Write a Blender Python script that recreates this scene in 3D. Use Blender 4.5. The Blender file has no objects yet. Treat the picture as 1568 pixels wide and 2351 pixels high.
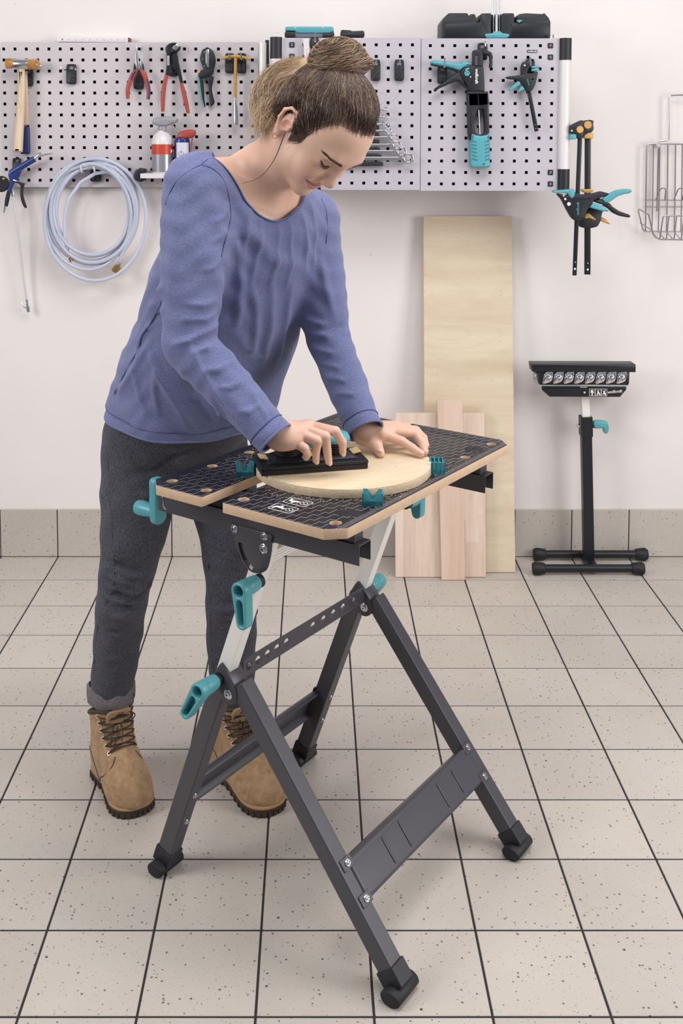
import bpy, bmesh, math, random
import numpy as np
from mathutils import Vector, Matrix
from mathutils.bvhtree import BVHTree

# ------------------------------------------------------------------ camera
scene = bpy.context.scene
COL = scene.collection
FPX, TILT, PX, PY, CAMH = 2506.7, 0.0767, 721.7, 494.6, 1.488
cam_d = bpy.data.cameras.new('camera')
cam = bpy.data.objects.new('camera', cam_d)
COL.objects.link(cam)
cam.location = (0, 0, CAMH)
cam.rotation_euler = (math.pi / 2 - TILT, 0, 0)
cam_d.sensor_fit = 'AUTO'
cam_d.sensor_width = 36.0
cam_d.lens = FPX * 36.0 / 2351.0
cam_d.shift_x = (784.0 - PX) / 2351.0
cam_d.shift_y = (PY - 1175.5) / 2351.0
cam_d.clip_start = 0.05
scene.camera = cam

# ------------------------------------------------------------------ light
world = bpy.data.worlds.new('world')
scene.world = world
world.use_nodes = True
bg = world.node_tree.nodes['Background']
bg.inputs[0].default_value = (0.93, 0.95, 1.0, 1)
bg.inputs[1].default_value = 0.32

def area(name, loc, target, sx, sy, power, col=(1, 1, 1)):
    d = bpy.data.lights.new(name, 'AREA')
    d.shape = 'RECTANGLE'; d.size = sx; d.size_y = sy
    d.energy = power; d.color = col
    o = bpy.data.objects.new(name, d)
    COL.objects.link(o)
    o.location = loc
    o.rotation_euler = (Vector(target) - Vector(loc)).to_track_quat('-Z', 'Y').to_euler()
    return o
area('softbox_left', (-2.7, 1.2, 2.2), (-0.2, 2.6, 0.9), 1.2, 1.2, 50, (1.0, 0.985, 0.97))
area('softbox_right', (2.45, 1.6, 1.6), (0.1, 2.3, 0.7), 1.2, 1.7, 46, (1.0, 0.985, 0.98))
area('ceiling_lamp', (0.3, 1.7, 3.1), (0.1, 2.3, 0.0), 2.0, 1.1, 50, (1.0, 0.99, 0.98))
vs = scene.view_settings
vs.view_transform = 'Standard'
vs.look = 'None'
vs.gamma = 1.0
vs.exposure = -0.02
vs.use_curve_mapping = False

# ------------------------------------------------------------------ helpers
CT, ST = math.cos(TILT), math.sin(TILT)
def ray(x, y):
    a = (x - PX) / FPX; b = (y - PY) / FPX
    return Vector((a, CT - b * ST, -ST - b * CT))
EYE = Vector((0, 0, CAMH))
def at(x, y, Y):
    """point seen at pixel x,y lying at distance Y from the camera's plane"""
    r = ray(x, y); return EYE + r * (Y / r.y)
def atz(x, y, z):
    r = ray(x, y); return EYE + r * ((z - CAMH) / r.z)

def lin(c):
    out = []
    for v in c[:3]:
        v = v / 255.0
        out.append(v / 12.92 if v <= 0.04045 else ((v + 0.055) / 1.055) ** 2.4)
    return (out[0], out[1], out[2], 1.0)

MATS = {}
class N:
    """little node helper"""
    def __init__(s, mat):
        s.t = mat.node_tree; s.n = s.t.nodes; s.l = s.t.links
    def add(s, typ, ins=None, **kw):
        nd = s.n.new(typ)
        for k, v in kw.items(): setattr(nd, k, v)
        if ins:
            for k, v in ins.items():
                sock = nd.inputs[k]
                if hasattr(v, 'is_linked') or isinstance(v, bpy.types.NodeSocket): s.l.new(v, sock)
                else: sock.default_value = v
        return nd
    def math(s, op, a, b=0.0, c=None):
        ins = {0: a, 1: b}
        if c is not None: ins[2] = c
        return s.add('ShaderNodeMath', ins, operation=op).outputs[0]
    def mix(s, f, a, b, blend='MIX'):
        nd = s.add('ShaderNodeMix', None, data_type='RGBA', blend_type=blend)
        for idx, v in ((0, f), (6, a), (7, b)):
            if isinstance(v, bpy.types.NodeSocket): s.l.new(v, nd.inputs[idx])
            else: nd.inputs[idx].default_value = v
        return nd.outputs[2]
    def ramp(s, f, stops):
        nd = s.n.new('ShaderNodeValToRGB')
        cr = nd.color_ramp
        while len(cr.elements) < len(stops): cr.elements.new(0.5)
        for e, (p, c) in zip(cr.elements, stops):
            e.position = p; e.color = c if len(c) == 4 else (*c, 1)
        s.l.new(f, nd.inputs[0]); return nd.outputs[0]
def mat(name, rgb, rough=0.5, metal=0.0, bump=0.0, bscale=200, spec=0.5, var=0.0, vscale=8, alpha=1.0, coat=0.0, trans=0.0):
    m = bpy.data.materials.new(name); m.use_nodes = True
    b = m.node_tree.nodes['Principled BSDF']
    c = lin(rgb)
    b.inputs['Base Color'].default_value = c
    b.inputs['Roughness'].default_value = rough
    b.inputs['Metallic'].default_value = metal
    b.inputs['Specular IOR Level'].default_value = spec
    b.inputs['Alpha'].default_value = alpha
    b.inputs['Coat Weight'].default_value = coat
    b.inputs['Transmission Weight'].default_value = trans
    n = N(m)
    if bump or var:
        tc = n.add('ShaderNodeTexCoord')
    if var:
        nz = n.add('ShaderNodeTexNoise', {'Vector': tc.outputs['Object'], 'Scale': vscale, 'Detail': 4.0})
        dk = tuple(v * (1 - var) for v in c[:3]) + (1,)
        lt = tuple(min(1, v * (1 + var)) for v in c[:3]) + (1,)
        r = n.ramp(nz.outputs[0], [(0.3, dk), (0.7, lt)])
        n.l.new(r, b.inputs['Base Color'])
    if bump:
        nz = n.add('ShaderNodeTexNoise', {'Vector': tc.outputs['Object'], 'Scale': bscale, 'Detail': 3.0})
        bp = n.add('ShaderNodeBump', {'Height': nz.outputs[0], 'Strength': bump, 'Distance': 0.002})
        n.l.new(bp.outputs[0], b.inputs['Normal'])
    MATS[name] = m
    return m
def pbsdf(m): return m.node_tree.nodes['Principled BSDF']

ORG = {}
def empty(name, loc=(0, 0, 0), label=None, cat=None, group=None, rotz=0.0):
    o = bpy.data.objects.new(name, None)
    o.empty_display_size = 0.05
    COL.objects.link(o); o.location = loc; o.rotation_euler = (0, 0, rotz)
    ORG[o.name] = (Vector(loc), rotz)
    tag(o, label, cat, group)
    return o
def tag(o, label=None, cat=None, group=None, kind=None):
    if label: o['label'] = label
    if cat: o['category'] = cat
    if group: o['group'] = group
    if kind: o['kind'] = kind
    return o
def link(name, me, parent=None, local=False, smooth=True, angle=35, bevel=0.0, bseg=2):
    """link mesh me (vertices in world space, or the root's space when local) as one object"""
    o = bpy.data.objects.new(name, me)
    COL.objects.link(o)
    if parent is not None:
        o.parent = parent
        org = ORG.get(parent.name, (Vector((0, 0, 0)), 0.0))
        ORG[o.name] = org
        if not local and (org[0].length or org[1]):
            me.transform(Matrix.Rotation(-org[1], 4, 'Z') @ Matrix.Translation(-org[0]))
    else:
        ORG[o.name] = (Vector((0, 0, 0)), 0.0)
    if smooth:
        me.shade_smooth()
        if angle is not None: me.set_sharp_from_angle(angle=math.radians(angle))
    if bevel:
        md = o.modifiers.new('bevel', 'BEVEL'); md.width = bevel; md.segments = bseg
        md.limit_method = 'ANGLE'; md.angle_limit = math.radians(40)
        md.harden_normals = True
    return o
class MB:
    def __init__(s): s.v = []; s.f = []; s.mi = []
    def add(s, vs_, fs, mi=0):
        k = len(s.v); s.v += [tuple(v) for v in vs_]; s.f += [tuple(i + k for i in f) for f in fs]
        s.mi += [mi] * len(fs); return s
    def box(s, c, size, R=None, mi=0):
        hx, hy, hz = [q / 2 for q in size]; c = Vector(c)
        vs_ = []
        for dz in (-hz, hz):
            for dx, dy in ((-hx, -hy), (hx, -hy), (hx, hy), (-hx, hy)):
                p = Vector((dx, dy, dz))
                if R is not None: p = R @ p
                vs_.append(c + p)
        return s.add(vs_, [(3, 2, 1, 0), (4, 5, 6, 7), (0, 1, 5, 4), (1, 2, 6, 5), (2, 3, 7, 6), (3, 0, 4, 7)], mi)
    def beam(s, p, q, w, h, up=(0, 0, 1), mi=0):
        """box from p to q; w across (side), h along up"""
        p = Vector(p); q = Vector(q); d = (q - p); L = d.length; d.normalize()
        up = Vector(up); side = d.cross(up).normalized(); up2 = side.cross(d).normalized()
        R = Matrix((side, d, up2)).transposed()
        return s.box((p + q) / 2, (w, L, h), R, mi)
    def tube(s, pts, r, seg=10, cap=True, closed=False, mi=0, flat=None, up=None):
        """flat=(sx,sy) scales the cross section in the frame's axes"""
        pts = [Vector(p) for p in pts]; n = len(pts)
        rr = list(r) if hasattr(r, '__len__') else [r] * n
        tans = []
        for i in range(n):
            if closed: t = pts[(i + 1) % n] - pts[i - 1]
            else: t = pts[min(i + 1, n - 1)] - pts[max(i - 1, 0)]
            tans.append(t.normalized() if t.length > 1e-9 else Vector((0, 0, 1)))
        ref = Vector(up) if up is not None else (Vector((0, 0, 1)) if abs(tans[0].z) < 0.9 else Vector((1, 0, 0)))
        nrm = (ref - tans[0] * ref.dot(tans[0])).normalized()
        base = len(s.v); fx, fy = flat if flat else (1, 1)
        for i in range(n):
            t = tans[i]
            if up is not None: nrm = (ref - t * ref.dot(t)).normalized()
            else: nrm = (nrm - t * nrm.dot(t)).normalized()
            b = t.cross(nrm)
            for k in range(seg):
                a = 2 * math.pi * k / seg
                s.v.append(tuple(pts[i] + (nrm * math.cos(a) * fx + b * math.sin(a) * fy) * rr[i]))
        m = n if closed else n - 1
        for i in range(m):
            j = (i + 1) % n
            for k in range(seg):
                k2 = (k + 1) % seg
                s.f.append((base + i * seg + k, base + i * seg + k2, base + j * seg + k2, base + j * seg + k)); s.mi.append(mi)
        if cap and not closed:
            s.f.append(tuple(base + k for k in reversed(range(seg)))); s.mi.append(mi)
            s.f.append(tuple(base + (n - 1) * seg + k for k in range(seg))); s.mi.append(mi)
        return s
    def lathe(s, prof, o, axis=(0, 0, 1), seg=20, mi=0, cap=True):
        """prof: list of (radius, height)"""
        o = Vector(o); ax = Vector(axis).normalized()
        e1 = ax.orthogonal().normalized(); e2 = ax.cross(e1)
        base = len(s.v)
        for r, h in prof:
            for k in range(seg):
                a = 2 * math.pi * k / seg
                s.v.append(tuple(o + ax * h + (e1 * math.cos(a) + e2 * math.sin(a)) * max(r, 1e-5)))
        for i in range(len(prof) - 1):
            for k in range(seg):
                k2 = (k + 1) % seg
                s.f.append((base + i * seg + k, base + i * seg + k2, base + (i + 1) * seg + k2, base + (i + 1) * seg + k)); s.mi.append(mi)
        if cap:
            s.f.append(tuple(base + k for k in reversed(range(seg)))); s.mi.append(mi)
            e = base + (len(prof) - 1) * seg
            s.f.append(tuple(e + k for k in range(seg))); s.mi.append(mi)
        return s
    def ell(s, c, rad, R=None, nu=16, nv=10, mi=0):
        c = Vector(c); base = len(s.v)
        for i in range(nv + 1):
            th = math.pi * i / nv
            for k in range(nu):
                a = 2 * math.pi * k / nu
                p = Vector((rad[0] * math.sin(th) * math.cos(a), rad[1] * math.sin(th) * math.sin(a), rad[2] * math.cos(th)))
                if R is not None: p = R @ p
                s.v.append(tuple(c + p))
        for i in range(nv):
            for k in range(nu):
                k2 = (k + 1) % nu
                s.f.append((base + i * nu + k, base + (i + 1) * nu + k, base + (i + 1) * nu + k2, base + i * nu + k2)); s.mi.append(mi)
        return s
    def mesh(s, name, mats):
        me = bpy.data.meshes.new(name)
        me.from_pydata(s.v, [], s.f)
        for m in (mats if isinstance(mats, (list, tuple)) else [mats]): me.materials.append(m)
        if any(s.mi): me.polygons.foreach_set('material_index', s.mi)
        bm = bmesh.new(); bm.from_mesh(me)
        bmesh.ops.remove_doubles(bm, verts=bm.verts, dist=1e-6)
        bmesh.ops.recalc_face_normals(bm, faces=bm.faces)
        bm.to_mesh(me); bm.free()
        return me
    def build(s, name, mats, parent=None, local=False, bevel=0.0, angle=35, smooth=True, bseg=2):
        return link(name, s.mesh(name, mats), parent, local, smooth, angle, bevel, bseg)

def plate_mesh(name, outline, holes, t, bev, mats, M=None):
    """flat shape with holes, thickness t centred on z=0, edges rounded by bev; M maps it to its place"""
    cu = bpy.data.curves.new(name, 'CURVE'); cu.dimensions = '2D'; cu.fill_mode = 'BOTH'
    for ol in [outline] + list(holes or []):
        sp = cu.splines.new('POLY'); sp.points.add(len(ol) - 1)
        for p, q in zip(sp.points, ol): p.co = (q[0], q[1], 0, 1)
        sp.use_cyclic_u = True
    cu.bevel_depth = bev; cu.bevel_resolution = 1
    cu.extrude = max(t / 2 - bev, 0.0); cu.offset = -bev
    o = bpy.data.objects.new(name, cu)
    me = bpy.data.meshes.new_from_object(o)
    bpy.data.objects.remove(o); bpy.data.curves.remove(cu)
    bm = bmesh.new(); bm.from_mesh(me)
    bmesh.ops.remove_doubles(bm, verts=bm.verts, dist=1e-6)
    bmesh.ops.recalc_face_normals(bm, faces=bm.faces)
    bm.to_mesh(me); bm.free()
    me.materials.clear()
    for m in (mats if isinstance(mats, (list, tuple)) else [mats]): me.materials.append(m)
    if M is not None: me.transform(M)
    me.name = name
    return me
# maps (x, y, z) of a flat shape to world (x, -z, y): a shape standing up, facing the camera
STAND = Matrix(((1, 0, 0, 0), (0, 0, -1, 0), (0, 1, 0, 0), (0, 0, 0, 1)))
def wallplate(name, pts, Y, t, m, parent=None, bev=0.0012, holes=None, raw=False):
    """an upright flat part seen at these photo pixels, its front face at distance Y, t thick"""
    conv = (lambda p: (p[0], p[1])) if raw else (lambda p: (lambda w: (w.x, w.z))(at(p[0], p[1], Y)))
    me = plate_mesh(name, [conv(p) for p in pts], [[conv(p) for p in h] for h in (holes or [])], t, min(bev, t * 0.45), m,
                    Matrix.Translation((0, Y + t / 2, 0)) @ STAND)
    return link(name, me, parent, angle=50)
def rnd(pts, r=3.0, n=3):
    """round the corners of a closed polygon"""
    out = []; k = len(pts)
    for i in range(k):
        p = Vector(pts[i]); a = Vector(pts[i - 1]); b = Vector(pts[(i + 1) % k])
        da = (a - p); db = (b - p)
        ra = min(r, da.length * 0.45); rb = min(r, db.length * 0.45)
        p0 = p + da.normalized() * ra; p1 = p + db.normalized() * rb
        for j in range(n + 1):
            t = j / n
            q = p0 * (1 - t) ** 2 + p * 2 * t * (1 - t) + p1 * t * t
            out.append((q.x, q.y))
    return out
def circ(x, y, r, n=20, ry=None):
    return [(x + r * math.cos(2 * math.pi * k / n), y + (ry or r) * math.sin(2 * math.pi * k / n)) for k in range(n)]
def smooth_path(pts, n=6, closed=False):
    """Catmull-Rom through pts"""
    P = [Vector(p) for p in pts]; k = len(P); out = []
    for i in range(k if closed else k - 1):
        if closed: p0, p1, p2, p3 = P[i - 1], P[i], P[(i + 1) % k], P[(i + 2) % k]
        else: p0, p1, p2, p3 = P[max(i - 1, 0)], P[i], P[i + 1], P[min(i + 2, k - 1)]
        for j in range(n):
            t = j / n
            out.append(0.5 * ((2 * p1) + (p2 - p0) * t + (2 * p0 - 5 * p1 + 4 * p2 - p3) * t * t + (3 * p1 - p0 - 3 * p2 + p3) * t ** 3))
    if not closed: out.append(P[-1])
    return out
def spx(pts, n=5, closed=False):
    return [(p.x, p.y) for p in smooth_path([(q[0], q[1], 0) for q in pts], n, closed)]
def text_mesh(name, body, size, m, M, bold=0.0, extrude=0.0002):
    cu = bpy.data.curves.new(name, 'FONT'); cu.body = body; cu.size = size
    cu.align_x = 'CENTER'; cu.align_y = 'CENTER'; cu.extrude = extrude; cu.offset = bold
    o = bpy.data.objects.new(name, cu)
    me = bpy.data.meshes.new_from_object(o)
    bpy.data.objects.remove(o); bpy.data.curves.remove(cu)
    me.materials.clear(); me.materials.append(m); me.transform(M); me.name = name
    return me
def copy_tree(o, parent=None, loc=None):
    c = o.copy(); COL.objects.link(c); c.parent = parent
    ORG[c.name] = ORG.get(o.name, (Vector(), 0.0))
    if loc is not None: c.location = loc
    for ch in o.children: copy_tree(ch, c)
    return c
# ------------------------------------------------------------------ materials
TEAL = mat('teal_plastic', (84, 158, 168), 0.38, bump=0.02, bscale=60)
TEAL_D = mat('teal_plastic_deep', (56, 134, 146), 0.42)
BLACKP = mat('black_plastic', (25, 27, 34), 0.48, bump=0.03, bscale=300)
BLACKR = mat('black_rubber', (22, 22, 27), 0.6)
GRAPH = mat('graphite_paint', (67, 65, 72), 0.36, bump=0.05, bscale=900)
BLACKM = mat('black_paint', (19, 21, 28), 0.36)
ALU = mat('aluminium', (234, 232, 226), 0.34, metal=0.12, bump=0.02, bscale=80)
STEEL = mat('bright_steel', (205, 205, 208), 0.22, metal=1.0)
CHROME = mat('chrome', (225, 225, 230), 0.1, metal=1.0)
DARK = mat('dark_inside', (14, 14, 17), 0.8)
WHITEP = mat('white_print', (226, 222, 222), 0.6)
WHITEPL = mat('white_plastic', (218, 213, 214), 0.35)
AMBER = mat('amber_plastic', (205, 160, 92), 0.4)
GREYPL = mat('grey_plastic', (150, 148, 156), 0.35)
RED = mat('red_plastic', (164, 68, 56), 0.42)
NAVY = mat('navy_plastic', (34, 48, 96), 0.4)

def m_wall():
    m = mat('wall_plaster', (236, 230, 230), 0.85); n = N(m); b = pbsdf(m)
    tc = n.add('ShaderNodeNewGeometry')
    nz = n.add('ShaderNodeTexNoise', {'Vector': tc.outputs['Position'], 'Scale': 1.6, 'Detail': 5.0})
    col = n.ramp(nz.outputs[0], [(0.3, lin((228, 220, 218))), (0.75, lin((236, 230, 228)))])
    sp = n.add('ShaderNodeTexVoronoi', {'Vector': tc.outputs['Position'], 'Scale': 9.0})
    cell = n.math('LESS_THAN', sp.outputs['Distance'], 0.035)
    rr = n.add('ShaderNodeSeparateColor', {0: sp.outputs['Color']})
    sel = n.math('GREATER_THAN', rr.outputs[0], 0.62)
    f = n.math('MULTIPLY', n.math('MULTIPLY', cell, sel), 0.28)
    col = n.mix(f, col, lin((150, 140, 138)))
    n.l.new(col, b.inputs['Base Color'])
    n2 = n.add('ShaderNodeTexNoise', {'Vector': tc.outputs['Position'], 'Scale': 26.0, 'Detail': 6.0})
    bp = n.add('ShaderNodeBump', {'Height': n2.outputs[0], 'Strength': 0.12, 'Distance': 0.004})
    n.l.new(bp.outputs[0], b.inputs['Normal'])
    return m
def m_tile():
    m = mat('speckled_tile', (214, 204, 197), 0.42); n = N(m); b = pbsdf(m)
    g = n.add('ShaderNodeNewGeometry'); pos = g.outputs['Position']
    oi = n.add('ShaderNodeObjectInfo')
    nz = n.add('ShaderNodeTexNoise', {'Vector': pos, 'Scale': 3.0, 'Detail': 4.0})
    col = n.ramp(nz.outputs[0], [(0.3, lin((190, 182, 175))), (0.7, lin((199, 192, 185)))])
    tint = n.mix(oi.outputs['Random'], lin((255, 253, 250)), lin((244, 242, 240)))
    col = n.mix(1.0, col, tint, 'MULTIPLY')
    wob = n.add('ShaderNodeTexNoise', {'Vector': pos, 'Scale': 320.0, 'Detail': 1.0})
    for sc, thr, sel, st, dk in ((105.0, 0.19, 0.60, 0.78, (70, 64, 66)), (230.0, 0.19, 0.50, 0.55, (98, 90, 90)), (60.0, 0.125, 0.86, 0.9, (50, 46, 52))):
        v = n.add('ShaderNodeTexVoronoi', {'Vector': pos, 'Scale': sc})
        d = n.math('ADD', v.outputs['Distance'], n.math('MULTIPLY', n.math('SUBTRACT', wob.outputs[0], 0.5), 0.18))
        rr = n.add('ShaderNodeSeparateColor', {0: v.outputs['Color']})
        s1 = n.math('GREATER_THAN', rr.outputs[0], sel)
        th = n.math('MULTIPLY', n.math('ADD', rr.outputs[1], 0.35), thr)
        f = n.math('MULTIPLY', n.math('MULTIPLY', n.math('LESS_THAN', d, th), s1), st)
        col = n.mix(f, col, lin(dk))
    n.l.new(col, b.inputs['Base Color'])
    n2 = n.add('ShaderNodeTexNoise', {'Vector': pos, 'Scale': 40.0, 'Detail': 4.0})
    bp = n.add('ShaderNodeBump', {'Height': n2.outputs[0], 'Strength': 0.06, 'Distance': 0.003})
    n.l.new(bp.outputs[0], b.inputs['Normal'])
    return m
def m_wood(name, lo, hi, axis, scale=14, stretch=0.08, rough=0.55, dash=0.0, rings=0.0):
    """grain running along axis (0,1,2 of object space)"""
    m = mat(name, hi, rough); n = N(m); b = pbsdf(m)
    tc = n.add('ShaderNodeTexCoord')
    sc = [1.0, 1.0, 1.0]; sc[axis] = stretch
    mp = n.add('ShaderNodeMapping', {'Vector': tc.outputs['Object'], 'Scale': tuple(sc)})
    nz = n.add('ShaderNodeTexNoise', {'Vector': mp.outputs[0], 'Scale': scale, 'Detail': 8.0, 'Roughness': 0.62, 'Distortion': 0.6})
    col = n.ramp(nz.outputs[0], [(0.28, lin(lo)), (0.62, lin(hi))])
    fine = n.add('ShaderNodeTexNoise', {'Vector': mp.outputs[0], 'Scale': scale * 9, 'Detail': 3.0})
    col = n.mix(n.math('MULTIPLY', n.math('GREATER_THAN', fine.outputs[0], 0.64), 0.25), col, lin(lo))
    if rings:
        mp2 = n.add('ShaderNodeMapping', {'Vector': tc.outputs['Object'], 'Scale': tuple(1.0 if i != axis else 0.35 for i in range(3))})
        wv = n.add('ShaderNodeTexNoise', {'Vector': mp2.outputs[0], 'Scale': 3.2, 'Detail': 1.0})
        rg = n.math('FRACT', n.math('MULTIPLY', wv.outputs[0], 26.0))
        f = n.math('MULTIPLY', n.math('LESS_THAN', rg, 0.22), rings)
        col = n.mix(f, col, lin(lo))
    if dash:
        sc2 = [1.0, 1.0, 1.0]; sc2[axis] = 0.16
        mp3 = n.add('ShaderNodeMapping', {'Vector': tc.outputs['Object'], 'Scale': tuple(sc2)})
        v = n.add('ShaderNodeTexVoronoi', {'Vector': mp3.outputs[0], 'Scale': 170.0})
        rr = n.add('ShaderNodeSeparateColor', {0: v.outputs['Color']})
        f = n.math('MULTIPLY', n.math('LESS_THAN', v.outputs['Distance'], 0.12), n.math('GREATER_THAN', rr.outputs[0], 0.8))
        col = n.mix(n.math('MULTIPLY', f, dash), col, lin((142, 108, 84)))
    n.l.new(col, b.inputs['Base Color'])
    bp = n.add('ShaderNodeBump', {'Height': nz.outputs[0], 'Strength': 0.08, 'Distance': 0.002})
    n.l.new(bp.outputs[0], b.inputs['Normal'])
    return m
def m_staves(name, stave=0.042):
    """edge-glued beech: upright staves of differing tint"""
    m = mat(name, (222, 200, 182), 0.5); n = N(m); b = pbsdf(m)
    tc = n.add('ShaderNodeTexCoord')
    sx = n.add('ShaderNodeSeparateXYZ', {0: tc.outputs['Object']})
    k = n.math('FLOOR', n.math('DIVIDE', sx.outputs[0], stave))
    off = n.add('ShaderNodeTexWhiteNoise', {'W': k}, noise_dimensions='1D')
    kz = n.math('FLOOR', n.math('ADD', n.math('DIVIDE', sx.outputs[2], 0.34), n.math('MULTIPLY', off.outputs[0], 3.0)))
    w2 = n.add('ShaderNodeTexWhiteNoise', {'Vector': n.add('ShaderNodeCombineXYZ', {0: k, 1: kz}).outputs[0]}, noise_dimensions='2D')
    col = n.ramp(w2.outputs[0], [(0.0, lin((212, 188, 168))), (0.35, lin((224, 204, 187))), (0.7, lin((230, 212, 196))), (1.0, lin((218, 194, 178)))])
    mp = n.add('ShaderNodeMapping', {'Vector': tc.outputs['Object'], 'Scale': (1, 1, 0.05)})
    nz = n.add('ShaderNodeTexNoise', {'Vector': mp.outputs[0], 'Scale': 60.0, 'Detail': 6.0})
    f = n.ramp(nz.outputs[0], [(0.42, (0, 0, 0, 1)), (0.72, (0.4, 0.4, 0.4, 1))])
    col = n.mix(f, col, lin((196, 164, 140)))
    n.l.new(col, b.inputs['Base Color'])
    return m
WALL = m_wall(); TILE = m_tile()
GROUT = mat('dark_grout', (46, 42, 44), 0.9, bump=0.2, bscale=300, var=0.25, vscale=6)
PLY = m_wood('birch_ply_face', (202, 182, 156), (220, 204, 180), 0, 12, 0.12, 0.6, dash=0.55, rings=0.16)
BEECH = m_staves('glued_beech')
BEECH2 = m_wood('pink_beech', (204, 174, 154), (222, 196, 178), 2, 22, 0.05, 0.5)
# ------------------------------------------------------------------ setting
YW = 3.735
floor = link('floor', MB().box((0, 2.0, -0.0165), (5.2, 4.6, 0.03)).mesh('floor', GROUT), smooth=False)
tag(floor, 'beige speckled ceramic tile floor with dark joints', 'floor', kind='structure')
def bevel_box(name, size, bev, m, seg=2):
    me = MB().box((0, 0, 0), size).mesh(name, m)
    bm = bmesh.new(); bm.from_mesh(me)
    bmesh.ops.bevel(bm, geom=bm.edges[:], offset=bev, segments=seg, affect='EDGES', profile=0.6)
    bm.to_mesh(me); bm.free()
    return me
tile_me = bevel_box('tile', (0.1956, 0.1956, 0.012), 0.0009, TILE, 1)
random.seed(4)
for j in range(-1, 15):
    for i in range(-4, 16):
        yl = 3.532 - 0.2 * j + 0.1
        if yl > 3.75: yl = 3.632
        X = -0.8993 + 0.2 * i + 0.1
        if j == -1: continue
        o = bpy.data.objects.new('tile', tile_me); COL.objects.link(o); o.parent = floor
        o.location = (X, 3.532 - 0.2 * j - 0.1, -0.006)
        o.rotation_euler = (random.uniform(-.0005, .0005), random.uniform(-.0005, .0005), random.uniform(-.0012, .0012))
for i in range(-4, 16):     # last row runs up to the baseboard
    o = bpy.data.objects.new('tile', tile_me); COL.objects.link(o); o.parent = floor
    o.location = (-0.8993 + 0.2 * i + 0.1, 3.632, -0.006)
wall = link('wall_back', MB().box((0, YW + 0.06, 1.25), (5.2, 0.12, 2.7)).mesh('wall_back', WALL), smooth=False)
tag(wall, 'off-white plastered workshop wall with scuffs', 'wall', kind='structure')
bb = link('baseboard_back', MB().box((0, YW - 0.001, 0.0825), (5.2, 0.004, 0.165)).mesh('baseboard_back', GROUT), smooth=False)
tag(bb, 'row of beige speckled skirting tiles along the wall', 'baseboard', kind='structure')
btile_me = bevel_box('tile', (0.1965, 0.009, 0.168), 0.0012, TILE, 1)
for i in range(-4, 16):
    o = bpy.data.objects.new('tile', btile_me); COL.objects.link(o); o.parent = bb
    o.location = (-0.8993 + 0.2 * i + 0.1, YW - 0.0055, 0.0865)
# ------------------------------------------------------------------ workbench
BA = math.radians(-36.0)
BO = Vector((0.0614, 2.127, 0))
bench = empty('folding_workbench', BO, 'folding workbench with black printed top and graphite A-frame legs, woman leaning over it', 'workbench', rotz=BA)
ZT, TH = 0.833, 0.0185
def m_benchtop():
    m = mat('black_printed_film', (36, 34, 40), 0.42); n = N(m); b = pbsdf(m)
    tc = n.add('ShaderNodeTexCoord')
    s = n.add('ShaderNodeSeparateXYZ', {0: tc.outputs['Object']}); a, bb_ = s.outputs[0], s.outputs[1]
    # staircase lines running diagonally over the boards
    PA, PB = 0.0095, 0.0215
    u = n.math('DIVIDE', a, PA); v = n.math('DIVIDE', bb_, PB)
    k = n.math('FLOORED_MODULO', n.math('SUBTRACT', n.math('FLOOR', u), n.math('FLOOR', v)), 2.0)
    eh = n.math('MULTIPLY', n.math('LESS_THAN', n.math('FRACT', v), 0.05), n.math('LESS_THAN', k, 0.5))
    ev = n.math('MULTIPLY', n.math('LESS_THAN', n.math('FRACT', u), 0.10), n.math('GREATER_THAN', k, 0.5))
    line = n.math('MAXIMUM', eh, ev)
    inner = n.math('MULTIPLY', n.math('LESS_THAN', a, 0.184), n.math('GREATER_THAN', a, -0.206))
    line = n.math('MULTIPLY', line, inner)
    # scale ticks along the outer edges
    tick = n.math('LESS_THAN', n.math('FRACT', n.math('DIVIDE', bb_, 0.005)), 0.22)
    long_ = n.math('LESS_THAN', n.math('FRACT', n.math('DIVIDE', bb_, 0.05)), 0.05)
    lim = n.math('SUBTRACT', 0.193, n.math('MULTIPLY', long_, 0.006))
    e1 = n.math('MULTIPLY', n.math('GREATER_THAN', a, lim), n.math('LESS_THAN', a, 0.2045))
    tick = n.math('MULTIPLY', tick, e1)
    line = n.math('MAXIMUM', line, tick)
    col = n.mix(n.math('MULTIPLY', line, 0.58), lin((30, 29, 36)), lin((205, 200, 200)))
    # fine dust left by sanding
    geo = n.add('ShaderNodeTexVoronoi', {'Vector': tc.outputs['Object'], 'Scale': 330.0})
    rr = n.add('ShaderNodeSeparateColor', {0: geo.outputs['Color']})
    cl = n.add('ShaderNodeTexNoise', {'Vector': tc.outputs['Object'], 'Scale': 9.0, 'Detail': 3.0})
    d = n.math('MULTIPLY', n.math('LESS_THAN', geo.outputs['Distance'], 0.2), n.math('GREATER_THAN', n.math('ADD', rr.outputs[0], n.math('MULTIPLY', cl.outputs[0], 0.9)), 1.28))
    dist = n.add('ShaderNodeVectorMath', {0: tc.outputs['Object'], 1: (-0.02, -0.12, 0.833)}, operation='DISTANCE').outputs['Value']
    near = n.math('LESS_THAN', dist, n.math('ADD', 0.12, n.math('MULTIPLY', cl.outputs[0], 0.16)))
    col = n.mix(n.math('MULTIPLY', n.math('MULTIPLY', d, near), 0.8), col, lin((214, 192, 162)))
    n.l.new(col, b.inputs['Base Color'])
    bp = n.add('ShaderNodeTexNoise', {'Vector': tc.outputs['Object'], 'Scale': 500.0})
    bn = n.add('ShaderNodeBump', {'Height': bp.outputs[0], 'Strength': 0.1, 'Distance': 0.001})
    n.l.new(bn.outputs[0], b.inputs['Normal'])
    return m
FILM = m_benchtop()
MDF = mat('raw_mdf', (206, 176, 146), 0.75, bump=0.1, bscale=500, var=0.06, vscale=60)
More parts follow.
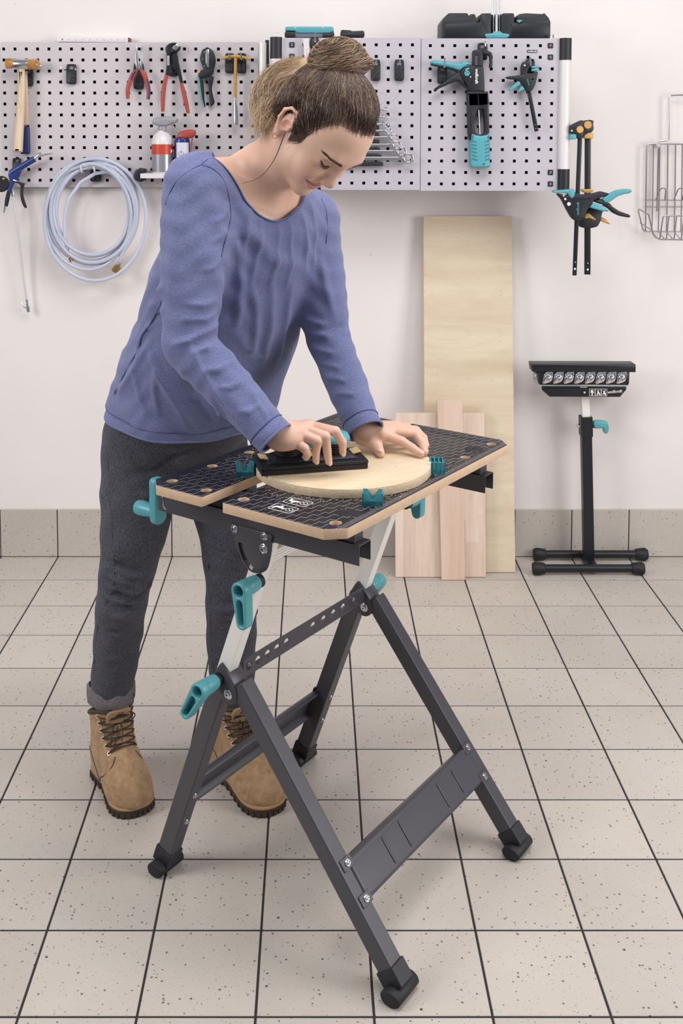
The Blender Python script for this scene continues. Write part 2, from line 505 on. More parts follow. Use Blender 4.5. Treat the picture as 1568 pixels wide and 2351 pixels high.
def board(name, outline, holes):
    me = plate_mesh(name, rnd(outline, 0.003, 2), holes, TH, 0.0006, [MDF, FILM], Matrix.Translation((0, 0, ZT - TH / 2)))
    for p in me.polygons:
        if p.normal.z > 0.9 and p.center.z > ZT - 0.001: p.material_index = 1
    return link(name, me, bench, local=True, angle=40)
HB = [-0.289, -0.175, -0.061, 0.053, 0.168, 0.284]
hr = 0.0105
board('board', [(-0.0415, -0.325), (0.180, -0.325), (0.2085, -0.297), (0.2085, 0.297), (0.180, 0.325), (-0.0415, 0.325)],
      [circ(0.1785, b, hr) for b in HB] + [circ(-0.022, b, hr) for b in (-0.289, 0.284)])
board('board', [(-0.0895, -0.325), (-0.0895, 0.325), (-0.203, 0.325), (-0.2285, 0.300), (-0.2285, -0.300), (-0.203, -0.325)],
      [circ(-0.1965, b, hr) for b in HB] + [circ(-0.109, b, hr) for b in (-0.291, -0.18, -0.061, 0.053, 0.168, 0.284)])
# round dark inlays near the front corners
for b in (-0.238, 0.230):
    k = MB().lathe([(0.0001, 0.0004), (0.019, 0.0004), (0.0195, 0)], (0.165, b, ZT + 0.0001), seg=28).build('film_disc', BLACKP, bench, local=True)
    MB().box((0.165, b, ZT + 0.0007), (0.006, 0.0012, 0.0004)).build('cross_mark', DARK, k, local=True)
# printed pictograms: two rounded boxes with a clamp outline and a crossed ring
def pictogram(ca, cb, flip):
    M = Matrix.Translation((ca, cb, ZT + 0.0002)) @ Matrix.Rotation(0.0, 4, 'Z')
    w, h = 0.050, 0.030
    ol = rnd([(-w / 2, -h / 2), (w / 2, -h / 2), (w / 2, h / 2), (-w / 2, h / 2)], 0.006, 4)
    il = rnd([(-w / 2 + .0012, -h / 2 + .0012), (w / 2 - .0012, -h / 2 + .0012), (w / 2 - .0012, h / 2 - .0012), (-w / 2 + .0012, h / 2 - .0012)], 0.005, 4)
    k = link('pictogram', plate_mesh('pictogram', ol, [il], 0.0003, 0, WHITEP, M), bench, local=True)
    link('ring', plate_mesh('ring', circ(0.013, 0, 0.0075), [circ(0.013, 0, 0.0062)], 0.0003, 0, WHITEP, M), k, local=True)
    MB().box((ca + 0.013, cb, ZT + 0.0003), (0.0013, 0.013, 0.0002), Matrix.Rotation(0.8, 3, 'Z')).build('ring_bar', WHITEP, k, local=True)
    tool = [(-0.021, -0.009), (-0.017, -0.009), (-0.014, -0.002), (0.003, -0.004), (0.004, 0.001), (-0.004, 0.003), (-0.006, 0.010), (-0.010, 0.010), (-0.011, 0.004), (-0.018, 0.004)]
    if flip: tool = [(x, -y) for x, y in tool]
    link('tool_symbol', plate_mesh('tool_symbol', tool, [], 0.0003, 0, WHITEP, M), k, local=True)
pictogram(0.0645, -0.2850, False); pictogram(0.0660, -0.2445, True)

def bolt(parent, p, axis, r=0.0075, name='bolt'):
    p = Vector(p); ax = Vector(axis).normalized()
    o = MB().lathe([(r, 0), (r, 0.0012), (r * 0.86, 0.0022), (r * 0.8, 0.0022), (r * 0.72, 0.0016), (r * 0.52, 0.0016), (r * 0.52, 0.0045), (r * 0.42, 0.0055), (0.0, 0.0055)], p, ax, 18).build(name, STEEL, parent, local=True)
    MB().lathe([(r * 0.2, 0.0054), (r * 0.2, 0.0058)], p, ax, 6).build('hex_socket', DARK, o, local=True)
    return o
RZ0, RZ1 = 0.750, 0.7855
SL = {}
def side_frame(sg):
    """sg=-1: the frame nearest the left; sg=+1: the far one. Everything in bench coordinates"""
    bc = 0.232 * sg
    ob = sg   # outward direction along b
    # top rail: an inverted channel
    w = 0.035; t = 0.0016
    m = MB()
    m.box((-0.035, bc + w / 2, (RZ0 + RZ1) / 2), (0.47, t, RZ1 - RZ0))
    m.box((-0.035, bc - w / 2, (RZ0 + RZ1) / 2), (0.47, t, RZ1 - RZ0))
    m.box((-0.035, bc, RZ1 - t / 2), (0.47, w - t, t))
    rail = m.build('rail', GRAPH, bench, local=True, bevel=0.0006)
    # C-shaped clip on the rail's end
    cx = -0.255; cb = bc + sg * (w / 2 + 0.0012)
    MB().tube([(cx + 0.005, cb, 0.782), (cx - 0.003, cb, 0.781), (cx - 0.004, cb, 0.777), (cx - 0.002, cb, 0.768), (cx - 0.001, cb, 0.760), (cx + 0.004, cb, 0.756), (cx + 0.006, cb, 0.758)], 0.0014, 8).build('wire_clip', CHROME, rail, local=True)
    # spacer blocks between rail and boards
    for a0, a1 in ((-0.18, -0.1), (-0.079, -0.062), (0.09, 0.187)):
        MB().box(((a0 + a1) / 2, bc, (RZ1 + ZT - TH) / 2), (a1 - a0, 0.028, ZT - TH - RZ1)).build('spacer', BLACKM if a0 < -0.1 else GRAPH, bench, local=True, bevel=0.001)
    # fan-shaped hinge plate with curved slot
    ol = [(-0.078, 0.764), (0.008, 0.764), (0.0125, 0.757), (0.0125, 0.735), (0.004, 0.702), (-0.008, 0.690), (-0.030, 0.684), (-0.048, 0.692), (-0.064, 0.712), (-0.075, 0.737), (-0.079, 0.757)]
    ol = spx(ol, 3, True)
    arc_o = []; arc_i = []
    for k in range(9):
        th = math.radians(188 + 52 * k / 8)
        arc_o.append((-0.003 + 0.0625 * math.cos(th), 0.742 + 0.0645 * math.sin(th)))
        arc_i.append((-0.003 + 0.0535 * math.cos(th), 0.742 + 0.0555 * math.sin(th)))
    me = plate_mesh('hinge_plate', ol, [arc_o + arc_i[::-1]], 0.003, 0.0006, GRAPH,
                    Matrix(((1, 0, 0, 0), (0, 0, -1, bc + sg * 0.0205), (0, 1, 0, 0), (0, 0, 0, 1))))
    hp = link('hinge_plate', me, bench, local=True, angle=50)
    MB().box((-0.033, bc + sg * 0.0187, 0.728), (0.066, 0.0012, 0.052)).build('inner_plate', BLACKM, hp, local=True)
    ax = (0, sg, 0); bf = bc + sg * 0.022
    bolt(hp, (-0.0735, bf, 0.7575), ax, 0.008); bolt(hp, (-0.003, bf, 0.7585), ax, 0.008); bolt(hp, (-0.0045, bf, 0.735), ax, 0.0095)
    # rear leg tube and telescopic upright
    d = Vector((0.262, 0, 0.705)).normalized()
    foot = Vector((-0.279, bc, 0.02)); 
    def on(zv): return foot + d * ((zv - 0.02) / d.z)
    up = Vector((d.z, 0, -d.x))
    MB().beam(foot, on(0.455), 0.032, 0.036, up).build('leg', GRAPH, bench, local=True, bevel=0.003)
    u0, u1 = on(0.40), on(0.748)
    MB().beam(u0, u1, 0.026, 0.030, up).build('telescopic_upright', ALU, bench, local=True, bevel=0.0012)
    # front leg tube
    top = Vector((-0.078, bc, 0.452)); ff = Vector((0.275, bc, 0.02))
    dF = (ff - top).normalized(); upF = Vector((-dF.z, 0, dF.x))
    MB().beam(top, ff, 0.034, 0.034, upF).build('leg', GRAPH, bench, local=True, bevel=0.003)
    # hinge bracket hugging both legs at the apex
    me = plate_mesh('apex_bracket', spx([(-0.135, 0.452), (-0.116, 0.483), (-0.108, 0.484), (-0.083, 0.460), (-0.073, 0.437), (-0.078, 0.420), (-0.095, 0.412), (-0.118, 0.420), (-0.146, 0.424)], 3, True), [], 0.040, 0.002, GRAPH,
                    Matrix(((1, 0, 0, 0), (0, 0, -1, bc), (0, 1, 0, 0), (0, 0, 0, 1))))
    br = link('apex_bracket', me, bench, local=True, angle=50)
    bolt(br, (-0.093, bc + sg * 0.020, 0.433), ax, 0.010)
    bolt(br, (-0.093, bc - sg * 0.020, 0.433), (0, -sg, 0), 0.010)
    # feet: socket and sideways roller-shaped rubber foot
    for pf, dd, uu in ((foot, d, up), (ff, -dF, upF)):
        pf = Vector(pf)
        MB().beam(pf + dd * 0.000, pf + dd * 0.034, 0.038, 0.041, uu).build('foot_socket', BLACKP, bench, local=True, bevel=0.002)
        q_ = Vector((pf.x, pf.y, 0.0138)); f = MB(); f.tube([q_ + Vector((0, -0.034, 0.0)), q_ + Vector((0, -0.032, 0)), q_ + Vector((0, 0.032, 0)), q_ + Vector((0, 0.034, 0.0))], [0.0125, 0.0138, 0.0138, 0.0125], 22, flat=(1.0, 1.42), up=(0, 0, 1))
        f.build('foot', BLACKR, bench, local=True, angle=50)
    # clamping levers
    def lever(pa, pz, ang, L, name='clamp_lever', b0=0.021):
        hub0 = Vector((pa, bc + sg * b0, pz)); h1 = hub0 + Vector((0, sg * 0.012, 0)); h2 = hub0 + Vector((0, sg * 0.048, 0))
        lv = MB().tube([hub0, h1], 0.0125, 18).build(name, BLACKR, bench, local=True)
        dirv = Vector((math.cos(ang), 0, math.sin(ang))); sd = Vector((-dirv.z, 0, dirv.x))
        MB().tube([h1, h1 + (h2 - h1) * 0.1, h2 + Vector((0, -sg * 0.008, 0)), h2 + Vector((0, -sg * 0.004, 0))], [0.0135, 0.0145, 0.0160, 0.0155], 20).build('lever_hub', TEAL, lv, local=True)
        # arm: tapering stadium with round and long recesses
        out = []; n = 10
        for k in range(n + 1):
            th = math.pi / 2 + math.pi * k / n
            out.append((0.0165 * math.cos(th), 0.0165 * math.sin(th)))
        for k in range(n + 1):
            th = -math.pi / 2 + math.pi * k / n
            out.append((L + 0.0115 * math.cos(th), 0.0115 * math.sin(th)))
        hole = circ(0, 0, 0.0105, 18)
        slot = []
        for k in range(7):
            th = math.pi / 2 + math.pi * k / 6; slot.append((0.022 + 0.0068 * math.cos(th), 0.0068 * math.sin(th)))
        for k in range(7):
            th = -math.pi / 2 + math.pi * k / 6; slot.append((L - 0.001 + 0.0058 * math.cos(th), 0.0058 * math.sin(th)))
        M = Matrix(((dirv.x, sd.x, 0, h2.x), (0, 0, sg, h2.y + sg * 0.004), (dirv.z, sd.z, 0, h2.z), (0, 0, 0, 1)))
        arm = link('lever_arm', plate_mesh('lever_arm', out, [hole, slot], 0.022, 0.0025, TEAL, M), lv, local=True, angle=50)
        link('arm_floor', plate_mesh('arm_floor', [(x * 0.97, y * 0.9) for x, y in out], [], 0.004, 0.0005, TEAL_D, M @ Matrix.Translation((0, 0, -0.0095))), lv, local=True, angle=50)  # darker teal puts the recess shade into the floor's colour
        return lv
    lever(-0.014, 0.6735, math.radians(-84), 0.058 if sg < 0 else 0.034)
    lever(-0.115, 0.4565, math.radians(-122), 0.060, b0=0.020)
    # spindle crank on the rail's end
    e = -0.272
    cr = MB().tube([(e - 0.002, bc, 0.768), (e - 0.012, bc, 0.768)], 0.008, 14).build('crank', STEEL, bench, local=True)
    prof = []
    for k in range(15):
        th = math.radians(20 + 320 * k / 14)
        prof.append((e - 0.018 - 0.014 * math.cos(th) * 0.55, bc, 0.757 + 0.045 * math.sin(th)))
    # arm: a curved shell strip, broad along b
    me = MB()
    ol = spx([(-0.015, 0.046), (0, 0.050), (0.013, 0.044), (0.0155, 0.02), (0.0165, -0.02), (0.0155, -0.036), (0, -0.045), (-0.014, -0.038), (-0.0165, -0.01), (-0.0160, 0.02)], 4, True)
    M = Matrix(((0, 0, 1, e - 0.018), (1, 0, 0, bc), (0, 1, 0, 0.758), (0, 0, 0, 1)))
    link('crank_arm', plate_mesh('crank_arm', ol, [], 0.020, 0.005, TEAL, M), cr, local=True, angle=60)
    MB().lathe([(0.012, 0), (0.0125, 0.008), (0.0145, 0.022), (0.0155, 0.038), (0.0135, 0.047), (0.007, 0.0525), (0.0, 0.0535)], (e - 0.027, bc, 0.736), (-1, 0, 0), 22).build('crank_knob', TEAL, cr, local=True)
side_frame(-1); side_frame(1)
# perforated tie bar between the apexes
hol = [circ(b, 0.0, 0.0085, 16) for b in (-0.188, -0.160, -0.130, -0.100, -0.069, 0.022, 0.060, 0.096, 0.132)]
me = plate_mesh('tie_bar', [(-0.205, -0.018), (0.205, -0.018), (0.205, 0.018), (-0.205, 0.018)], hol, 0.002, 0.0004, GRAPH,
                Matrix(((0, 0, 1, -0.096), (1, 0, 0, 0), (0, 1, 0, 0.4615), (0, 0, 0, 1))))
tb = link('tie_bar', me, bench, local=True, angle=40)
MB().box((-0.108, 0, 0.4430), (0.024, 0.41, 0.0016)).build('flange', GRAPH, tb, local=True)
hol2 = [[(x, y) for x, y in h] for h in hol]
bolt(tb, (-0.0945, 0.170, 0.466), (1, 0, 0), 0.005); bolt(tb, (-0.0945, -0.19, 0.466), (1, 0, 0), 0.004)
# ribbed aluminium tie between the uprights
m = MB(); m.box((-0.030, 0, 0.700), (0.012, 0.42, 0.022))
for k in range(4): m.box((-0.0232, 0, 0.692 + 0.0055 * k), (0.0030, 0.42, 0.0028))
m.build('aluminium_tie', ALU, bench, local=True, bevel=0.0006)
# stepped channels low between the legs
def channel(ends, nrm, name, ribs):
    """ends: lower and upper edge (a,z) of the plate; nrm: outward normal in a,z"""
    (a0, z0), (a1, z1) = ends
    L = 0.446; mid = Vector(((a0 + a1) / 2, 0, (z0 + z1) / 2)); e = Vector((a1 - a0, 0, z1 - z0)); H = e.length; e.normalize(); nv = Vector((nrm[0], 0, nrm[1])).normalized()
    # cross profile along e with folded lips
    prof = [(-H / 2 - 0.001, -0.016), (-H / 2, -0.003), (-H / 2 + 0.003, 0.0), (-H / 2 + 0.008, -0.0006), (H / 2 - 0.010, -0.0006), (H / 2 - 0.004, 0.0008), (H / 2, -0.003), (H / 2 + 0.001, -0.018)]
    rows = []
    npos = 61
    vs_, fs = [], []
    for i in range(npos):
        b = -L / 2 + L * i / (npos - 1)
        for j, (s, h) in enumerate(prof):
            hh = h
            vs_.append(mid + e * s + nv * hh + Vector((0, b, 0)))
    k = len(prof)
    for i in range(npos - 1):
        for j in range(k - 1): fs.append((i * k + j, (i + 1) * k + j, (i + 1) * k + j + 1, i * k + j + 1))
    o = MB().add(vs_, fs).build(name, GRAPH, bench, local=True, angle=60)
    sd = o.modifiers.new('thick', 'SOLIDIFY'); sd.thickness = 0.0016; sd.offset = -1
    for b in ribs:
        p = mid + nv * 0.0 + Vector((0, b, 0))
        MB().tube([p - e * (H * 0.36), p - e * (H * 0.30), p + e * (H * 0.26) , p + e * (H * 0.32)], [0.0002, 0.0026, 0.0026, 0.0002], 8, flat=(0.5, 1.0), up=nv).build('pressed_rib', GRAPH, o, local=True, angle=80)
    for sgn in (-1, 1):
        for q in (-0.5, 0.5):
            p = mid + e * (H * q * 0.86) + nv * 0.001 + Vector((0, sgn * 0.226, 0))
            MB().beam(p - e * 0.010 + Vector((0, -sgn * 0.012, 0)) * 0 - nv * 0.0012, p + e * 0.010 - nv * 0.0012, 0.030, 0.0022, nv).build('tab', GRAPH, o, local=True, bevel=0.0008)
            bolt(o, p, nv, 0.0068, 'rivet')
dF = Vector((0.353, 0, -0.432)).normalized(); nF = Vector((-dF.z, 0, dF.x))
c1 = Vector((0.1935, 0, 0.1497)) + nF * 0.0185 
p_lo = c1 + dF * 0.038; p_hi = c1 - dF * 0.038
c1 = Vector((0.275, 0, 0.02)) - dF * 0.172 + nF * 0.0185
p_lo = c1 + dF * 0.037; p_hi = c1 - dF * 0.037
channel(((p_lo.x, p_lo.z), (p_hi.x, p_hi.z)), (nF.x, nF.z), 'lower_channel', (-0.12, -0.062, 0.085, 0.145))
dB = Vector((0.262, 0, 0.705)).normalized(); nB = Vector((-dB.z, 0, dB.x))
c2 = Vector((-0.279, 0, 0.02)) + dB * 0.150 + nB * 0.0195
p_lo = c2 - dB * 0.034; p_hi = c2 + dB * 0.034
channel(((p_lo.x, p_lo.z), (p_hi.x, p_hi.z)), (nB.x, nB.z), 'lower_channel', (-0.12, -0.06, 0.06, 0.12))
for sgn in (-1, 1):
    for q in (0.115, 0.182):
        p = Vector((-0.279, sgn * 0.232, 0.02)) + dB * q - nB * 0.018
        bolt(bench, p, -nB, 0.0055, 'nut')
# ------------------------------------------------------------------ implicit-surface modelling (for the figure)
class Field:
    def __init__(s): s.ops = []
    def cone(s, a, b, ra, rb, k=0.02, sub=False):
        s.ops.append(('c', np.array(a, np.float64), np.array(b, np.float64), ra, rb, k, sub)); return s
    def chain(s, pts, rad, k=0.02):
        s.ops.append(('h', [np.array(p, np.float64) for p in pts], list(rad), None, None, k, False)); return s
    def ell(s, c, r, k=0.02, R=None, sub=False):
        s.ops.append(('e', np.array(c, np.float64), np.array(r, np.float64), None if R is None else np.array(R, np.float64), None, k, sub)); return s
    def fn(s, f, k=0.02, sub=False):
        s.ops.append(('f', f, None, None, None, k, sub)); return s
    def __call__(s, P):
        d = None
        for op in s.ops:
            t, a, b, c, e, k, sub = op
            if t == 'c':
                ba = b - a; L = max(ba @ ba, 1e-12)
                pa = P - a
                h = np.clip(pa @ ba / L, 0, 1)
                v = np.sqrt(((pa - h[:, None] * ba) ** 2).sum(1)) - (c + (e - c) * h)
            elif t == 'h':
                v = None
                for i in range(len(a) - 1):
                    ba = a[i + 1] - a[i]; L = max(ba @ ba, 1e-12); pa = P - a[i]
                    h = np.clip(pa @ ba / L, 0, 1)
                    w = np.sqrt(((pa - h[:, None] * ba) ** 2).sum(1)) - (b[i] + (b[i + 1] - b[i]) * h)
                    if v is None: v = w
                    else:
                        h = np.maximum(0.003 - np.abs(v - w), 0) / 0.003; v = np.minimum(v, w) - h * h * 0.00045
            elif t == 'e':
                q = P - a
                if c is not None: q = q @ c
                k0 = np.sqrt(((q / b) ** 2).sum(1)); k1 = np.sqrt(((q / (b * b)) ** 2).sum(1))
                v = np.where(k1 > 1e-9, k0 * (k0 - 1) / np.maximum(k1, 1e-9), -b.min())
            else: v = a(P)
            if d is None: d = v; continue
            if sub:
                v = -v; h = np.maximum(k - np.abs(d - v), 0) / k; d = np.maximum(d, v) + h * h * k * 0.25
            else:
                h = np.maximum(k - np.abs(d - v), 0) / k; d = np.minimum(d, v) - h * h * k * 0.25
        return d
def surf(field, lo, hi, h, newton=1):
    """surface nets of field's zero level inside the box; returns verts, quads"""
    lo = np.array(lo, float); hi = np.array(hi, float)
    n = np.ceil((hi - lo) / h).astype(int) + 1
    ax = [lo[i] + h * np.arange(n[i]) for i in range(3)]
    K = 8; nb_ = -(-n // K)
    cen = [lo[i] + h * (K * np.arange(nb_[i]) + (K - 1) / 2) for i in range(3)]
    G = np.stack(np.meshgrid(*cen, indexing='ij'), -1).reshape(-1, 3)
    C = field(G).reshape(tuple(nb_))
    V = C.repeat(K, 0).repeat(K, 1).repeat(K, 2)[:n[0], :n[1], :n[2]].copy()
    m_ = (np.abs(C) < h * K * 1.25)
    M_ = m_.repeat(K, 0).repeat(K, 1).repeat(K, 2)[:n[0], :n[1], :n[2]]
    I = np.argwhere(M_)
    for i in range(0, len(I), 300000):
        J_ = I[i:i + 300000]
        V[tuple(J_.T)] = field(lo + h * J_)
    S = V < 0
    acc = np.zeros(tuple(n - 1)); cnt = np.zeros(tuple(n - 1), int)
    pos = np.zeros(tuple(n - 1) + (3,))
    def sl(d): return tuple(slice(d[i], n[i] - 1 + d[i]) for i in range(3))
    for axis in range(3):
        o1, o2 = [i for i in range(3) if i != axis]
        for b1 in (0, 1):
            for b2 in (0, 1):
                d0 = [0, 0, 0]; d0[o1] = b1; d0[o2] = b2
                d1 = list(d0); d1[axis] = 1
                A = V[sl(d0)]; B = V[sl(d1)]
                c = S[sl(d0)] != S[sl(d1)]
                t = np.where(c, A / np.where(c, A - B, 1), 0)
                cnt += c
                pos[..., axis] += np.where(c, t, 0); pos[..., o1] += c * b1; pos[..., o2] += c * b2
    act = cnt > 0
    idx = -np.ones(tuple(n - 1), int); ii = np.argwhere(act)
    idx[act] = np.arange(len(ii))
    verts = lo + h * (ii + pos[act] / cnt[act][:, None])
    quads = []
    for axis in range(3):
        o1, o2 = [(1, 2), (2, 0), (0, 1)][axis]
        d0 = [slice(0, n[i]) for i in range(3)]; d1 = list(d0)
        d0[axis] = slice(0, n[axis] - 1); d1[axis] = slice(1, n[axis])
        c = S[tuple(d0)] != S[tuple(d1)]
        e = np.argwhere(c)
        ok = (e[:, o1] > 0) & (e[:, o2] > 0) & (e[:, o1] < n[o1] - 1) & (e[:, o2] < n[o2] - 1)
        e = e[ok]
        flip = S[tuple(e.T)]
        def cell(a, b):
            q = e.copy(); q[:, o1] -= a; q[:, o2] -= b; return idx[tuple(q.T)]
        q = np.stack([cell(1, 1), cell(0, 1), cell(0, 0), cell(1, 0)], 1)
        q[~flip] = q[~flip][:, ::-1]
        quads.append(q)
    quads = np.concatenate(quads); quads = quads[(quads >= 0).all(1)]
    for _ in range(newton):
        d = field(verts); g = grad(field, verts, h * 0.5)
        verts = verts - np.clip(d, -h, h)[:, None] * g * 0.8
    return verts, quads
def grad(field, P, e):
    f0 = field(P)
    g = np.stack([field(P + np.eye(3)[i] * e) - f0 for i in range(3)], 1)
    return g / np.maximum(np.linalg.norm(g, axis=1, keepdims=True), 1e-9)
def vnormals(V, F):
    F = np.asarray(F)
    a = V[F[:, 2]] - V[F[:, 0]]; b = V[F[:, -1]] - V[F[:, 1]]
    if F.shape[1] == 3: b = V[F[:, 2]] - V[F[:, 1]]
    nf = np.cross(a, b); N_ = np.zeros_like(V)
    for k in range(F.shape[1]): np.add.at(N_, F[:, k], nf)
    return N_ / np.maximum(np.linalg.norm(N_, axis=1, keepdims=True), 1e-12)
def tris(Q): return np.concatenate([Q[:, [0, 1, 2]], Q[:, [0, 2, 3]]])
def clip(V, T, s):
    """keep the part of the triangle mesh where scalar s > 0; returns verts, tris, boundary edges made by the cut"""
    pos = s > 0; npos = pos[T].sum(1)
    keep = [T[npos == 3]]; newv = []; cache = {}
    base = len(V); edges = []
    def cut(i, j):
        key = (min(i, j), max(i, j))
        if key not in cache:
            t = s[i] / (s[i] - s[j]); newv.append(V[i] + (V[j] - V[i]) * t); cache[key] = base + len(newv) - 1
        return cache[key]
    out = []
    for tri in T[(npos == 1) | (npos == 2)]:
        p = [bool(pos[k]) for k in tri]
        if sum(p) == 1:
            k = p.index(True); a, b, c = tri[k], tri[(k + 1) % 3], tri[(k + 2) % 3]
            ab, ac = cut(a, b), cut(a, c); out.append((a, ab, ac)); edges.append((ab, ac))
        else:
            k = p.index(False); a, b, c = tri[k], tri[(k + 1) % 3], tri[(k + 2) % 3]
            ab, ac = cut(a, b), cut(a, c); out += [(ab, b, c), (ab, c, ac)]; edges.append((ac, ab))
    V2 = np.concatenate([V, np.array(newv).reshape(-1, 3)])
    T2 = np.concatenate(keep + [np.array(out, int).reshape(-1, 3)])
    used = np.unique(T2); mp = -np.ones(len(V2), int); mp[used] = np.arange(len(used))
    return V2[used], mp[T2], [(mp[a], mp[b]) for a, b in edges]
def loops(V, edges):
    """ordered point loops from boundary edges"""
    nb = {}
    for a, b in edges: nb.setdefault(a, []).append(b); nb.setdefault(b, []).append(a)
    seen = set(); out = []
    for st in nb:
        if st in seen: continue
        path = [st]; seen.add(st); cur = st
        while True:
            nx = [q for q in nb[cur] if q not in seen]
            if not nx: break
            cur = nx[0]; seen.add(cur); path.append(cur)
        if len(path) > 8: out.append([Vector(V[i]) for i in path])
    return sorted(out, key=len, reverse=True)
def resample(path, n, closed=True):
    P = [Vector(p) for p in path]
    if closed: P = P + [P[0]]
    L = [0.0]
    for a, b in zip(P, P[1:]): L.append(L[-1] + (b - a).length)
    out = []
    for k in range(n):
        t = L[-1] * k / (n if closed else n - 1); j = max(0, min(len(P) - 2, int(np.searchsorted(L, t, 'right')) - 1))
        f = (t - L[j]) / max(L[j + 1] - L[j], 1e-9); out.append(P[j].lerp(P[j + 1], f))
    return out
def relax(path, it=4, closed=True):
    P = [Vector(p) for p in path]
    for _ in range(it):
        Q = [p.copy() for p in P]
        for i in range(len(P)):
            if not closed and (i == 0 or i == len(P) - 1): continue
            P[i] = Q[i] * 0.5 + (Q[i - 1] + Q[(i + 1) % len(P)]) * 0.25
    return P
def mesh_from(name, V, F, mats, cols=None):
    me = bpy.data.meshes.new(name)
    F = np.asarray(F)
    me.vertices.add(len(V)); me.vertices.foreach_set('co', np.asarray(V, np.float32).ravel())
    k = F.shape[1]
    me.loops.add(F.size); me.loops.foreach_set('vertex_index', F.ravel().astype(np.int32))
    me.polygons.add(len(F)); me.polygons.foreach_set('loop_start', (np.arange(len(F)) * k).astype(np.int32))
    me.update(calc_edges=True); me.validate()
    for m in (mats if isinstance(mats, (list, tuple)) else [mats]): me.materials.append(m)
    if cols is not None:
        at_ = me.color_attributes.new('Col', 'FLOAT_COLOR', 'POINT')
        c = np.ones((len(V), 4), np.float32); c[:, :3] = cols; at_.data.foreach_set('color', c.ravel())
    return me
def bvh_of(V, F): return BVHTree.FromPolygons([tuple(v) for v in V], [tuple(f) for f in F])
def hit(bv, x, y):
    """where the line of sight through a photo pixel meets the surface"""
    r = bv.ray_cast(EYE, ray(x, y).normalized())
    return r[0]
def creases(V, Nn, bv, lst):
    """press folds into a surface; lst: (pixel polyline, width, depth); depth<0 valley, >0 ridge"""
    D = np.zeros(len(V))
    for poly, w, dep in lst:
        pts = [hit(bv, x, y) for x, y in poly]
        pts = [np.array(p) for p in pts if p is not None]
        if len(pts) < 2: continue
        best = np.full(len(V), 1e9); par = np.zeros(len(V)); m = len(pts) - 1
        for i in range(m):
            a, b = pts[i], pts[i + 1]; ba = b - a; L = max(ba @ ba, 1e-12)
            h = np.clip((V - a) @ ba / L, 0, 1)
            d = np.sqrt(((V - a - h[:, None] * ba) ** 2).sum(1))
            u = d < best; best = np.where(u, d, best); par = np.where(u, (i + h) / m, par)
        taper = np.sqrt(np.clip(np.sin(np.pi * np.clip(par, 0.03, 0.97)), 0, 1))
        D += dep * taper * np.exp(-(best / w) ** 2)
    return V + Nn * D[:, None]
# ------------------------------------------------------------------ the woman
A3 = lambda v: np.array(v, float)
person = empty('person', (-0.29, 2.36, 0), 'woman in blue long-sleeved top and dark jeans bending over the bench', 'person')
FB = A3((0.71, -0.704, 0)); LB = A3((0.704, 0.71, 0))       # facing, her left
RS, LS = A3(at(452, 440, 2.10)), A3(at(713, 512, 2.33))
RE, LE = A3(at(434, 792, 2.03)), A3(at(752, 772, 2.27))
RW, LW = A3(atz(628, 1003, 0.934)), A3(atz(836, 985, 0.900))
# torso: horizontal slices (height, centre x, centre y, half-width, half-depth)
SLC = A3([(0.78, -0.292, 2.415, 0.190, 0.160), (0.87, -0.274, 2.400, 0.196, 0.161), (0.935, -0.254, 2.385, 0.194, 0.162), (1.00, -0.2325, 2.36, 0.193, 0.166),
          (1.09, -0.199, 2.315, 0.180, 0.155), (1.20, -0.165, 2.265, 0.186, 0.143), (1.29, -0.137, 2.232, 0.172, 0.116),
          (1.34, -0.122, 2.220, 0.138, 0.090), (1.38, -0.112, 2.212, 0.098, 0.070), (1.42, -0.105, 2.205, 0.06, 0.05), (1.46, -0.10, 2.20, 0.03, 0.03)])
def torso(P):
    z = P[:, 2]
    cx, cy, A, B = [np.interp(z, SLC[:, 0], SLC[:, k]) for k in (1, 2, 3, 4)]
    dx, dy = P[:, 0] - cx, P[:, 1] - cy
    l = (dx * LB[0] + dy * LB[1]) / A; f = (dx * FB[0] + dy * FB[1]) / B
    r = (np.abs(l) ** 2.3 + np.abs(f) ** 2.3) ** (1 / 2.3)
    d = (r - 1) * np.minimum(A, B)
    return np.maximum(d * 0.9, np.maximum(0.79 - z, z - 1.46))
NB = A3((-0.112, 2.212, 1.372))
# ---- head frame
HF = A3((0.3422, -0.3888, -0.8554)); HU = A3((0.6462, -0.5636, 0.5146)); HR = A3((-0.6822, -0.7288, 0.0584)); HC = A3((0.0035, 2.0949, 1.4902)); HS = 1.0106
HB_ = np.stack([HF, HU, HR], 1)
def H2W(p): return HC + HS * (HB_ @ A3(p))
def W2H(P): return (P - HC) @ HB_ / HS
hf = Field()
hf.ell((-0.005, 0.045, 0), (0.093, 0.080, 0.072))
hf.ell((0.030, 0.050, 0), (0.060, 0.055, 0.058), 0.03)
hf.ell((0.038, -0.010, 0), (0.051, 0.066, 0.056), 0.03)
hf.ell((0.034, -0.052, 0), (0.052, 0.042, 0.047), 0.025)
hf.ell((0.076, -0.083, 0), (0.017, 0.016, 0.019), 0.026)
for sg in (-1, 1):
    hf.ell((0.062, -0.024, 0.034 * sg), (0.026, 0.024, 0.022), 0.025)
    hf.ell((0.003, -0.052, 0.043 * sg), (0.032, 0.030, 0.014), 0.03)
hf.cone((0.083, 0.038, -0.030), (0.083, 0.038, 0.030), 0.012, 0.012, 0.02)
hf.cone((0.089, 0.024, 0), (0.102, -0.012, 0), 0.0075, 0.0090, 0.014)
hf.ell((0.1050, -0.0165, 0), (0.0105, 0.0092, 0.0100), 0.010)
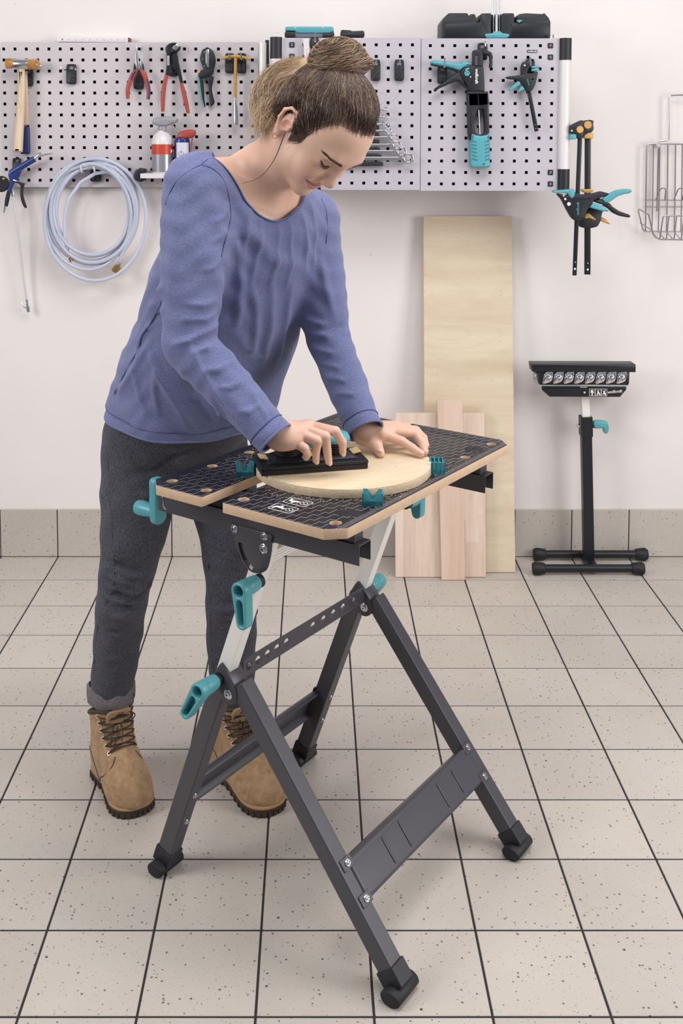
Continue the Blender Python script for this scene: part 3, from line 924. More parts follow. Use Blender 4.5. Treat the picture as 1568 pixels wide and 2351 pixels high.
for sg in (-1, 1):
    hf.ell((0.0955, -0.0205, 0.0105 * sg), (0.0095, 0.0074, 0.0066), 0.008)
    hf.ell((0.0985, -0.0275, 0.0065 * sg), (0.0055, 0.0034, 0.0030), 0.004, sub=True)
    hf.ell((0.099, 0.017, 0.036 * sg), (0.017, 0.011, 0.017), 0.018, sub=True)
    hf.ell((0.0695, 0.0155, 0.0325 * sg), (0.0165, 0.0125, 0.0165), 0.007)
    hf.chain([(0.0840, 0.0225, 0.0185 * sg), (0.0850, 0.0262, 0.0310 * sg), (0.0770, 0.0270, 0.0410 * sg)], [0.0012] * 3, 0.004); hf.ops[-1] = hf.ops[-1][:6] + (True,)
def arc(a_, b_, c_): return [(a_[0], a_[1], -a_[2]), (b_[0], b_[1], -b_[2]), c_, b_, a_]
UL, LL_, SLT = arc((0.0855, -0.0355, 0.0365), (0.0885, -0.0418, 0.014), (0.0920, -0.0428, 0)), arc((0.0850, -0.0378, 0.0350), (0.0868, -0.0520, 0.014), (0.0895, -0.0545, 0)), arc((0.0882, -0.0358, 0.0385), (0.0925, -0.0468, 0.014), (0.0972, -0.0495, 0))
SLT = SLT[:1] + [(0.0893, -0.0402, -0.031)] + SLT[1:4] + [(0.0893, -0.0402, 0.031)] + SLT[4:]
hf.chain(UL, [0.0008, 0.0044, 0.0048, 0.0044, 0.0008], 0.006)
hf.chain(LL_, [0.0008, 0.0054, 0.0062, 0.0054, 0.0008], 0.006)
hf.chain(SLT, [0.0012, 0.0018, 0.0017, 0.0016, 0.0017, 0.0018, 0.0012], 0.003); hf.ops[-1] = hf.ops[-1][:6] + (True,)
for sg in (-1, 1):
    hf.chain([(0.0965, -0.0205, 0.021 * sg), (0.0945, -0.0270, 0.034 * sg), (0.0905, -0.0345, 0.044 * sg)], [0.0016, 0.0018, 0.0010], 0.010); hf.ops[-1] = hf.ops[-1][:6] + (True,)
# ears
for sg in (-1, 1):
    e_ = lambda f, u, r: (f, u, r * sg)
    hf.ell(e_(-0.012, 0.004, 0.0705), (0.016, 0.027, 0.0065), 0.006, R=np.array([[0.96, 0.26, 0], [-0.26, 0.96, 0], [0, 0, 1]]))
    rim = [e_(0.004, 0.012, 0.070), e_(0.002, 0.026, 0.0745), e_(-0.010, 0.034, 0.0775), e_(-0.024, 0.029, 0.0800), e_(-0.031, 0.014, 0.0810), e_(-0.028, -0.006, 0.0790), e_(-0.018, -0.022, 0.0750), e_(-0.010, -0.030, 0.0715)]
    hf.chain(rim, [0.0030, 0.0034, 0.0037, 0.0038, 0.0038, 0.0036, 0.0040, 0.0050], 0.004)
    hf.ell(e_(-0.008, -0.004, 0.0775), (0.0090, 0.0125, 0.0085), 0.003, sub=True)
    hf.ell(e_(-0.017, 0.017, 0.0800), (0.0085, 0.0115, 0.0062), 0.003, sub=True)
    hf.ell(e_(0.001, -0.004, 0.0720), (0.0042, 0.0060, 0.0050), 0.004)
def headf(P): return hf(W2H(P)) * HS
# ---- skin of head, neck, upper chest
STN = A3(at(640, 500, 2.075))
def skin_torso(P): return torso(P) + 0.010
body_f = Field()
body_f.fn(headf)
sb = H2W((-0.030, -0.030, 0))
body_f.cone(sb, NB + A3((0, 0, 0.01)), 0.050, 0.056, 0.028)
body_f.cone(H2W((0.0, -0.055, 0)), NB + FB * 0.012, 0.040, 0.05, 0.03)
tg = Field(); tg.fn(skin_torso)
tg.cone(NB + A3((0, 0, 0.03)) - FB * 0.02, RS + A3((0, 0, 0.025)), 0.040, 0.040, 0.05)
tg.cone(NB + A3((0, 0, 0.02)) - FB * 0.02, LS + A3((0, 0, 0.025)), 0.040, 0.040, 0.05)
SN = NB + FB * 0.050 + A3((0, 0, -0.030))
for E_, S_ in ((H2W((-0.012, -0.03, 0.055)), 1), (H2W((-0.012, -0.03, -0.055)), -1)):
    body_f.cone(E_, SN - LB * 0.012 * S_, 0.010, 0.008, 0.022)
tg.cone(SN - LB * 0.02, RS + A3((0.02, -0.01, 0.035)), 0.009, 0.009, 0.025)
tg.cone(SN + LB * 0.02, LS + A3((0.02, -0.01, 0.035)), 0.009, 0.009, 0.025)
sh_t = Field()
sh_t.fn(torso)
sh_t.cone(NB + A3((0, 0, 0.022)) - FB * 0.015, RS + A3((0, 0, 0.030)), 0.050, 0.046, 0.05)
sh_t.cone(NB + A3((0, 0, 0.012)) - FB * 0.015, LS + A3((0, 0, 0.022)), 0.050, 0.044, 0.05)
body_f.fn(lambda P: np.maximum(tg(P), sh_t(P) + 0.009), 0.030)
SKIN = bpy.data.materials.new('skin'); SKIN.use_nodes = True
def m_skin():
    n = N(SKIN); b = pbsdf(SKIN)
    ca = n.add('ShaderNodeVertexColor', layer_name='Col')
    tc = n.add('ShaderNodeNewGeometry')
    v = n.add('ShaderNodeTexVoronoi', {'Vector': tc.outputs['Position'], 'Scale': 150.0})
    rr = n.add('ShaderNodeSeparateColor', {0: v.outputs['Color']})
    fr = n.math('MULTIPLY', n.math('LESS_THAN', v.outputs['Distance'], 0.16), n.math('GREATER_THAN', rr.outputs[0], 0.88))
    nz = n.add('ShaderNodeTexNoise', {'Vector': tc.outputs['Position'], 'Scale': 45.0, 'Detail': 4.0})
    col = n.mix(n.math('MULTIPLY', nz.outputs[0], 0.25), ca.outputs[0], lin((210, 162, 142)))
    col = n.mix(n.math('MULTIPLY', fr, 0.28), col, lin((150, 98, 76)))
    n.l.new(col, b.inputs['Base Color'])
    b.inputs['Roughness'].default_value = 0.46
    b.inputs['Subsurface Weight'].default_value = 0.12
    b.inputs['Subsurface Radius'].default_value = (1.0, 0.35, 0.2)
    b.inputs['Subsurface Scale'].default_value = 0.006
    n2 = n.add('ShaderNodeTexNoise', {'Vector': tc.outputs['Position'], 'Scale': 420.0, 'Detail': 2.0})
    bp = n.add('ShaderNodeBump', {'Height': n2.outputs[0], 'Strength': 0.12, 'Distance': 0.001})
    n.l.new(bp.outputs[0], b.inputs['Normal'])
m_skin()
hv, hq = surf(body_f, (-0.26, 1.93, 1.275), (0.13, 2.36, 1.66), 0.0024)
hbv = bvh_of(hv, hq)
# ---- hands: joints given as photo pixel + height above floor
def J(x, y, z): return A3(atz(560 + x / 3.409, 900 + y / 3.409, z - 0.0145))
def JP(x, y, z): return A3(atz(x, y, z))
hand_r = Field(); hand_l = Field()
def finger(F_, js, rs, k=0.010):
    F_.chain(js, rs, 0.004)
# right hand: gripping the sander
rw = RW
r_m = {'index': JP(712, 978, 0.940), 'middle': JP(700, 986, 0.939), 'ring': JP(688, 997, 0.933), 'pinky': JP(672, 1011, 0.922)}
wc = JP(643, 999, 0.931)
for nme, rad in (('index', 0.0125), ('middle', 0.0125), ('ring', 0.0120), ('pinky', 0.0112)):
    hand_r.cone(wc + (r_m[nme] - r_m['ring']) * 0.38, r_m[nme], 0.0165, rad, 0.016)
hand_r.cone(RE + (RW - RE) * 0.55, wc, 0.030, 0.0235, 0.02)
hand_r.ell((wc * 0.55 + r_m['ring'] * 0.45) + A3((0, 0, -0.008)), (0.028, 0.024, 0.015), 0.015)
FR = [('index', [(770, 990, 0.9385), (786, 1016, 0.914), (787, 1038, 0.893)], (0.0105, 0.0090, 0.0080, 0.0066)),
      ('middle', [(747, 1002, 0.9315), (751, 1035, 0.901), (754.5, 1059, 0.8785)], (0.0106, 0.0092, 0.0080, 0.0070)),
      ('ring', [(729, 1012, 0.9245), (725, 1038, 0.900), (725.5, 1056, 0.882)], (0.0102, 0.0090, 0.0078, 0.0068)),
      ('pinky', [(699, 1029, 0.912), (707, 1040, 0.899), (703, 1049, 0.889)], (0.0096, 0.0086, 0.0078, 0.0070))]
NAILS = []
for nme, js, rs in FR:
    P_ = [r_m[nme]] + [JP(*q) for q in js]
    hand_r.chain(P_, list(rs), 0.0022)
    NAILS.append((P_[-2], P_[-1], rs[-1]))
tb_ = [wc + A3((0.030, 0.030, -0.012)), JP(742, 996, 0.912), JP(765, 1015, 0.896)]
hand_r.chain(tb_, [0.014, 0.011, 0.009], 0.012)
# left hand: flat on the round board
l_wc = J(935, 300, 0.905)
l_m = {'index': J(1085, 330, 0.903), 'middle': J(1140, 300, 0.907), 'ring': J(1175, 278, 0.904), 'pinky': J(1180, 262, 0.896)}
for nme, rad in (('index', 0.0125), ('middle', 0.0125), ('ring', 0.0118), ('pinky', 0.0105)):
    hand_l.cone(l_wc + (l_m[nme] - l_m['middle']) * 0.35, l_m[nme], 0.0165, rad, 0.016)
hand_l.cone(LE + (LW - LE) * 0.5, l_wc, 0.030, 0.0235, 0.02)
FL_ = [('index', [(1235, 385, 0.890), (1320, 440, 0.881), (1385, 482, 0.8745)], (0.0105, 0.0092, 0.0082, 0.0070)),
       ('middle', [(1340, 325, 0.897), (1395, 400, 0.882), (1418, 468, 0.8745)], (0.0108, 0.0095, 0.0083, 0.0070)),
       ('ring', [(1345, 300, 0.892), (1405, 360, 0.880), (1425, 420, 0.8745)], (0.0100, 0.0090, 0.0080, 0.0068)),
       ('pinky', [(1280, 275, 0.888), (1335, 310, 0.879), (1372, 345, 0.8735)], (0.0090, 0.0080, 0.0072, 0.0062)),
       ]
for nme, js, rs in FL_:
    P_ = [l_m[nme]] + [J(*q) for q in js]
    hand_l.chain(P_, list(rs), 0.0025)
    if nme in ('index',): NAILS.append((P_[-2], P_[-1], rs[-1]))
th = [J(945, 345, 0.895), J(1000, 395, 0.887), J(1045, 435, 0.879), J(1066, 474, 0.8755)]
hand_l.chain(th, [0.017, 0.0125, 0.0112, 0.0088], 0.012)
NAILS.append((th[-2], th[-1], 0.0088))
def box_of(F_, pad):
    pts = []
    for op in F_.ops:
        if op[0] == 'c': pts += [op[1], op[2]]
        elif op[0] == 'h': pts += op[1]
        elif op[0] == 'e': pts.append(op[1])
    pts = np.array(pts); return pts.min(0) - pad, pts.max(0) + pad
pieces = [(hv, hq)]
for F_ in (hand_r, hand_l):
    lo, hi = box_of(F_, 0.04); pieces.append(surf(F_, lo, hi, 0.0017))
# rest of the body, under the clothes
rest = Field()
rest.fn(lambda P: np.maximum(torso(P) + 0.035, 0.92 - P[:, 2]))
rest.chain([RS, RE, RE + (RW - RE) * 0.6], [0.045, 0.036, 0.028], 0.03)
rest.chain([LS, LE, LE + (LW - LE) * 0.6], [0.045, 0.036, 0.028], 0.03)
RH, LH = A3((-0.352, 2.375, 0.85)), A3((-0.225, 2.44, 0.85))
RK, LK = A3(at(288, 1345, 2.34)), A3(at(530, 1365, 2.36))
RA, LA = A3(at(254, 1600, 2.41)), A3(at(535, 1600, 2.42))
rest.ell((-0.288, 2.41, 0.86), (0.11, 0.11, 0.09), 0.04)
rest.chain([RH, RK, RA, RA - A3((0, 0, 0.09))], [0.065, 0.034, 0.030, 0.030], 0.03)
rest.chain([LH, LK, LA, LA - A3((0, 0, 0.09))], [0.065, 0.034, 0.030, 0.030], 0.03)
pieces.append(surf(rest, (-0.56, 1.95, 0.05), (0.14, 2.62, 1.40), 0.012, 1))
off = 0; BV, BF = [], []
for v_, q_ in pieces: BV.append(v_); BF.append(q_ + off); off += len(v_)
BV = np.concatenate(BV); BF = np.concatenate(BF)
cols = np.tile(A3(lin((222, 182, 160))[:3]), (len(BV), 1))
nh = len(hv); hh = W2H(hv)
def blend(mask, rgb):
    c_ = A3(lin(rgb)[:3]); m_ = np.clip(mask, 0, 1)[:, None]; cols[:nh] = cols[:nh] * (1 - m_) + c_ * m_
def lipmask(pts, rad):
    dmin = np.full(nh, 1e9)
    for i in range(len(pts) - 1):
        p0, p1 = A3(pts[i]), A3(pts[i + 1]); ba = p1 - p0
        t_ = np.clip((hh - p0) @ ba / (ba @ ba), 0, 1)
        dmin = np.minimum(dmin, np.linalg.norm(hh - p0 - t_[:, None] * ba, axis=1) - (rad[i] + (rad[i + 1] - rad[i]) * t_))
    return np.clip(1 - dmin / 0.0012, 0, 1)
blend(0.75 * lipmask([(x + 0.002, y, z) for x, y, z in UL], [0.0010, 0.0036, 0.0040, 0.0036, 0.0010]), (190, 116, 110))
blend(0.75 * lipmask([(x + 0.002, y, z) for x, y, z in LL_], [0.0010, 0.0046, 0.0052, 0.0046, 0.0010]), (204, 128, 120))
blend(0.95 * lipmask([(x - 0.001, y, z) for x, y, z in SLT], [0.0006, 0.0010, 0.0010, 0.0010, 0.0010, 0.0010, 0.0006]), (104, 58, 54))
blend(0.40 * np.exp(-(((hh[:, 0] - 0.075) / 0.03) ** 2 + ((hh[:, 1] + 0.02) / 0.022) ** 2 + ((np.abs(hh[:, 2]) - 0.042) / 0.018) ** 2)), (214, 134, 116))
blend(0.30 * np.exp(-(((hh[:, 0] - 0.107) / 0.012) ** 2 + ((hh[:, 1] + 0.017) / 0.012) ** 2)), (210, 130, 112))
blend(0.35 * np.exp(-(((np.abs(hh[:, 2]) - 0.075) / 0.012) ** 2 + ((hh[:, 1]) / 0.03) ** 2 + ((hh[:, 0] + 0.01) / 0.02) ** 2)), (206, 128, 108))
blend(0.35 * np.exp(-(((hh[:, 1] - 0.014) / 0.009) ** 2 + ((np.abs(hh[:, 2]) - 0.031) / 0.015) ** 2)) * (hh[:, 0] > 0.06), (190, 138, 118))
body = link('body', mesh_from('body', BV, BF, SKIN, cols), person, angle=None)
# finger nails
NAILM = mat('nail', (232, 190, 176), 0.25)
for a_, b_, r_ in NAILS:
    d_ = Vector(b_ - a_).normalized(); up_ = Vector((0, -0.55, 0.84)); up_ = (up_ - d_ * up_.dot(d_)).normalized(); sd_ = d_.cross(up_)
    R_ = Matrix((sd_, d_, up_)).transposed()
    MB().ell(Vector(b_) + up_ * (r_ * 0.78) + d_ * (r_ * 0.25), (r_ * 0.66, r_ * 0.85, r_ * 0.30), R_, 14, 8).build('finger_nail', NAILM, body, angle=None)
# brows, lashes, earring
BROW = mat('brow_hair', (84, 62, 52), 0.6)
LASH = mat('lash', (26, 22, 24), 0.6)
def on_face(u, r, f0=0.2):
    q = hbv.ray_cast(Vector(H2W((f0, u, r))), Vector(-HF))
    return q[0], q[1]
random.seed(11)
for sg in (1, -1):
    m = MB()
    for k in range(95):
        t = (k + random.random()) / 95
        r_ = 0.014 + 0.036 * t; u_ = 0.0345 + 0.010 * math.sin(t * 2.3) - 0.006 * t + random.uniform(-1, 1) * (0.0036 * (1 - 0.6 * t))
        p, nn = on_face(u_, r_ * sg)
        if p is None: continue
        tip, _ = on_face(u_ + 0.0035 * (1 - t), (r_ + 0.006) * sg)
        if tip is None: continue
        m.tube([p + nn * 0.0002, (p + tip) / 2 + nn * 0.0012, tip + nn * 0.0008], [0.00050, 0.00042, 0.0001], 4, cap=False)
    m.build('eyebrow', BROW, body, angle=None)
    m = MB(); line = []
    for k in range(13):
        t = k / 12
        p, nn = on_face(0.0115 - 0.0040 * math.sin(math.pi * t) + 0.0085 * t, (0.0175 + 0.0285 * t) * sg)
        if p is None: continue
        line.append(p + nn * 0.0003)
        if k > 1:
            for q in range(3):
                dd = Vector(HF) * 0.0055 + Vector(HU) * (-0.0050) + Vector(HR) * (sg * 0.0045 * (t - 0.3)) + Vector((random.uniform(-1, 1), random.uniform(-1, 1), random.uniform(-1, 1))) * 0.0012
                m.tube([p, p + dd * 0.5 + nn * 0.0006, p + dd * (0.85 + 0.3 * t) + Vector(HU) * 0.0012], [0.00042, 0.0003, 0.00008], 4, cap=False)
    if len(line) > 3: m.tube(line, [0.0003] + [0.0012] * (len(line) - 2) + [0.0004], 6)
    m.build('eyelashes', LASH, body, angle=None)
GOLD = mat('gold', (214, 172, 110), 0.25, metal=1.0)
ep = H2W((-0.010, -0.034, 0.0755))
m = MB(); m.ell(ep, (0.0022, 0.0022, 0.0022), None, 10, 6)
m.tube([Vector(ep) + Vector((0.0045 * math.cos(a_), -0.001, -0.0065 + 0.0045 * math.sin(a_))) for a_ in [k * 0.5236 for k in range(12)]], 0.0007, 6, closed=True)
m.build('earring', GOLD, person)
# ------------------------------------------------------------------ clothes
def cloth_mat(name, lo, hi, scale, streak, rough=0.85, bump=0.25, sheen=0.2):
    m = mat(name, hi, rough); n = N(m); b = pbsdf(m)
    tc = n.add('ShaderNodeTexCoord')
    mp = n.add('ShaderNodeMapping', {'Vector': tc.outputs['Object'], 'Scale': streak})
    nz = n.add('ShaderNodeTexNoise', {'Vector': mp.outputs[0], 'Scale': scale, 'Detail': 5.0, 'Roughness': 0.7})
    nl = n.add('ShaderNodeTexNoise', {'Vector': tc.outputs['Object'], 'Scale': 9.0, 'Detail': 3.0})
    f = n.math('ADD', n.math('MULTIPLY', nz.outputs[0], 0.92), n.math('MULTIPLY', nl.outputs[0], 0.08))
    col = n.ramp(f, [(0.36, lin(lo)), (0.62, lin(hi))])
    n.l.new(col, b.inputs['Base Color'])
    b.inputs['Sheen Weight'].default_value = sheen
    b.inputs['Specular IOR Level'].default_value = 0.2
    bp = n.add('ShaderNodeBump', {'Height': nz.outputs[0], 'Strength': bump, 'Distance': 0.0012})
    n.l.new(bp.outputs[0], b.inputs['Normal'])
    return m
BLUE = cloth_mat('blue_slub_jersey', (90, 95, 134), (120, 127, 166), 420.0, (0.5, 0.5, 3.0))
BLUE_T = cloth_mat('blue_seam', (56, 64, 104), (78, 88, 132), 260.0, (1, 1, 1))
DENIM = cloth_mat('black_denim', (44, 45, 53), (92, 92, 101), 620.0, (1.0, 1.0, 0.3), 0.9, 0.35, 0.1)
DENIM_IN = cloth_mat('denim_inside', (88, 84, 90), (128, 122, 126), 420.0, (1, 1, 1), 0.9, 0.35, 0.1)
DENIM_S = cloth_mat('denim_seam', (70, 69, 76), (104, 101, 106), 300.0, (1, 1, 1), 0.9)
# ---- top
sh = Field()
sh.fn(torso)
sh.cone(NB + A3((0, 0, 0.022)) - FB * 0.015, RS + A3((0, 0, 0.030)), 0.050, 0.046, 0.05)
sh.cone(NB + A3((0, 0, 0.012)) - FB * 0.015, LS + A3((0, 0, 0.022)), 0.050, 0.044, 0.05)
def lerp(a, b, t): return a + (b - a) * t
sh.chain([RS, lerp(RS, RE, 0.45), RE, lerp(RE, RW, 0.5), RW, lerp(RW, RW + (RW - RE), 0.12)], [0.067, 0.064, 0.050, 0.0425, 0.0365, 0.036], 0.028)
sh.chain([LS, lerp(LS, LE, 0.45), LE, lerp(LE, LW, 0.5), LW, lerp(LW, LW + (LW - LE), 0.12)], [0.062, 0.056, 0.047, 0.0415, 0.0360, 0.0355], 0.028)
sv, sq = surf(sh, (-0.53, 1.83, 0.80), (0.16, 2.62, 1.47), 0.0042)
st = tris(sq)
sbv = bvh_of(sv, sq)
sn = vnormals(sv, sq)
CR = [  # right sleeve: folds in the crook, ridge along the forearm
    ([(494, 690), (468, 700), (425, 698)], 0.008, 0.0035), ([(497, 715), (470, 733), (420, 735)], 0.007, 0.0040), ([(500, 742), (475, 760), (435, 782), (400, 790)], 0.008, 0.0045), ([(507, 778), (475, 800), (440, 812)], 0.007, 0.0038),
    ([(432, 788), (446, 815), (478, 875), (522, 940), (560, 985)], 0.009, 0.0040), ([(530, 835), (500, 850), (468, 850)], 0.008, 0.0032), ([(560, 875), (530, 890), (505, 888)], 0.007, 0.0030), ([(598, 930), (572, 945), (548, 945)], 0.007, 0.0030), ([(575, 895), (590, 925), (612, 955)], 0.007, 0.0030),
    ([(526, 470), (512, 498), (488, 512)], 0.007, 0.0030), ([(522, 520), (506, 545), (484, 556)], 0.007, 0.0032), ([(508, 590), (488, 615), (462, 622)], 0.008, 0.0030), ([(405, 470), (396, 580), (392, 690)], 0.020, 0.0030),
    # chest: gathers under the neckline and long soft drapes
    ([(575, 482), (562, 540), (556, 600)], 0.008, 0.0030), ([(598, 506), (590, 570), (575, 650)], 0.009, 0.0035), ([(640, 516), (632, 580), (618, 660)], 0.010, 0.0035), ([(664, 508), (666, 580), (655, 660)], 0.009, 0.0032), ([(690, 486), (702, 550), (700, 620)], 0.009, 0.0032), ([(714, 474), (724, 540), (718, 610)], 0.008, 0.0030),
    ([(545, 455), (572, 530), (625, 595), (690, 612)], 0.022, 0.0060), ([(540, 540), (552, 640), (545, 740), (530, 830)], 0.014, 0.0050), ([(575, 640), (588, 720), (582, 800), (560, 880)], 0.013, 0.0045), ([(625, 640), (622, 730), (605, 820), (585, 900)], 0.014, 0.0045), ([(668, 650), (655, 740), (632, 840)], 0.013, 0.0042),
    # waist and hem
    ([(374, 660), (345, 705), (305, 745)], 0.012, 0.0065), ([(374, 710), (340, 752), (322, 785), (318, 815)], 0.010, 0.0060), ([(345, 785), (312, 845), (275, 900)], 0.012, 0.0055), ([(345, 800), (368, 865), (410, 935), (440, 985)], 0.013, 0.0055), ([(310, 850), (318, 900), (335, 945)], 0.010, 0.0040),
    ([(420, 850), (455, 910), (490, 965)], 0.013, 0.0045), ([(480, 900), (505, 945), (525, 985)], 0.012, 0.0040), ([(285, 800), (262, 860), (250, 900)], 0.012, 0.0040), ([(360, 850), (352, 900), (362, 950)], 0.010, 0.0035),
    # left sleeve
    ([(700, 730), (740, 745), (790, 738)], 0.008, 0.0035), ([(705, 763), (750, 775), (800, 765)], 0.008, 0.0038), ([(718, 798), (760, 812), (808, 800)], 0.008, 0.0038), ([(733, 833), (775, 845), (818, 832)], 0.007, 0.0034),
    ([(750, 866), (790, 875), (825, 862)], 0.007, 0.0032), ([(735, 580), (748, 660), (768, 730)], 0.012, 0.0035), ([(775, 903), (810, 907), (838, 893)], 0.007, 0.0030)]
sv = creases(sv, sn, sbv, [(p_, w__ * 0.75, d__ * 1.6) for p_, w__, d__ in CR])
w_ = 0.0011 * np.sin(sv[:, 0] * 61 + sv[:, 2] * 47 + 2.0 * np.sin(sv[:, 1] * 37)) + 0.0009 * np.sin(sv[:, 2] * 130 + 3.1 * np.sin(sv[:, 0] * 44) + sv[:, 1] * 70)
low = np.clip((1.05 - sv[:, 2]) / 0.15, 0, 1)
tors_only = np.clip((np.abs(torso(sv)) < 0.012) * 1.0, 0, 1)
ang = np.arctan2((sv[:, 0] + 0.27) * LB[0] + (sv[:, 1] - 2.39) * LB[1], (sv[:, 0] + 0.27) * FB[0] + (sv[:, 1] - 2.39) * FB[1])
w_ = w_ + low * tors_only * 0.0030 * np.sin(ang * 9 + 1.7 * np.sin(sv[:, 2] * 21) + 0.6)
sv = sv + sn * w_[:, None]
# openings: hem, cuffs, neckline
hem_n = A3((0.09, -0.12, 1.0)); hem_n /= np.linalg.norm(hem_n)
dT = (sv - A3((-0.281, 2.40, 0.866))) @ hem_n
arm = np.minimum(np.linalg.norm(sv - RW, axis=1) , np.linalg.norm(sv - LW, axis=1)) < 0.17
dT = np.where(arm, 1.0, dT)
V1, T1, E1 = clip(sv, st, dT)
rdir = (RW - RE) / np.linalg.norm(RW - RE); ldir = (LW - LE) / np.linalg.norm(LW - LE)
near = np.linalg.norm(V1 - RW, axis=1) < 0.12
V2, T2, E2 = clip(V1, T1, np.where(near, 0.004 - (V1 - RW) @ rdir, 1.0))
near = np.linalg.norm(V2 - LW, axis=1) < 0.12
V3, T3, E3 = clip(V2, T2, np.where(near, 0.004 - (V2 - LW) @ ldir, 1.0))
nax = FB * 0.42 + A3((0, 0, 1)); nax /= np.linalg.norm(nax)
nfx = FB - nax * (FB @ nax); nfx /= np.linalg.norm(nfx)
npx = [(484, 357), (508, 378), (530, 404), (550, 438), (570, 472), (597, 497), (628, 509), (658, 501), (682, 482), (696, 458)]
nw = [A3(p) for p in (hit(sbv, x, y) for x, y in npx) if p is not None]
nw += [NB + LB * 0.10 + FB * 0.02, NB + LB * 0.085 - FB * 0.05, NB - FB * 0.085, NB - LB * 0.085 - FB * 0.065]
poly = np.array([((p - NB) @ LB, (p - NB) @ nfx) for p in nw])
poly = np.array(spx([tuple(p) for p in poly], 5, True))
q_ = np.stack([(V3 - NB) @ LB, (V3 - NB) @ nfx], 1)
dd_ = np.full(len(q_), 1e9); ins = np.zeros(len(q_), bool)
for i in range(len(poly)):
    a, b = poly[i - 1], poly[i]; ba = b - a
    t_ = np.clip(((q_ - a) @ ba) / max(ba @ ba, 1e-12), 0, 1)
    dd_ = np.minimum(dd_, np.linalg.norm(q_ - a - t_[:, None] * ba, axis=1))
    c_ = ((a[1] > q_[:, 1]) != (b[1] > q_[:, 1])) & (q_[:, 0] < (b[0] - a[0]) * (q_[:, 1] - a[1]) / (b[1] - a[1] + 1e-15) + a[0])
    ins ^= c_
nfield = np.where((V3 - NB) @ nax > -0.16, np.where(ins, -dd_, dd_), 1.0)
V4, T4, E4 = clip(V3, T3, nfield)
top = mesh_from('shirt', V4, T4, BLUE)
top_o = link('shirt', top, person, angle=None)
so = top_o.modifiers.new('thick', 'SOLIDIFY'); so.thickness = 0.0022; so.offset = -1
def trim(name, V_, E_, r, m, parent, lift=None, n=90, flat=None):
    L_ = loops(V_, E_)
    if not L_: return None
    P_ = relax(resample(relax(L_[0], 2), n), 3)
    if lift is not None: P_ = [p + Vector(lift) for p in P_]
    return MB().tube(P_, r, 8, closed=True, flat=flat).build(name, m, parent, angle=None), P_
hem_t, hemP = trim('hem', V1, E1, 0.0030, BLUE, top_o)
trim('hem_seam', V1, E1, 0.0012, BLUE_T, top_o, (0, 0, 0.001))
# stitched line a little above the hem
c0 = Vector((-0.281, 2.40, 0.862))
sbv2 = bvh_of(V4, T4)
def seam_on(name, pix, r=0.0013, m=None, lift=0.0001, n=5):
    P_ = [hit(sbv2, x, y) for x, y in spx(pix, n)]
    P_ = [p for p in P_ if p is not None]
    if len(P_) > 3:
        P_ = relax(P_, 3, False)
        d = (EYE - P_[0]).normalized()
        MB().tube([p + d * lift for p in P_], r, 6).build(name, m or BLUE_T, top_o, angle=None)
P_ = []
for p in hemP:
    q = sbv2.find_nearest(p + Vector((0, 0, 0.022)))
    P_.append(q[0] + q[1] * 0.0012)
MB().tube(relax(P_, 2), 0.0010, 6, closed=True).build('hem_seam', BLUE_T, top_o, angle=None)
ct, cP = trim('sleeve_cuff', V2, E2, 0.0026, BLUE, top_o, n=50)
P_ = [sbv2.find_nearest(p - Vector(rdir) * 0.024) for p in cP]
MB().tube(relax([a[0] + a[1] * 0.0010 for a in P_], 2), 0.0010, 6, closed=True).build('cuff_seam', BLUE_T, top_o, angle=None)
ct, cP = trim('sleeve_cuff', V3, E3, 0.0026, BLUE, top_o, n=50)
P_ = [sbv2.find_nearest(p - Vector(ldir) * 0.024) for p in cP]
MB().tube(relax([a[0] + a[1] * 0.0010 for a in P_], 2), 0.0010, 6, closed=True).build('cuff_seam', BLUE_T, top_o, angle=None)
trim('neckline', V4, E4, 0.0021, BLUE, top_o, n=110); trim('neck_seam', V4, E4, 0.0009, BLUE_T, top_o, (0.0008, -0.0022, -0.0012), n=110)
seam_on('armhole_seam', [(462, 378), (490, 388), (515, 415), (526, 455), (530, 500), (520, 540), (508, 590)], 0.0011)
seam_on('armhole_seam', [(380, 470), (395, 430), (425, 398), (462, 378)], 0.0011)
seam_on('shoulder_seam', [(462, 378), (475, 366), (488, 360)], 0.0010)
seam_on('armhole_seam', [(737, 455), (748, 480), (752, 520), (748, 560)], 0.0010)
seam_on('side_seam', [(372, 690), (345, 745), (325, 770), (318, 800), (290, 850), (262, 905)], 0.0014)
# ---- jeans
jn = Field()
jn.ell((-0.284, 2.405, 0.875), (0.150, 0.146, 0.14), 0.04)
def leg_pts(a): return [A3(at(x, y, d)) for x, y, d, r in a], [r for x, y, d, r in a]
PR, RR = leg_pts([(335, 1010, 2.38, 0.098), (318, 1130, 2.36, 0.084), (306, 1230, 2.35, 0.072), (290, 1320, 2.345, 0.060), (280, 1375, 2.345, 0.0565), (272, 1450, 2.375, 0.0545), (263, 1530, 2.395, 0.0505), (255, 1595, 2.41, 0.049), (252, 1640, 2.415, 0.049)])
PL, RL = leg_pts([(470, 1010, 2.44, 0.095), (510, 1130, 2.41, 0.078), (528, 1230, 2.38, 0.068), (533, 1320, 2.365, 0.060), (532, 1375, 2.365, 0.058), (531, 1450, 2.385, 0.0565), (532, 1530, 2.405, 0.053), (536, 1595, 2.42, 0.0475), (539, 1655, 2.42, 0.044)])
jn.chain(PR, RR, 0.02)
jf2 = Field(); jf2.chain(PL, RL, 0.02)
jn.fn(jf2, 0.02)
jv, jq = surf(jn, (-0.56, 2.15, 0.10), (-0.02, 2.66, 0.93), 0.0048)
jbv = bvh_of(jv, jq); jnn = vnormals(jv, jq)
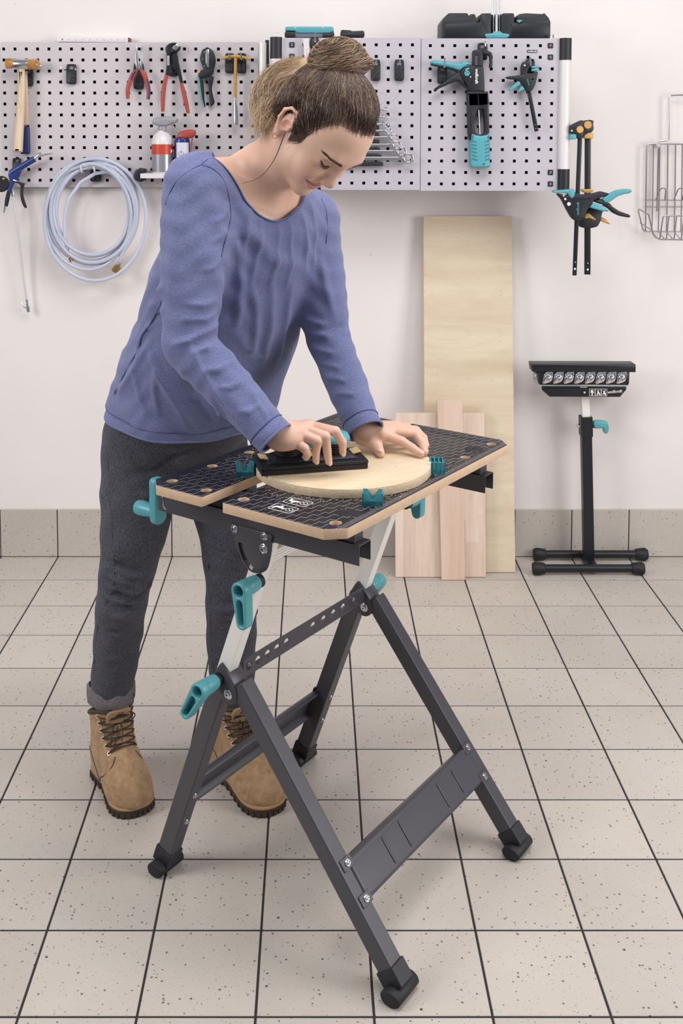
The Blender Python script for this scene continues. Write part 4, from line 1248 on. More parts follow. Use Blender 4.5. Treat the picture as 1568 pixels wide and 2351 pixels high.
JC = [([(228, 1335), (270, 1360), (320, 1370), (350, 1352)], 0.009, -0.008), ([(235, 1310), (275, 1330), (310, 1345)], 0.008, 0.006), ([(240, 1375), (290, 1395), (335, 1390)], 0.008, -0.006), ([(225, 1400), (270, 1415), (330, 1405)], 0.008, 0.005),
      ([(240, 1280), (280, 1300), (320, 1318)], 0.009, -0.005), ([(350, 1330), (330, 1360), (300, 1378)], 0.007, -0.005), ([(220, 1440), (265, 1452), (325, 1440)], 0.009, -0.004), ([(215, 1500), (260, 1512), (318, 1500)], 0.009, 0.003),
      ([(468, 1380), (520, 1385), (585, 1375)], 0.009, -0.006), ([(470, 1350), (520, 1360), (580, 1340)], 0.009, 0.005), ([(480, 1410), (530, 1418), (590, 1405)], 0.008, 0.004), ([(475, 1300), (520, 1322)], 0.009, -0.004), ([(480, 1500), (530, 1515), (585, 1505)], 0.009, 0.004),
      ([(345, 1345), (300, 1362), (262, 1352), (232, 1330)], 0.010, 0.006), ([(238, 1360), (280, 1385), (330, 1380)], 0.009, 0.005), ([(255, 1300), (300, 1322), (345, 1318)], 0.010, 0.004), ([(570, 1390), (520, 1400), (478, 1392)], 0.009, 0.005),
      ([(400, 1045), (360, 1075), (300, 1090)], 0.010, -0.005), ([(420, 1060), (380, 1110), (330, 1140)], 0.010, 0.005), ([(440, 1030), (410, 1050), (380, 1060)], 0.008, -0.005)]
jv = creases(jv, jnn, jbv, [(p_, w__ * 0.85, d__ * 2.1) for p_, w__, d__ in JC])
jv = jv + jnn * (0.0012 * np.sin(jv[:, 2] * 70 + 2.2 * np.sin(jv[:, 0] * 50) + jv[:, 1] * 30))[:, None]
jt = tris(jq)
isR = jv[:, 0] < -0.325
ra_, rb_ = A3(PR[-2]), A3(PR[-1]); la_, lb_ = A3(PL[-2]), A3(PL[-1])
dz = np.where(isR, jv[:, 2] - (RA[2] + 0.006), jv[:, 2] - 0.172)
J1, JT, JE = clip(jv, jt, dz)
jeans = link('jeans', mesh_from('jeans', J1, JT, DENIM), person, angle=None)
jbv2 = bvh_of(J1, JT)
# rolled cuff on her right leg, plain hem on the left
for L_ in loops(J1, JE)[:2]:
    cx = sum((p for p in L_), Vector()) / len(L_)
    P_ = relax(resample(relax(L_, 3), 48), 4)
    if cx.x < -0.325:
        m = MB(); prof = [(0.000, 0.030), (0.0055, 0.026), (0.0062, 0.006), (0.0050, -0.008), (0.0015, -0.012), (-0.001, -0.006)]
        nn = len(P_); vs_ = []; fs = []
        for i, p in enumerate(P_):
            out = (p - cx); out.z = 0; out.normalize()
            for (o_, z_) in prof: vs_.append(p + out * (o_ + 0.001 * math.sin(i * 1.1)) + Vector((0, 0, z_ + 0.0006 * math.sin(i * 0.7))))
        kk = len(prof)
        for i in range(nn):
            for j in range(kk - 1): fs.append((i * kk + j, ((i + 1) % nn) * kk + j, ((i + 1) % nn) * kk + j + 1, i * kk + j + 1))
        m.add(vs_, fs).build('rolled_cuff', DENIM_IN, jeans, angle=60)
    else:
        MB().tube(P_, 0.0035, 8, closed=True).build('leg_hem', DENIM, jeans, angle=None)
def jseam(name, pix, r=0.0010):
    P_ = [hit(jbv2, x, y) for x, y in spx(pix, 5)]
    P_ = [p for p in P_ if p is not None]
    if len(P_) > 3:
        P_ = relax(P_, 2, False)
        MB().tube([p + (EYE - p).normalized() * 0.0004 for p in P_], r, 6).build(name, DENIM_S, jeans, angle=None)
jseam('outer_seam', [(249, 960), (247, 1060), (251, 1140), (256, 1200), (257, 1260), (262, 1310), (258, 1345), (243, 1380), (225, 1430), (217, 1500), (215, 1560)])
jseam('outer_seam', [(478, 1290), (476, 1340), (482, 1385), (482, 1440), (486, 1500), (492, 1560), (500, 1610)], 0.0009)
# ---- boots
NUB = cloth_mat('tan_nubuck', (150, 120, 90), (178, 146, 112), 60.0, (1, 1, 1), 0.75, 0.12, 0.15)
SOLE = mat('brown_rubber', (64, 50, 44), 0.7, bump=0.1, bscale=120)
WELT = mat('tan_welt', (176, 138, 96), 0.6)
LACE = mat('dark_lace', (52, 38, 32), 0.7)
EYEL = mat('pale_eyelet', (222, 206, 184), 0.35, metal=0.3)
COLLAR = mat('brown_padded_collar', (72, 56, 50), 0.7)
def boot(heel, toe, ankle, label, emblem=True):
    heel = A3(heel); toe = A3(toe); ankle = A3(ankle)
    fx = toe - heel; L = np.linalg.norm(fx[:2]); fx = A3((fx[0], fx[1], 0)) / L; sx = A3((-fx[1], fx[0], 0)); up = A3((0, 0, 1))
    def P(f, s, z): return heel + fx * f * L + sx * s + up * z
    # f along the boot 0 heel..1 toe
    b = Field()
    b.ell(P(0.75, 0, 0.043), (0.060, 0.046, 0.034), 0.03, R=np.stack([fx, sx, up], 1)); b.ell(P(0.74, 0, 0.028), (0.064, 0.0475, 0.020), 0.02, R=np.stack([fx, sx, up], 1)); b.ell(P(0.30, 0, 0.028), (0.070, 0.0365, 0.022), 0.02, R=np.stack([fx, sx, up], 1))
    b.ell(P(0.58, 0, 0.060), (0.070, 0.043, 0.046), 0.03, R=np.stack([fx, sx, up], 1))
    b.ell(P(0.20, 0, 0.058), (0.052, 0.037, 0.052), 0.03, R=np.stack([fx, sx, up], 1))
    tp = ankle + A3((0, 0, 0.0)); tp[2] = 0.176
    b.cone(P(0.24, 0, 0.09), tp, 0.043, 0.049, 0.035)
    b.cone(P(0.50, 0, 0.082), P(0.33, 0, 0.13), 0.036, 0.036, 0.03)
    lo = np.minimum(np.minimum(P(0, 0, 0), P(1, 0, 0)), tp) - 0.09; hi = np.maximum(np.maximum(P(0, 0, 0), P(1, 0, 0)), tp) + 0.09
    lo[2] = 0.0; hi[2] = 0.26
    v, q = surf(b, lo, hi, 0.0034)
    t = tris(q)
    # collar cut: higher at the front tongue
    fz = (v - heel) @ fx / L
    v1, t1, e1 = clip(v, t, 0.186 - 0.028 * np.clip((0.35 - fz) / 0.3, 0, 1) - v[:, 2])
    v2, t2, e2 = clip(v1, t1, v1[:, 2] - 0.020)
    bt = link('boot', mesh_from('boot', v2, t2, NUB), person, angle=None)
    bt['label'] = label
    bvb = bvh_of(v2, t2)
    LL = loops(v1, e1)
    if LL: MB().tube(relax(resample(relax(LL[0], 2), 60), 3), 0.0050, 10, closed=True).build('padded_collar', COLLAR, bt, angle=None)
    # sole, welt
    ol = [(-0.02, 0.0), (-0.012, 0.026), (0.06, 0.037), (0.22, 0.038), (0.42, 0.036), (0.62, 0.045), (0.80, 0.0505), (0.93, 0.043), (1.01, 0.024), (1.03, 0.0),
          (1.01, -0.024), (0.93, -0.043), (0.80, -0.0505), (0.62, -0.045), (0.42, -0.036), (0.22, -0.038), (0.06, -0.037), (-0.012, -0.026)]
    ol = [(x * L, y * 0.99) for x, y in ol]; ol = spx(ol, 4, True)
    M = Matrix(((fx[0], sx[0], 0, heel[0]), (fx[1], sx[1], 0, heel[1]), (0, 0, 1, 0), (0, 0, 0, 1)))
    so_ = link('sole', plate_mesh('sole', ol, [], 0.018, 0.002, SOLE, M @ Matrix.Translation((0, 0, 0.009))), bt, angle=60)
    link('welt', plate_mesh('welt', [(x * 1.008, y * 1.015) for x, y in ol], [], 0.006, 0.0015, WELT, M @ Matrix.Translation((0, 0, 0.0205))), bt, angle=60)
    n = len(ol)
    for k in range(0, n, 2):      # tread lugs around the edge
        x, y = ol[k]; p = Vector((x, y, 0.0060)); 
        tx, ty = ol[(k + 1) % n][0] - ol[k - 1][0], ol[(k + 1) % n][1] - ol[k - 1][1]
        mm = MB().box((0, 0, 0), (0.0072, 0.0044, 0.0098)); me = mm.mesh('lug', SOLE)
        me.transform(M @ Matrix.Translation(p) @ Matrix.Rotation(math.atan2(ty, tx), 4, 'Z')); link('lug', me, so_)
    # eyelets, facing edges, laces
    rows = [(0.60, 0.112), (0.53, 0.122), (0.465, 0.134), (0.42, 0.148), (0.385, 0.162), (0.36, 0.176)]
    el = {1: [], -1: []}
    for i, (f, z) in enumerate(rows):
        for s in (1, -1):
            o_ = Vector(P(f, 0, z)) + Vector(sx) * s * (0.024 + 0.001 * i)
            ctr = Vector(P(f - 0.22, 0, z - 0.045))
            dr = (o_ + Vector(sx) * s * 0.012 - ctr).normalized()
            h_ = bvb.ray_cast(ctr + dr * 0.2, -dr)
            if h_[0] is None: continue
            el[s].append((h_[0], h_[1]))
            MB().lathe([(0.0048, 0), (0.0046, 0.0012), (0.0026, 0.0012), (0.0024, -0.0005)], h_[0] + h_[1] * 0.0004, h_[1], 14).build('eyelet', EYEL, bt)
            MB().lathe([(0.0024, 0), (0.0, 0.0002)], h_[0] + h_[1] * 0.0006, h_[1], 10).build('eyelet_hole', DARK, bt)
    def over(a, b, lift):
        pts = []
        for k in range(7):
            t_ = k / 6; p = a[0].lerp(b[0], t_); nn = (a[1].lerp(b[1], t_)).normalized()
            q_ = bvb.find_nearest(p)
            p = q_[0] + q_[1] * (0.0022 + lift * math.sin(math.pi * t_))
            pts.append(p)
        return pts
    for s in (1, -1):   # crossed laces and facing edge
        if len(el[s]) > 3:
            edge = []
            for p, nn in el[s]:
                q_ = bvb.find_nearest(p - Vector(sx) * s * 0.009 + nn * 0.002); edge.append(q_[0] + q_[1] * 0.0008)
            MB().tube(smooth_path(edge, 4), 0.0022, 6, flat=(0.6, 1.0)).build('lace_facing', NUB, bt, angle=None)
    k = min(len(el[1]), len(el[-1]))
    for i in range(k - 1):
        MB().tube(over(el[1][i], el[-1][i + 1], 0.004), 0.0014, 6).build('lace', LACE, bt, angle=None)
        MB().tube(over(el[-1][i], el[1][i + 1], 0.003), 0.0014, 6).build('lace', LACE, bt, angle=None)
    if k:
        MB().tube(over(el[1][0], el[-1][0], 0.002), 0.0014, 6).build('lace', LACE, bt, angle=None)
        kn = (el[1][k - 2][0] + el[-1][k - 2][0]) / 2 + Vector(fx) * 0.014 + Vector((0, 0, 0.004))
        s0 = Vector(sx); f0 = Vector(fx); z0 = Vector((0, 0, 1))
        bow = MB().ell(kn, (0.005, 0.005, 0.004), None, 10, 6)
        bow.tube(smooth_path([kn, kn + s0 * 0.022 + z0 * 0.014 + f0 * 0.006, kn + s0 * 0.036 + z0 * 0.006 + f0 * 0.012, kn + s0 * 0.024 - z0 * 0.004 + f0 * 0.012, kn], 5), 0.0013, 6)
        bow.tube(smooth_path([kn, kn - s0 * 0.018 - z0 * 0.012 + f0 * 0.014, kn - s0 * 0.030 - z0 * 0.040 + f0 * 0.030, kn - s0 * 0.014 - z0 * 0.030 + f0 * 0.026, kn], 5), 0.0013, 6)
        bow.tube(smooth_path([kn, kn + s0 * 0.020 + z0 * 0.012 + f0 * 0.006, kn + s0 * 0.034 + z0 * 0.034, kn + s0 * 0.040 + z0 * 0.050], 5), 0.0013, 6)
        bow.tube(smooth_path([kn, kn + s0 * 0.004 - z0 * 0.014 + f0 * 0.016, kn - s0 * 0.004 - z0 * 0.034 + f0 * 0.030], 5), 0.0013, 6)
        bow.build('lace_bow', LACE, bt, angle=None)
    # tongue standing up behind the laces
    tq = Vector(P(0.45, 0, 0.162))
    Rt = Matrix((Vector(sx), Vector(fx) * 0.25 + Vector((0, 0, 0.97)), (Vector(sx)).cross(Vector(fx) * 0.25 + Vector((0, 0, 0.97))))).transposed()
    tgm = plate_mesh('tongue', rnd([(-0.026, -0.03), (0.026, -0.03), (0.030, 0.022), (0.024, 0.030), (-0.024, 0.030), (-0.030, 0.022)], 0.008, 4), [], 0.006, 0.002, NUB, Matrix.Translation(tq) @ Rt.to_4x4())
    tgo = link('tongue', tgm, bt, angle=60)
    if emblem:   # small burnt-in tree mark
        Mt = Matrix.Translation(tq) @ Rt.to_4x4() @ Matrix.Translation((0.002, 0.012, 0))
        sgn_ = 1 if (Rt @ Vector((0, 0, 1))).dot(Vector(fx)) > 0 else -1
        Mt = Mt @ Matrix.Translation((0, 0, sgn_ * 0.0033))
        link('tree_mark', plate_mesh('tree_mark', spx([(-0.008, 0.0), (-0.0085, 0.004), (-0.005, 0.0075), (0, 0.009), (0.005, 0.0075), (0.0085, 0.004), (0.008, 0.0), (0.004, -0.0015), (0.0012, -0.0005), (0.0015, -0.006), (-0.0015, -0.006), (-0.0012, -0.0005), (-0.004, -0.0015)], 2, True), [], 0.0004, 0, COLLAR, Mt), tgo)
        link('tree_mark', plate_mesh('tree_mark', circ(0, 0.001, 0.0115, 24), [circ(0, 0.001, 0.0105, 24)], 0.0004, 0, COLLAR, Mt), tgo)
    # stitched counter and toe seams
    def stitch(pts):
        P_ = []
        for f, s, z in pts:
            q_ = bvb.find_nearest(Vector(P(f, s, z))); P_.append(q_[0] + q_[1] * 0.0004)
        MB().tube(smooth_path(P_, 4), 0.0011, 5).build('stitching', COLLAR, bt, angle=None)
    for s in (1, -1):
        stitch([(0.02, 0.03 * s, 0.075), (0.16, 0.045 * s, 0.085), (0.28, 0.045 * s, 0.075), (0.36, 0.045 * s, 0.045), (0.40, 0.045 * s, 0.028)])
        stitch([(0.64, 0.02 * s, 0.10), (0.68, 0.03 * s, 0.085), (0.60, 0.045 * s, 0.062), (0.50, 0.045 * s, 0.05), (0.42, 0.045 * s, 0.03)])
    return bt
boot((-0.492, 2.448, 0), (-0.384, 2.276, 0), RA, 'tan boot, laces tied in a bow, rolled jeans cuff above')
boot((-0.225, 2.468, 0), (-0.090, 2.282, 0), LA, 'tan boot partly behind the bench leg')
# ------------------------------------------------------------------ hair
HAIRM = bpy.data.materials.new('hair'); HAIRM.use_nodes = True
def m_hair():
    n = N(HAIRM); b = pbsdf(HAIRM)
    ca = n.add('ShaderNodeVertexColor', layer_name='Col')
    n.l.new(ca.outputs[0], b.inputs['Base Color'])
    b.inputs['Roughness'].default_value = 0.42; b.inputs['Specular IOR Level'].default_value = 0.35
m_hair()
scalp = Field()
scalp.ell((-0.005, 0.045, 0), (0.093, 0.080, 0.072)); scalp.ell((0.030, 0.050, 0), (0.060, 0.055, 0.058), 0.03)
scalp.ell((-0.035, -0.015, 0), (0.055, 0.05, 0.055), 0.03)
def hair_g(h):
    T_ = np.interp(h[:, 1], [-0.05, -0.0126, 0.024, 0.061, 0.081, 0.0935, 0.0985, 0.104, 0.12], [0.016, 0.0236, 0.031, 0.040, 0.0435, 0.050, 0.066, 0.095, 0.2])
    ul = np.interp(h[:, 0], [-0.1, -0.05, -0.036, -0.022, -0.002, 0.003, 0.012, 0.024, 0.05], [-0.055, -0.050, -0.022, 0.036, 0.036, -0.006, -0.020, -0.018, -0.02])
    UX, FX = [-0.05, -0.0126, 0.024, 0.061, 0.081, 0.0935, 0.0985, 0.104, 0.12], [0.016, 0.0236, 0.031, 0.040, 0.0435, 0.050, 0.066, 0.095, 0.2]
    sl_ = (np.interp(h[:, 1] + 0.003, UX, FX) - np.interp(h[:, 1] - 0.003, UX, FX)) / 0.006
    return np.minimum((T_ - h[:, 0]) / np.sqrt(1 + sl_ ** 2), h[:, 1] - ul)
def hair_sdf(h):
    g = np.clip(hair_g(h) / 0.035, 0, 1); th_ = 0.0005 + (0.0135 - 0.0065 * np.clip(h[:, 0] / 0.05, 0, 1)) * g * g * (3 - 2 * g)
    return scalp(h) - th_
hcv, hcq = surf(hair_sdf, (-0.125, -0.08, -0.105), (0.12, 0.155, 0.105), 0.004, 1)
hct = tris(hcq)
hcv, hct, _e = clip(hcv, hct, hair_g(hcv) - 0.001)
rng = np.random.RandomState(5)
DK = A3(lin((62, 50, 48))[:3]); MD = A3(lin((104, 82, 70))[:3]); BL = A3(lin((206, 172, 138))[:3]); CREAM = A3(lin((226, 200, 168))[:3])
def hcol(n_): return np.tile(A3(lin((58, 48, 45))[:3]), (n_, 1))
fade = np.clip(hair_g(hcv) / 0.016, 0, 1)[:, None]
hair = link('hair', mesh_from('hair', np.array([H2W(p) for p in hcv]), hct, HAIRM, A3(lin((196, 152, 130))[:3]) * (1 - fade) + hcol(len(hcv)) * fade), person, angle=None)
def strands(name, paths, cols, rad, parent, sides=3):
    """paths: (n, k, 3) world points; cols (n, k, 3); rad (n, k)"""
    n_, k_, _ = paths.shape
    t = np.gradient(paths, axis=1); t /= np.maximum(np.linalg.norm(t, axis=2, keepdims=True), 1e-9)
    ref = np.tile(A3((0.3, 0.2, 0.93)), (n_, k_, 1))
    a = np.cross(t, ref); a /= np.maximum(np.linalg.norm(a, axis=2, keepdims=True), 1e-9); b = np.cross(t, a)
    V_ = np.stack([paths + (a * math.cos(2 * math.pi * s / sides) + b * math.sin(2 * math.pi * s / sides)) * rad[..., None] for s in range(sides)], 2)   # n,k,s,3
    idx = np.arange(n_ * k_ * sides).reshape(n_, k_, sides)
    F_ = []
    for s in range(sides):
        s2 = (s + 1) % sides
        F_.append(np.stack([idx[:, :-1, s], idx[:, :-1, s2], idx[:, 1:, s2], idx[:, 1:, s]], -1).reshape(-1, 4))
    C_ = np.repeat(cols[:, :, None, :], sides, 2).reshape(-1, 3)
    o = link(name, mesh_from(name, V_.reshape(-1, 3), np.concatenate(F_), HAIRM, C_), parent, angle=None)
    o['kind'] = 'stuff'
    return o
def to_surface(h, off):
    """push head-space points out to the hair surface"""
    c = A3((-0.012, 0.045, 0)); d = h - c; d /= np.maximum(np.linalg.norm(d, axis=1, keepdims=True), 1e-9)
    r = np.full(len(h), 0.09)
    for _ in range(7): r = r - hair_sdf(c + d * r[:, None]) * 0.9
    return c + d * (r + off)[:, None]
# combed strands: from hairline and scalp up to the bun
NS, KS = 5200, 9
g_ = hair_g(hcv); cand = np.where(g_ > 0.0005)[0]
w_ = np.where(g_[cand] < 0.012, 4.0, 1.0); st_ = hcv[rng.choice(cand, NS, p=w_ / w_.sum())]
end = A3((-0.078, 0.100, 0.0)) + rng.normal(0, 0.010, (NS, 3))
tt = np.linspace(0, 1, KS)
ln = rng.uniform(0.55, 1.0, NS)
ex0 = np.where(hair_g(st_) < 0.012, 0.12 * rng.rand(NS) ** 2.2, 0.0)
P_ = st_[:, None] + (end - st_)[:, None] * (-ex0[:, None] + tt[None, :] * (ln + ex0)[:, None])[..., None]
ph = rng.uniform(0, 6.28, (NS, 1)); amp = rng.uniform(0.000, 0.0032, (NS, 1))
wig = amp * np.sin(tt[None] * rng.uniform(4, 11, (NS, 1)) + ph)
sidev = np.cross(end - st_, A3((0, 1, 0.2))); sidev /= np.maximum(np.linalg.norm(sidev, axis=1, keepdims=True), 1e-6)
P_ = P_ + sidev[:, None] * wig[..., None]
S_ = to_surface(P_.reshape(-1, 3), 0.0).reshape(NS, KS, 3)
lift = (0.0003 + 0.0022 * rng.rand(NS, 1) * np.sin(np.pi * np.clip(tt[None], 0, 1)) )
S_ = S_ + (S_ - A3((-0.012, 0.045, 0))) / 0.09 * lift[..., None]
W_ = HC + HS * (S_ @ HB_.T)
br = rng.rand(NS, 1, 1) ** 2.2
frontness = np.clip((S_[..., 0:1] + 0.02) / 0.08, 0, 1)
C_ = DK + (MD - DK) * br + (BL - MD) * np.clip(rng.rand(NS, 1, 1) ** 8 + 0.25 * tt[None, :, None] * rng.rand(NS, 1, 1) ** 2, 0, 1) * 0.8
C_ = np.broadcast_to(C_, (NS, KS, 3)) 
R_ = (rng.uniform(0.00022, 0.00055, (NS, 1)) * np.where(tt[None] > 0.9, 0.6, np.where(tt[None] < 0.05, 0.25, np.where(tt[None] < 0.15, 0.6, 1.0))))
strands('combed_strands', W_, C_, R_, hair)
# bun
bc = H2W((-0.092, 0.113, 0.004))
bc = bc - A3((0, 0, 0.007)); be1 = A3((1, 0, 0.12)); be1 /= np.linalg.norm(be1); be3 = A3((-0.10, -0.25, 0.96)); be3 -= be1 * (be3 @ be1); be3 /= np.linalg.norm(be3); be2 = np.cross(be3, be1)
BB = np.stack([be1, be2, be3], 1); brad = A3((0.053, 0.048, 0.041))
bf = Field(); bf.ell(bc, brad, R=BB); bf.cone(bc + be1 * 0.03 - be3 * 0.012, bc + be1 * 0.058 - be3 * 0.014, 0.020, 0.010, 0.02); bf.cone(bc - be3 * 0.02, H2W((-0.065, 0.085, 0)), 0.032, 0.036, 0.015)
lo_, hi_ = bc - 0.09, bc + 0.09
bv_, bq_ = surf(bf, lo_, hi_, 0.004, 1)
bun = link('bun', mesh_from('bun', bv_, bq_, HAIRM, np.tile(A3(lin((74, 58, 50))[:3]), (len(bv_), 1))), hair, angle=None)
NBN, KB = 1700, 12
th0 = rng.uniform(0, 2 * np.pi, (NBN, 1)); span = rng.uniform(1.2, 3.6, (NBN, 1)); tb_ = np.linspace(0, 1, KB)[None]
tilt = rng.normal(0.25, 0.35, (NBN, 1)); hgt = rng.uniform(-0.85, 0.9, (NBN, 1))
ang_ = th0 + span * tb_
zz = np.clip(hgt + tilt * (tb_ - 0.5) * 1.2 + 0.08 * np.sin(ang_ * 2 + th0), -0.97, 0.97)
rr_ = np.sqrt(1 - zz ** 2)
loc_ = np.stack([rr_ * np.cos(ang_), rr_ * np.sin(ang_), zz], -1) * brad
Wb = bc + loc_ @ BB.T
dirb = (Wb - bc) / np.linalg.norm(Wb - bc, axis=2, keepdims=True)
for _ in range(5): Wb = Wb - dirb * bf(Wb.reshape(-1, 3)).reshape(NBN, KB, 1) * 0.8
Wb = Wb + dirb * (rng.uniform(0.0002, 0.0035, (NBN, 1)) * np.sin(np.pi * (0.1 + 0.8 * tb_)))[..., None]
mixb = (rng.rand(NBN, 1, 1) ** 1.7)
Cb = np.broadcast_to(DK * 1.2 + (BL - DK * 1.2) * mixb, (NBN, KB, 3))
strands('bun_strands', Wb, Cb, np.broadcast_to(rng.uniform(0.00028, 0.00070, (NBN, 1)), (NBN, KB)) * np.sin(np.pi * (0.08 + 0.84 * tb_)), bun)
# loose blonde mass at the nape, gathered up to the bun
mf = Field()
ctl = [A3(at(648, 297, 2.115)), A3(at(622, 262, 2.135)), A3(at(622, 222, 2.145)), A3(at(652, 184, 2.14)), A3(at(712, 166, 2.11))]
mf.chain(ctl, [0.015, 0.028, 0.034, 0.032, 0.030], 0.02)
mv_, mq_ = surf(mf, np.min(ctl, 0) - 0.05, np.max(ctl, 0) + 0.05, 0.0045, 1)
mass = link('loose_hair', mesh_from('loose_hair', mv_, mq_, HAIRM, np.tile(A3(lin((176, 148, 118))[:3]), (len(mv_), 1))), hair, angle=None)
NL, KL = 2000, 12
def cat_rom(C, t):
    m = len(C) - 1; x = np.clip(t * m, 0, m - 1e-6); i = x.astype(int); f = (x - i)[..., None]
    Cp = np.array([C[0]] + list(C) + [C[-1]])
    p0, p1, p2, p3 = Cp[i], Cp[i + 1], Cp[i + 2], Cp[i + 3]
    return 0.5 * ((2 * p1) + (p2 - p0) * f + (2 * p0 - 5 * p1 + 4 * p2 - p3) * f ** 2 + (3 * p1 - p0 - 3 * p2 + p3) * f ** 3)
tl = np.linspace(0, 1, KL)[None]
t0 = rng.uniform(0.0, 0.45, (NL, 1)); t1 = t0 + rng.uniform(0.35, 0.75, (NL, 1)); t1 = np.minimum(t1, 1.0)
tc_ = t0 + (t1 - t0) * tl
base = cat_rom(np.array(ctl), tc_)
rad_ = np.interp(tc_, np.linspace(0, 1, 5), [0.015, 0.028, 0.034, 0.032, 0.030])
aa = rng.uniform(0, 2 * np.pi, (NL, 1)) + rng.uniform(-1.2, 1.2, (NL, 1)) * tl
dirv = np.stack([0.75 * np.cos(aa), np.sin(aa), 0.66 * np.cos(aa)], -1)
tg_ = np.gradient(base, axis=1); tg_ /= np.maximum(np.linalg.norm(tg_, axis=2, keepdims=True), 1e-9)
e1_ = np.cross(tg_, A3((0, 1, 0))); e1_ /= np.maximum(np.linalg.norm(e1_, axis=2, keepdims=True), 1e-9); e2_ = np.cross(tg_, e1_)
Wl = base + (e1_ * np.cos(aa)[..., None] + e2_ * np.sin(aa)[..., None]) * (rad_ * rng.uniform(0.92, 1.06 + 0.3 * rng.rand(NL, 1) ** 3, (NL, 1)) + 0.003 * np.sin(tl * rng.uniform(3, 9, (NL, 1)) + rng.uniform(0, 6, (NL, 1))))[..., None]
mx = np.clip(rng.rand(NL, 1, 1) ** 0.55 * (1.2 - 0.3 * tc_[..., None]), 0, 1)
Cl = MD + (CREAM * 1.08 - MD) * mx
strands('loose_strands', Wl, Cl, np.broadcast_to(rng.uniform(0.00026, 0.00055, (NL, 1)), (NL, KL)) * np.sin(np.pi * (0.06 + 0.88 * tl)), mass)
# sideburn sweeping down in front of the ear
NQ = 170
q0 = np.stack([rng.uniform(0.018, 0.036, NQ), rng.uniform(0.005, 0.045, NQ), np.full(NQ, 0.07)], 1); q1 = np.stack([rng.normal(0.006, 0.006, NQ), rng.uniform(-0.034, -0.014, NQ), np.full(NQ, 0.063)], 1)
tq_ = np.linspace(0, 1, 8)[None, :, None]
Qp = q0[:, None] * (1 - tq_) + q1[:, None] * tq_ + A3((0.010, 0, 0)) * np.sin(np.pi * tq_) * rng.uniform(-0.2, 1, (NQ, 1, 1))
def skin_out(h_, off):
    c_ = A3((0.0, 0.0, 0.0)); d_ = h_ - c_; d_ /= np.linalg.norm(d_, axis=1, keepdims=True); r_ = np.full(len(h_), 0.08)
    for _ in range(8): r_ = r_ - hf_face(c_ + d_ * r_[:, None]) * 0.8
    return c_ + d_ * (r_ + off)[:, None]
hf_face = Field(); hf_face.ops = [op for op in hf.ops[:9]]
Qs = skin_out(Qp.reshape(-1, 3), 0.0012).reshape(NQ, 8, 3)
strands('sideburn_strands', HC + HS * (Qs @ HB_.T), np.broadcast_to(DK + (MD - DK) * rng.rand(NQ, 1, 1) ** 2, (NQ, 8, 3)), np.broadcast_to(rng.uniform(0.0002, 0.00045, (NQ, 1)), (NQ, 8)) * (1.1 - tq_[..., 0]), hair)
# free ends and flyaways
NF, KF = 420, 9
tf = np.linspace(0, 1, KF)[None, :, None]
s0 = np.array([A3(at(rng.uniform(600, 655), rng.uniform(215, 300), 2.115 + rng.uniform(-0.02, 0.03))) for _ in range(NF)])
e0 = np.array([A3(at(rng.normal(602, 20), rng.uniform(285, 335), 2.10 + rng.uniform(-0.03, 0.03))) for _ in range(NF)])
midp = (s0 + e0) / 2 + np.stack([-rng.uniform(0.0, 0.028, NF), rng.uniform(-0.01, 0.01, NF), rng.uniform(-0.005, 0.012, NF)], 1)
Wf = s0[:, None] * (1 - tf) ** 2 + midp[:, None] * 2 * tf * (1 - tf) + e0[:, None] * tf ** 2
Wf = Wf + (0.0025 * np.sin(tf * rng.uniform(5, 12, (NF, 1, 1)) + rng.uniform(0, 6, (NF, 1, 1)))) * A3((0.7, 0.2, 0.6))
Cf = np.broadcast_to(BL + (CREAM - BL) * rng.rand(NF, 1, 1), (NF, KF, 3)) * rng.uniform(0.55, 1.0, (NF, 1, 1))
strands('free_ends', Wf, Cf, np.broadcast_to(rng.uniform(0.0003, 0.0006, (NF, 1)), (NF, KF)) * (1.05 - tf[..., 0]), mass)
NY, KY = 130, 8
ty = np.linspace(0, 1, KY)[None, :, None]
idy = rng.choice(cand, NY); sy = to_surface(hcv[idy], 0.0); dy = sy - A3((-0.012, 0.045, 0)); dy /= np.linalg.norm(dy, axis=1, keepdims=True)
ey = sy + dy * rng.uniform(0.003, 0.016, (NY, 1)) + rng.normal(0, 0.016, (NY, 3)) + A3((-0.015, 0.008, 0))
my = (sy + ey) / 2 + dy * rng.uniform(0.002, 0.010, (NY, 1))
Wy = sy[:, None] * (1 - ty) ** 2 + my[:, None] * 2 * ty * (1 - ty) + ey[:, None] * ty ** 2
Wy = HC + HS * (Wy @ HB_.T)
strands('flyaway_strands', Wy, np.broadcast_to(MD + (BL - MD) * rng.rand(NY, 1, 1), (NY, KY, 3)), np.full((NY, KY), 0.00018), hair)
lock = smooth_path([A3(at(655, 303, 2.022)), A3(at(645, 330, 2.030)), A3(at(632, 362, 2.045)), A3(at(612, 392, 2.065)), A3(at(590, 411, 2.085)), A3(at(557, 421, 2.11))], 5)
lk = []
for p in lock:
    q = hbv.find_nearest(Vector(p)); lk.append(p if (EYE - p).length < (EYE - q[0]).length - 0.001 else q[0] + q[1] * 0.0012)
MBL = MB().tube(relax(lk, 2, False), list(np.linspace(0.0011, 0.0003, len(lk))), 6)
lme = MBL.mesh('hanging_lock', HAIRM); ca_ = lme.color_attributes.new('Col', 'FLOAT_COLOR', 'POINT')
ca_.data.foreach_set('color', np.tile(np.append(A3(lin((74, 56, 50))[:3]), 1.0).astype(np.float32), len(lme.vertices)))
link('hanging_lock', lme, hair, angle=None)
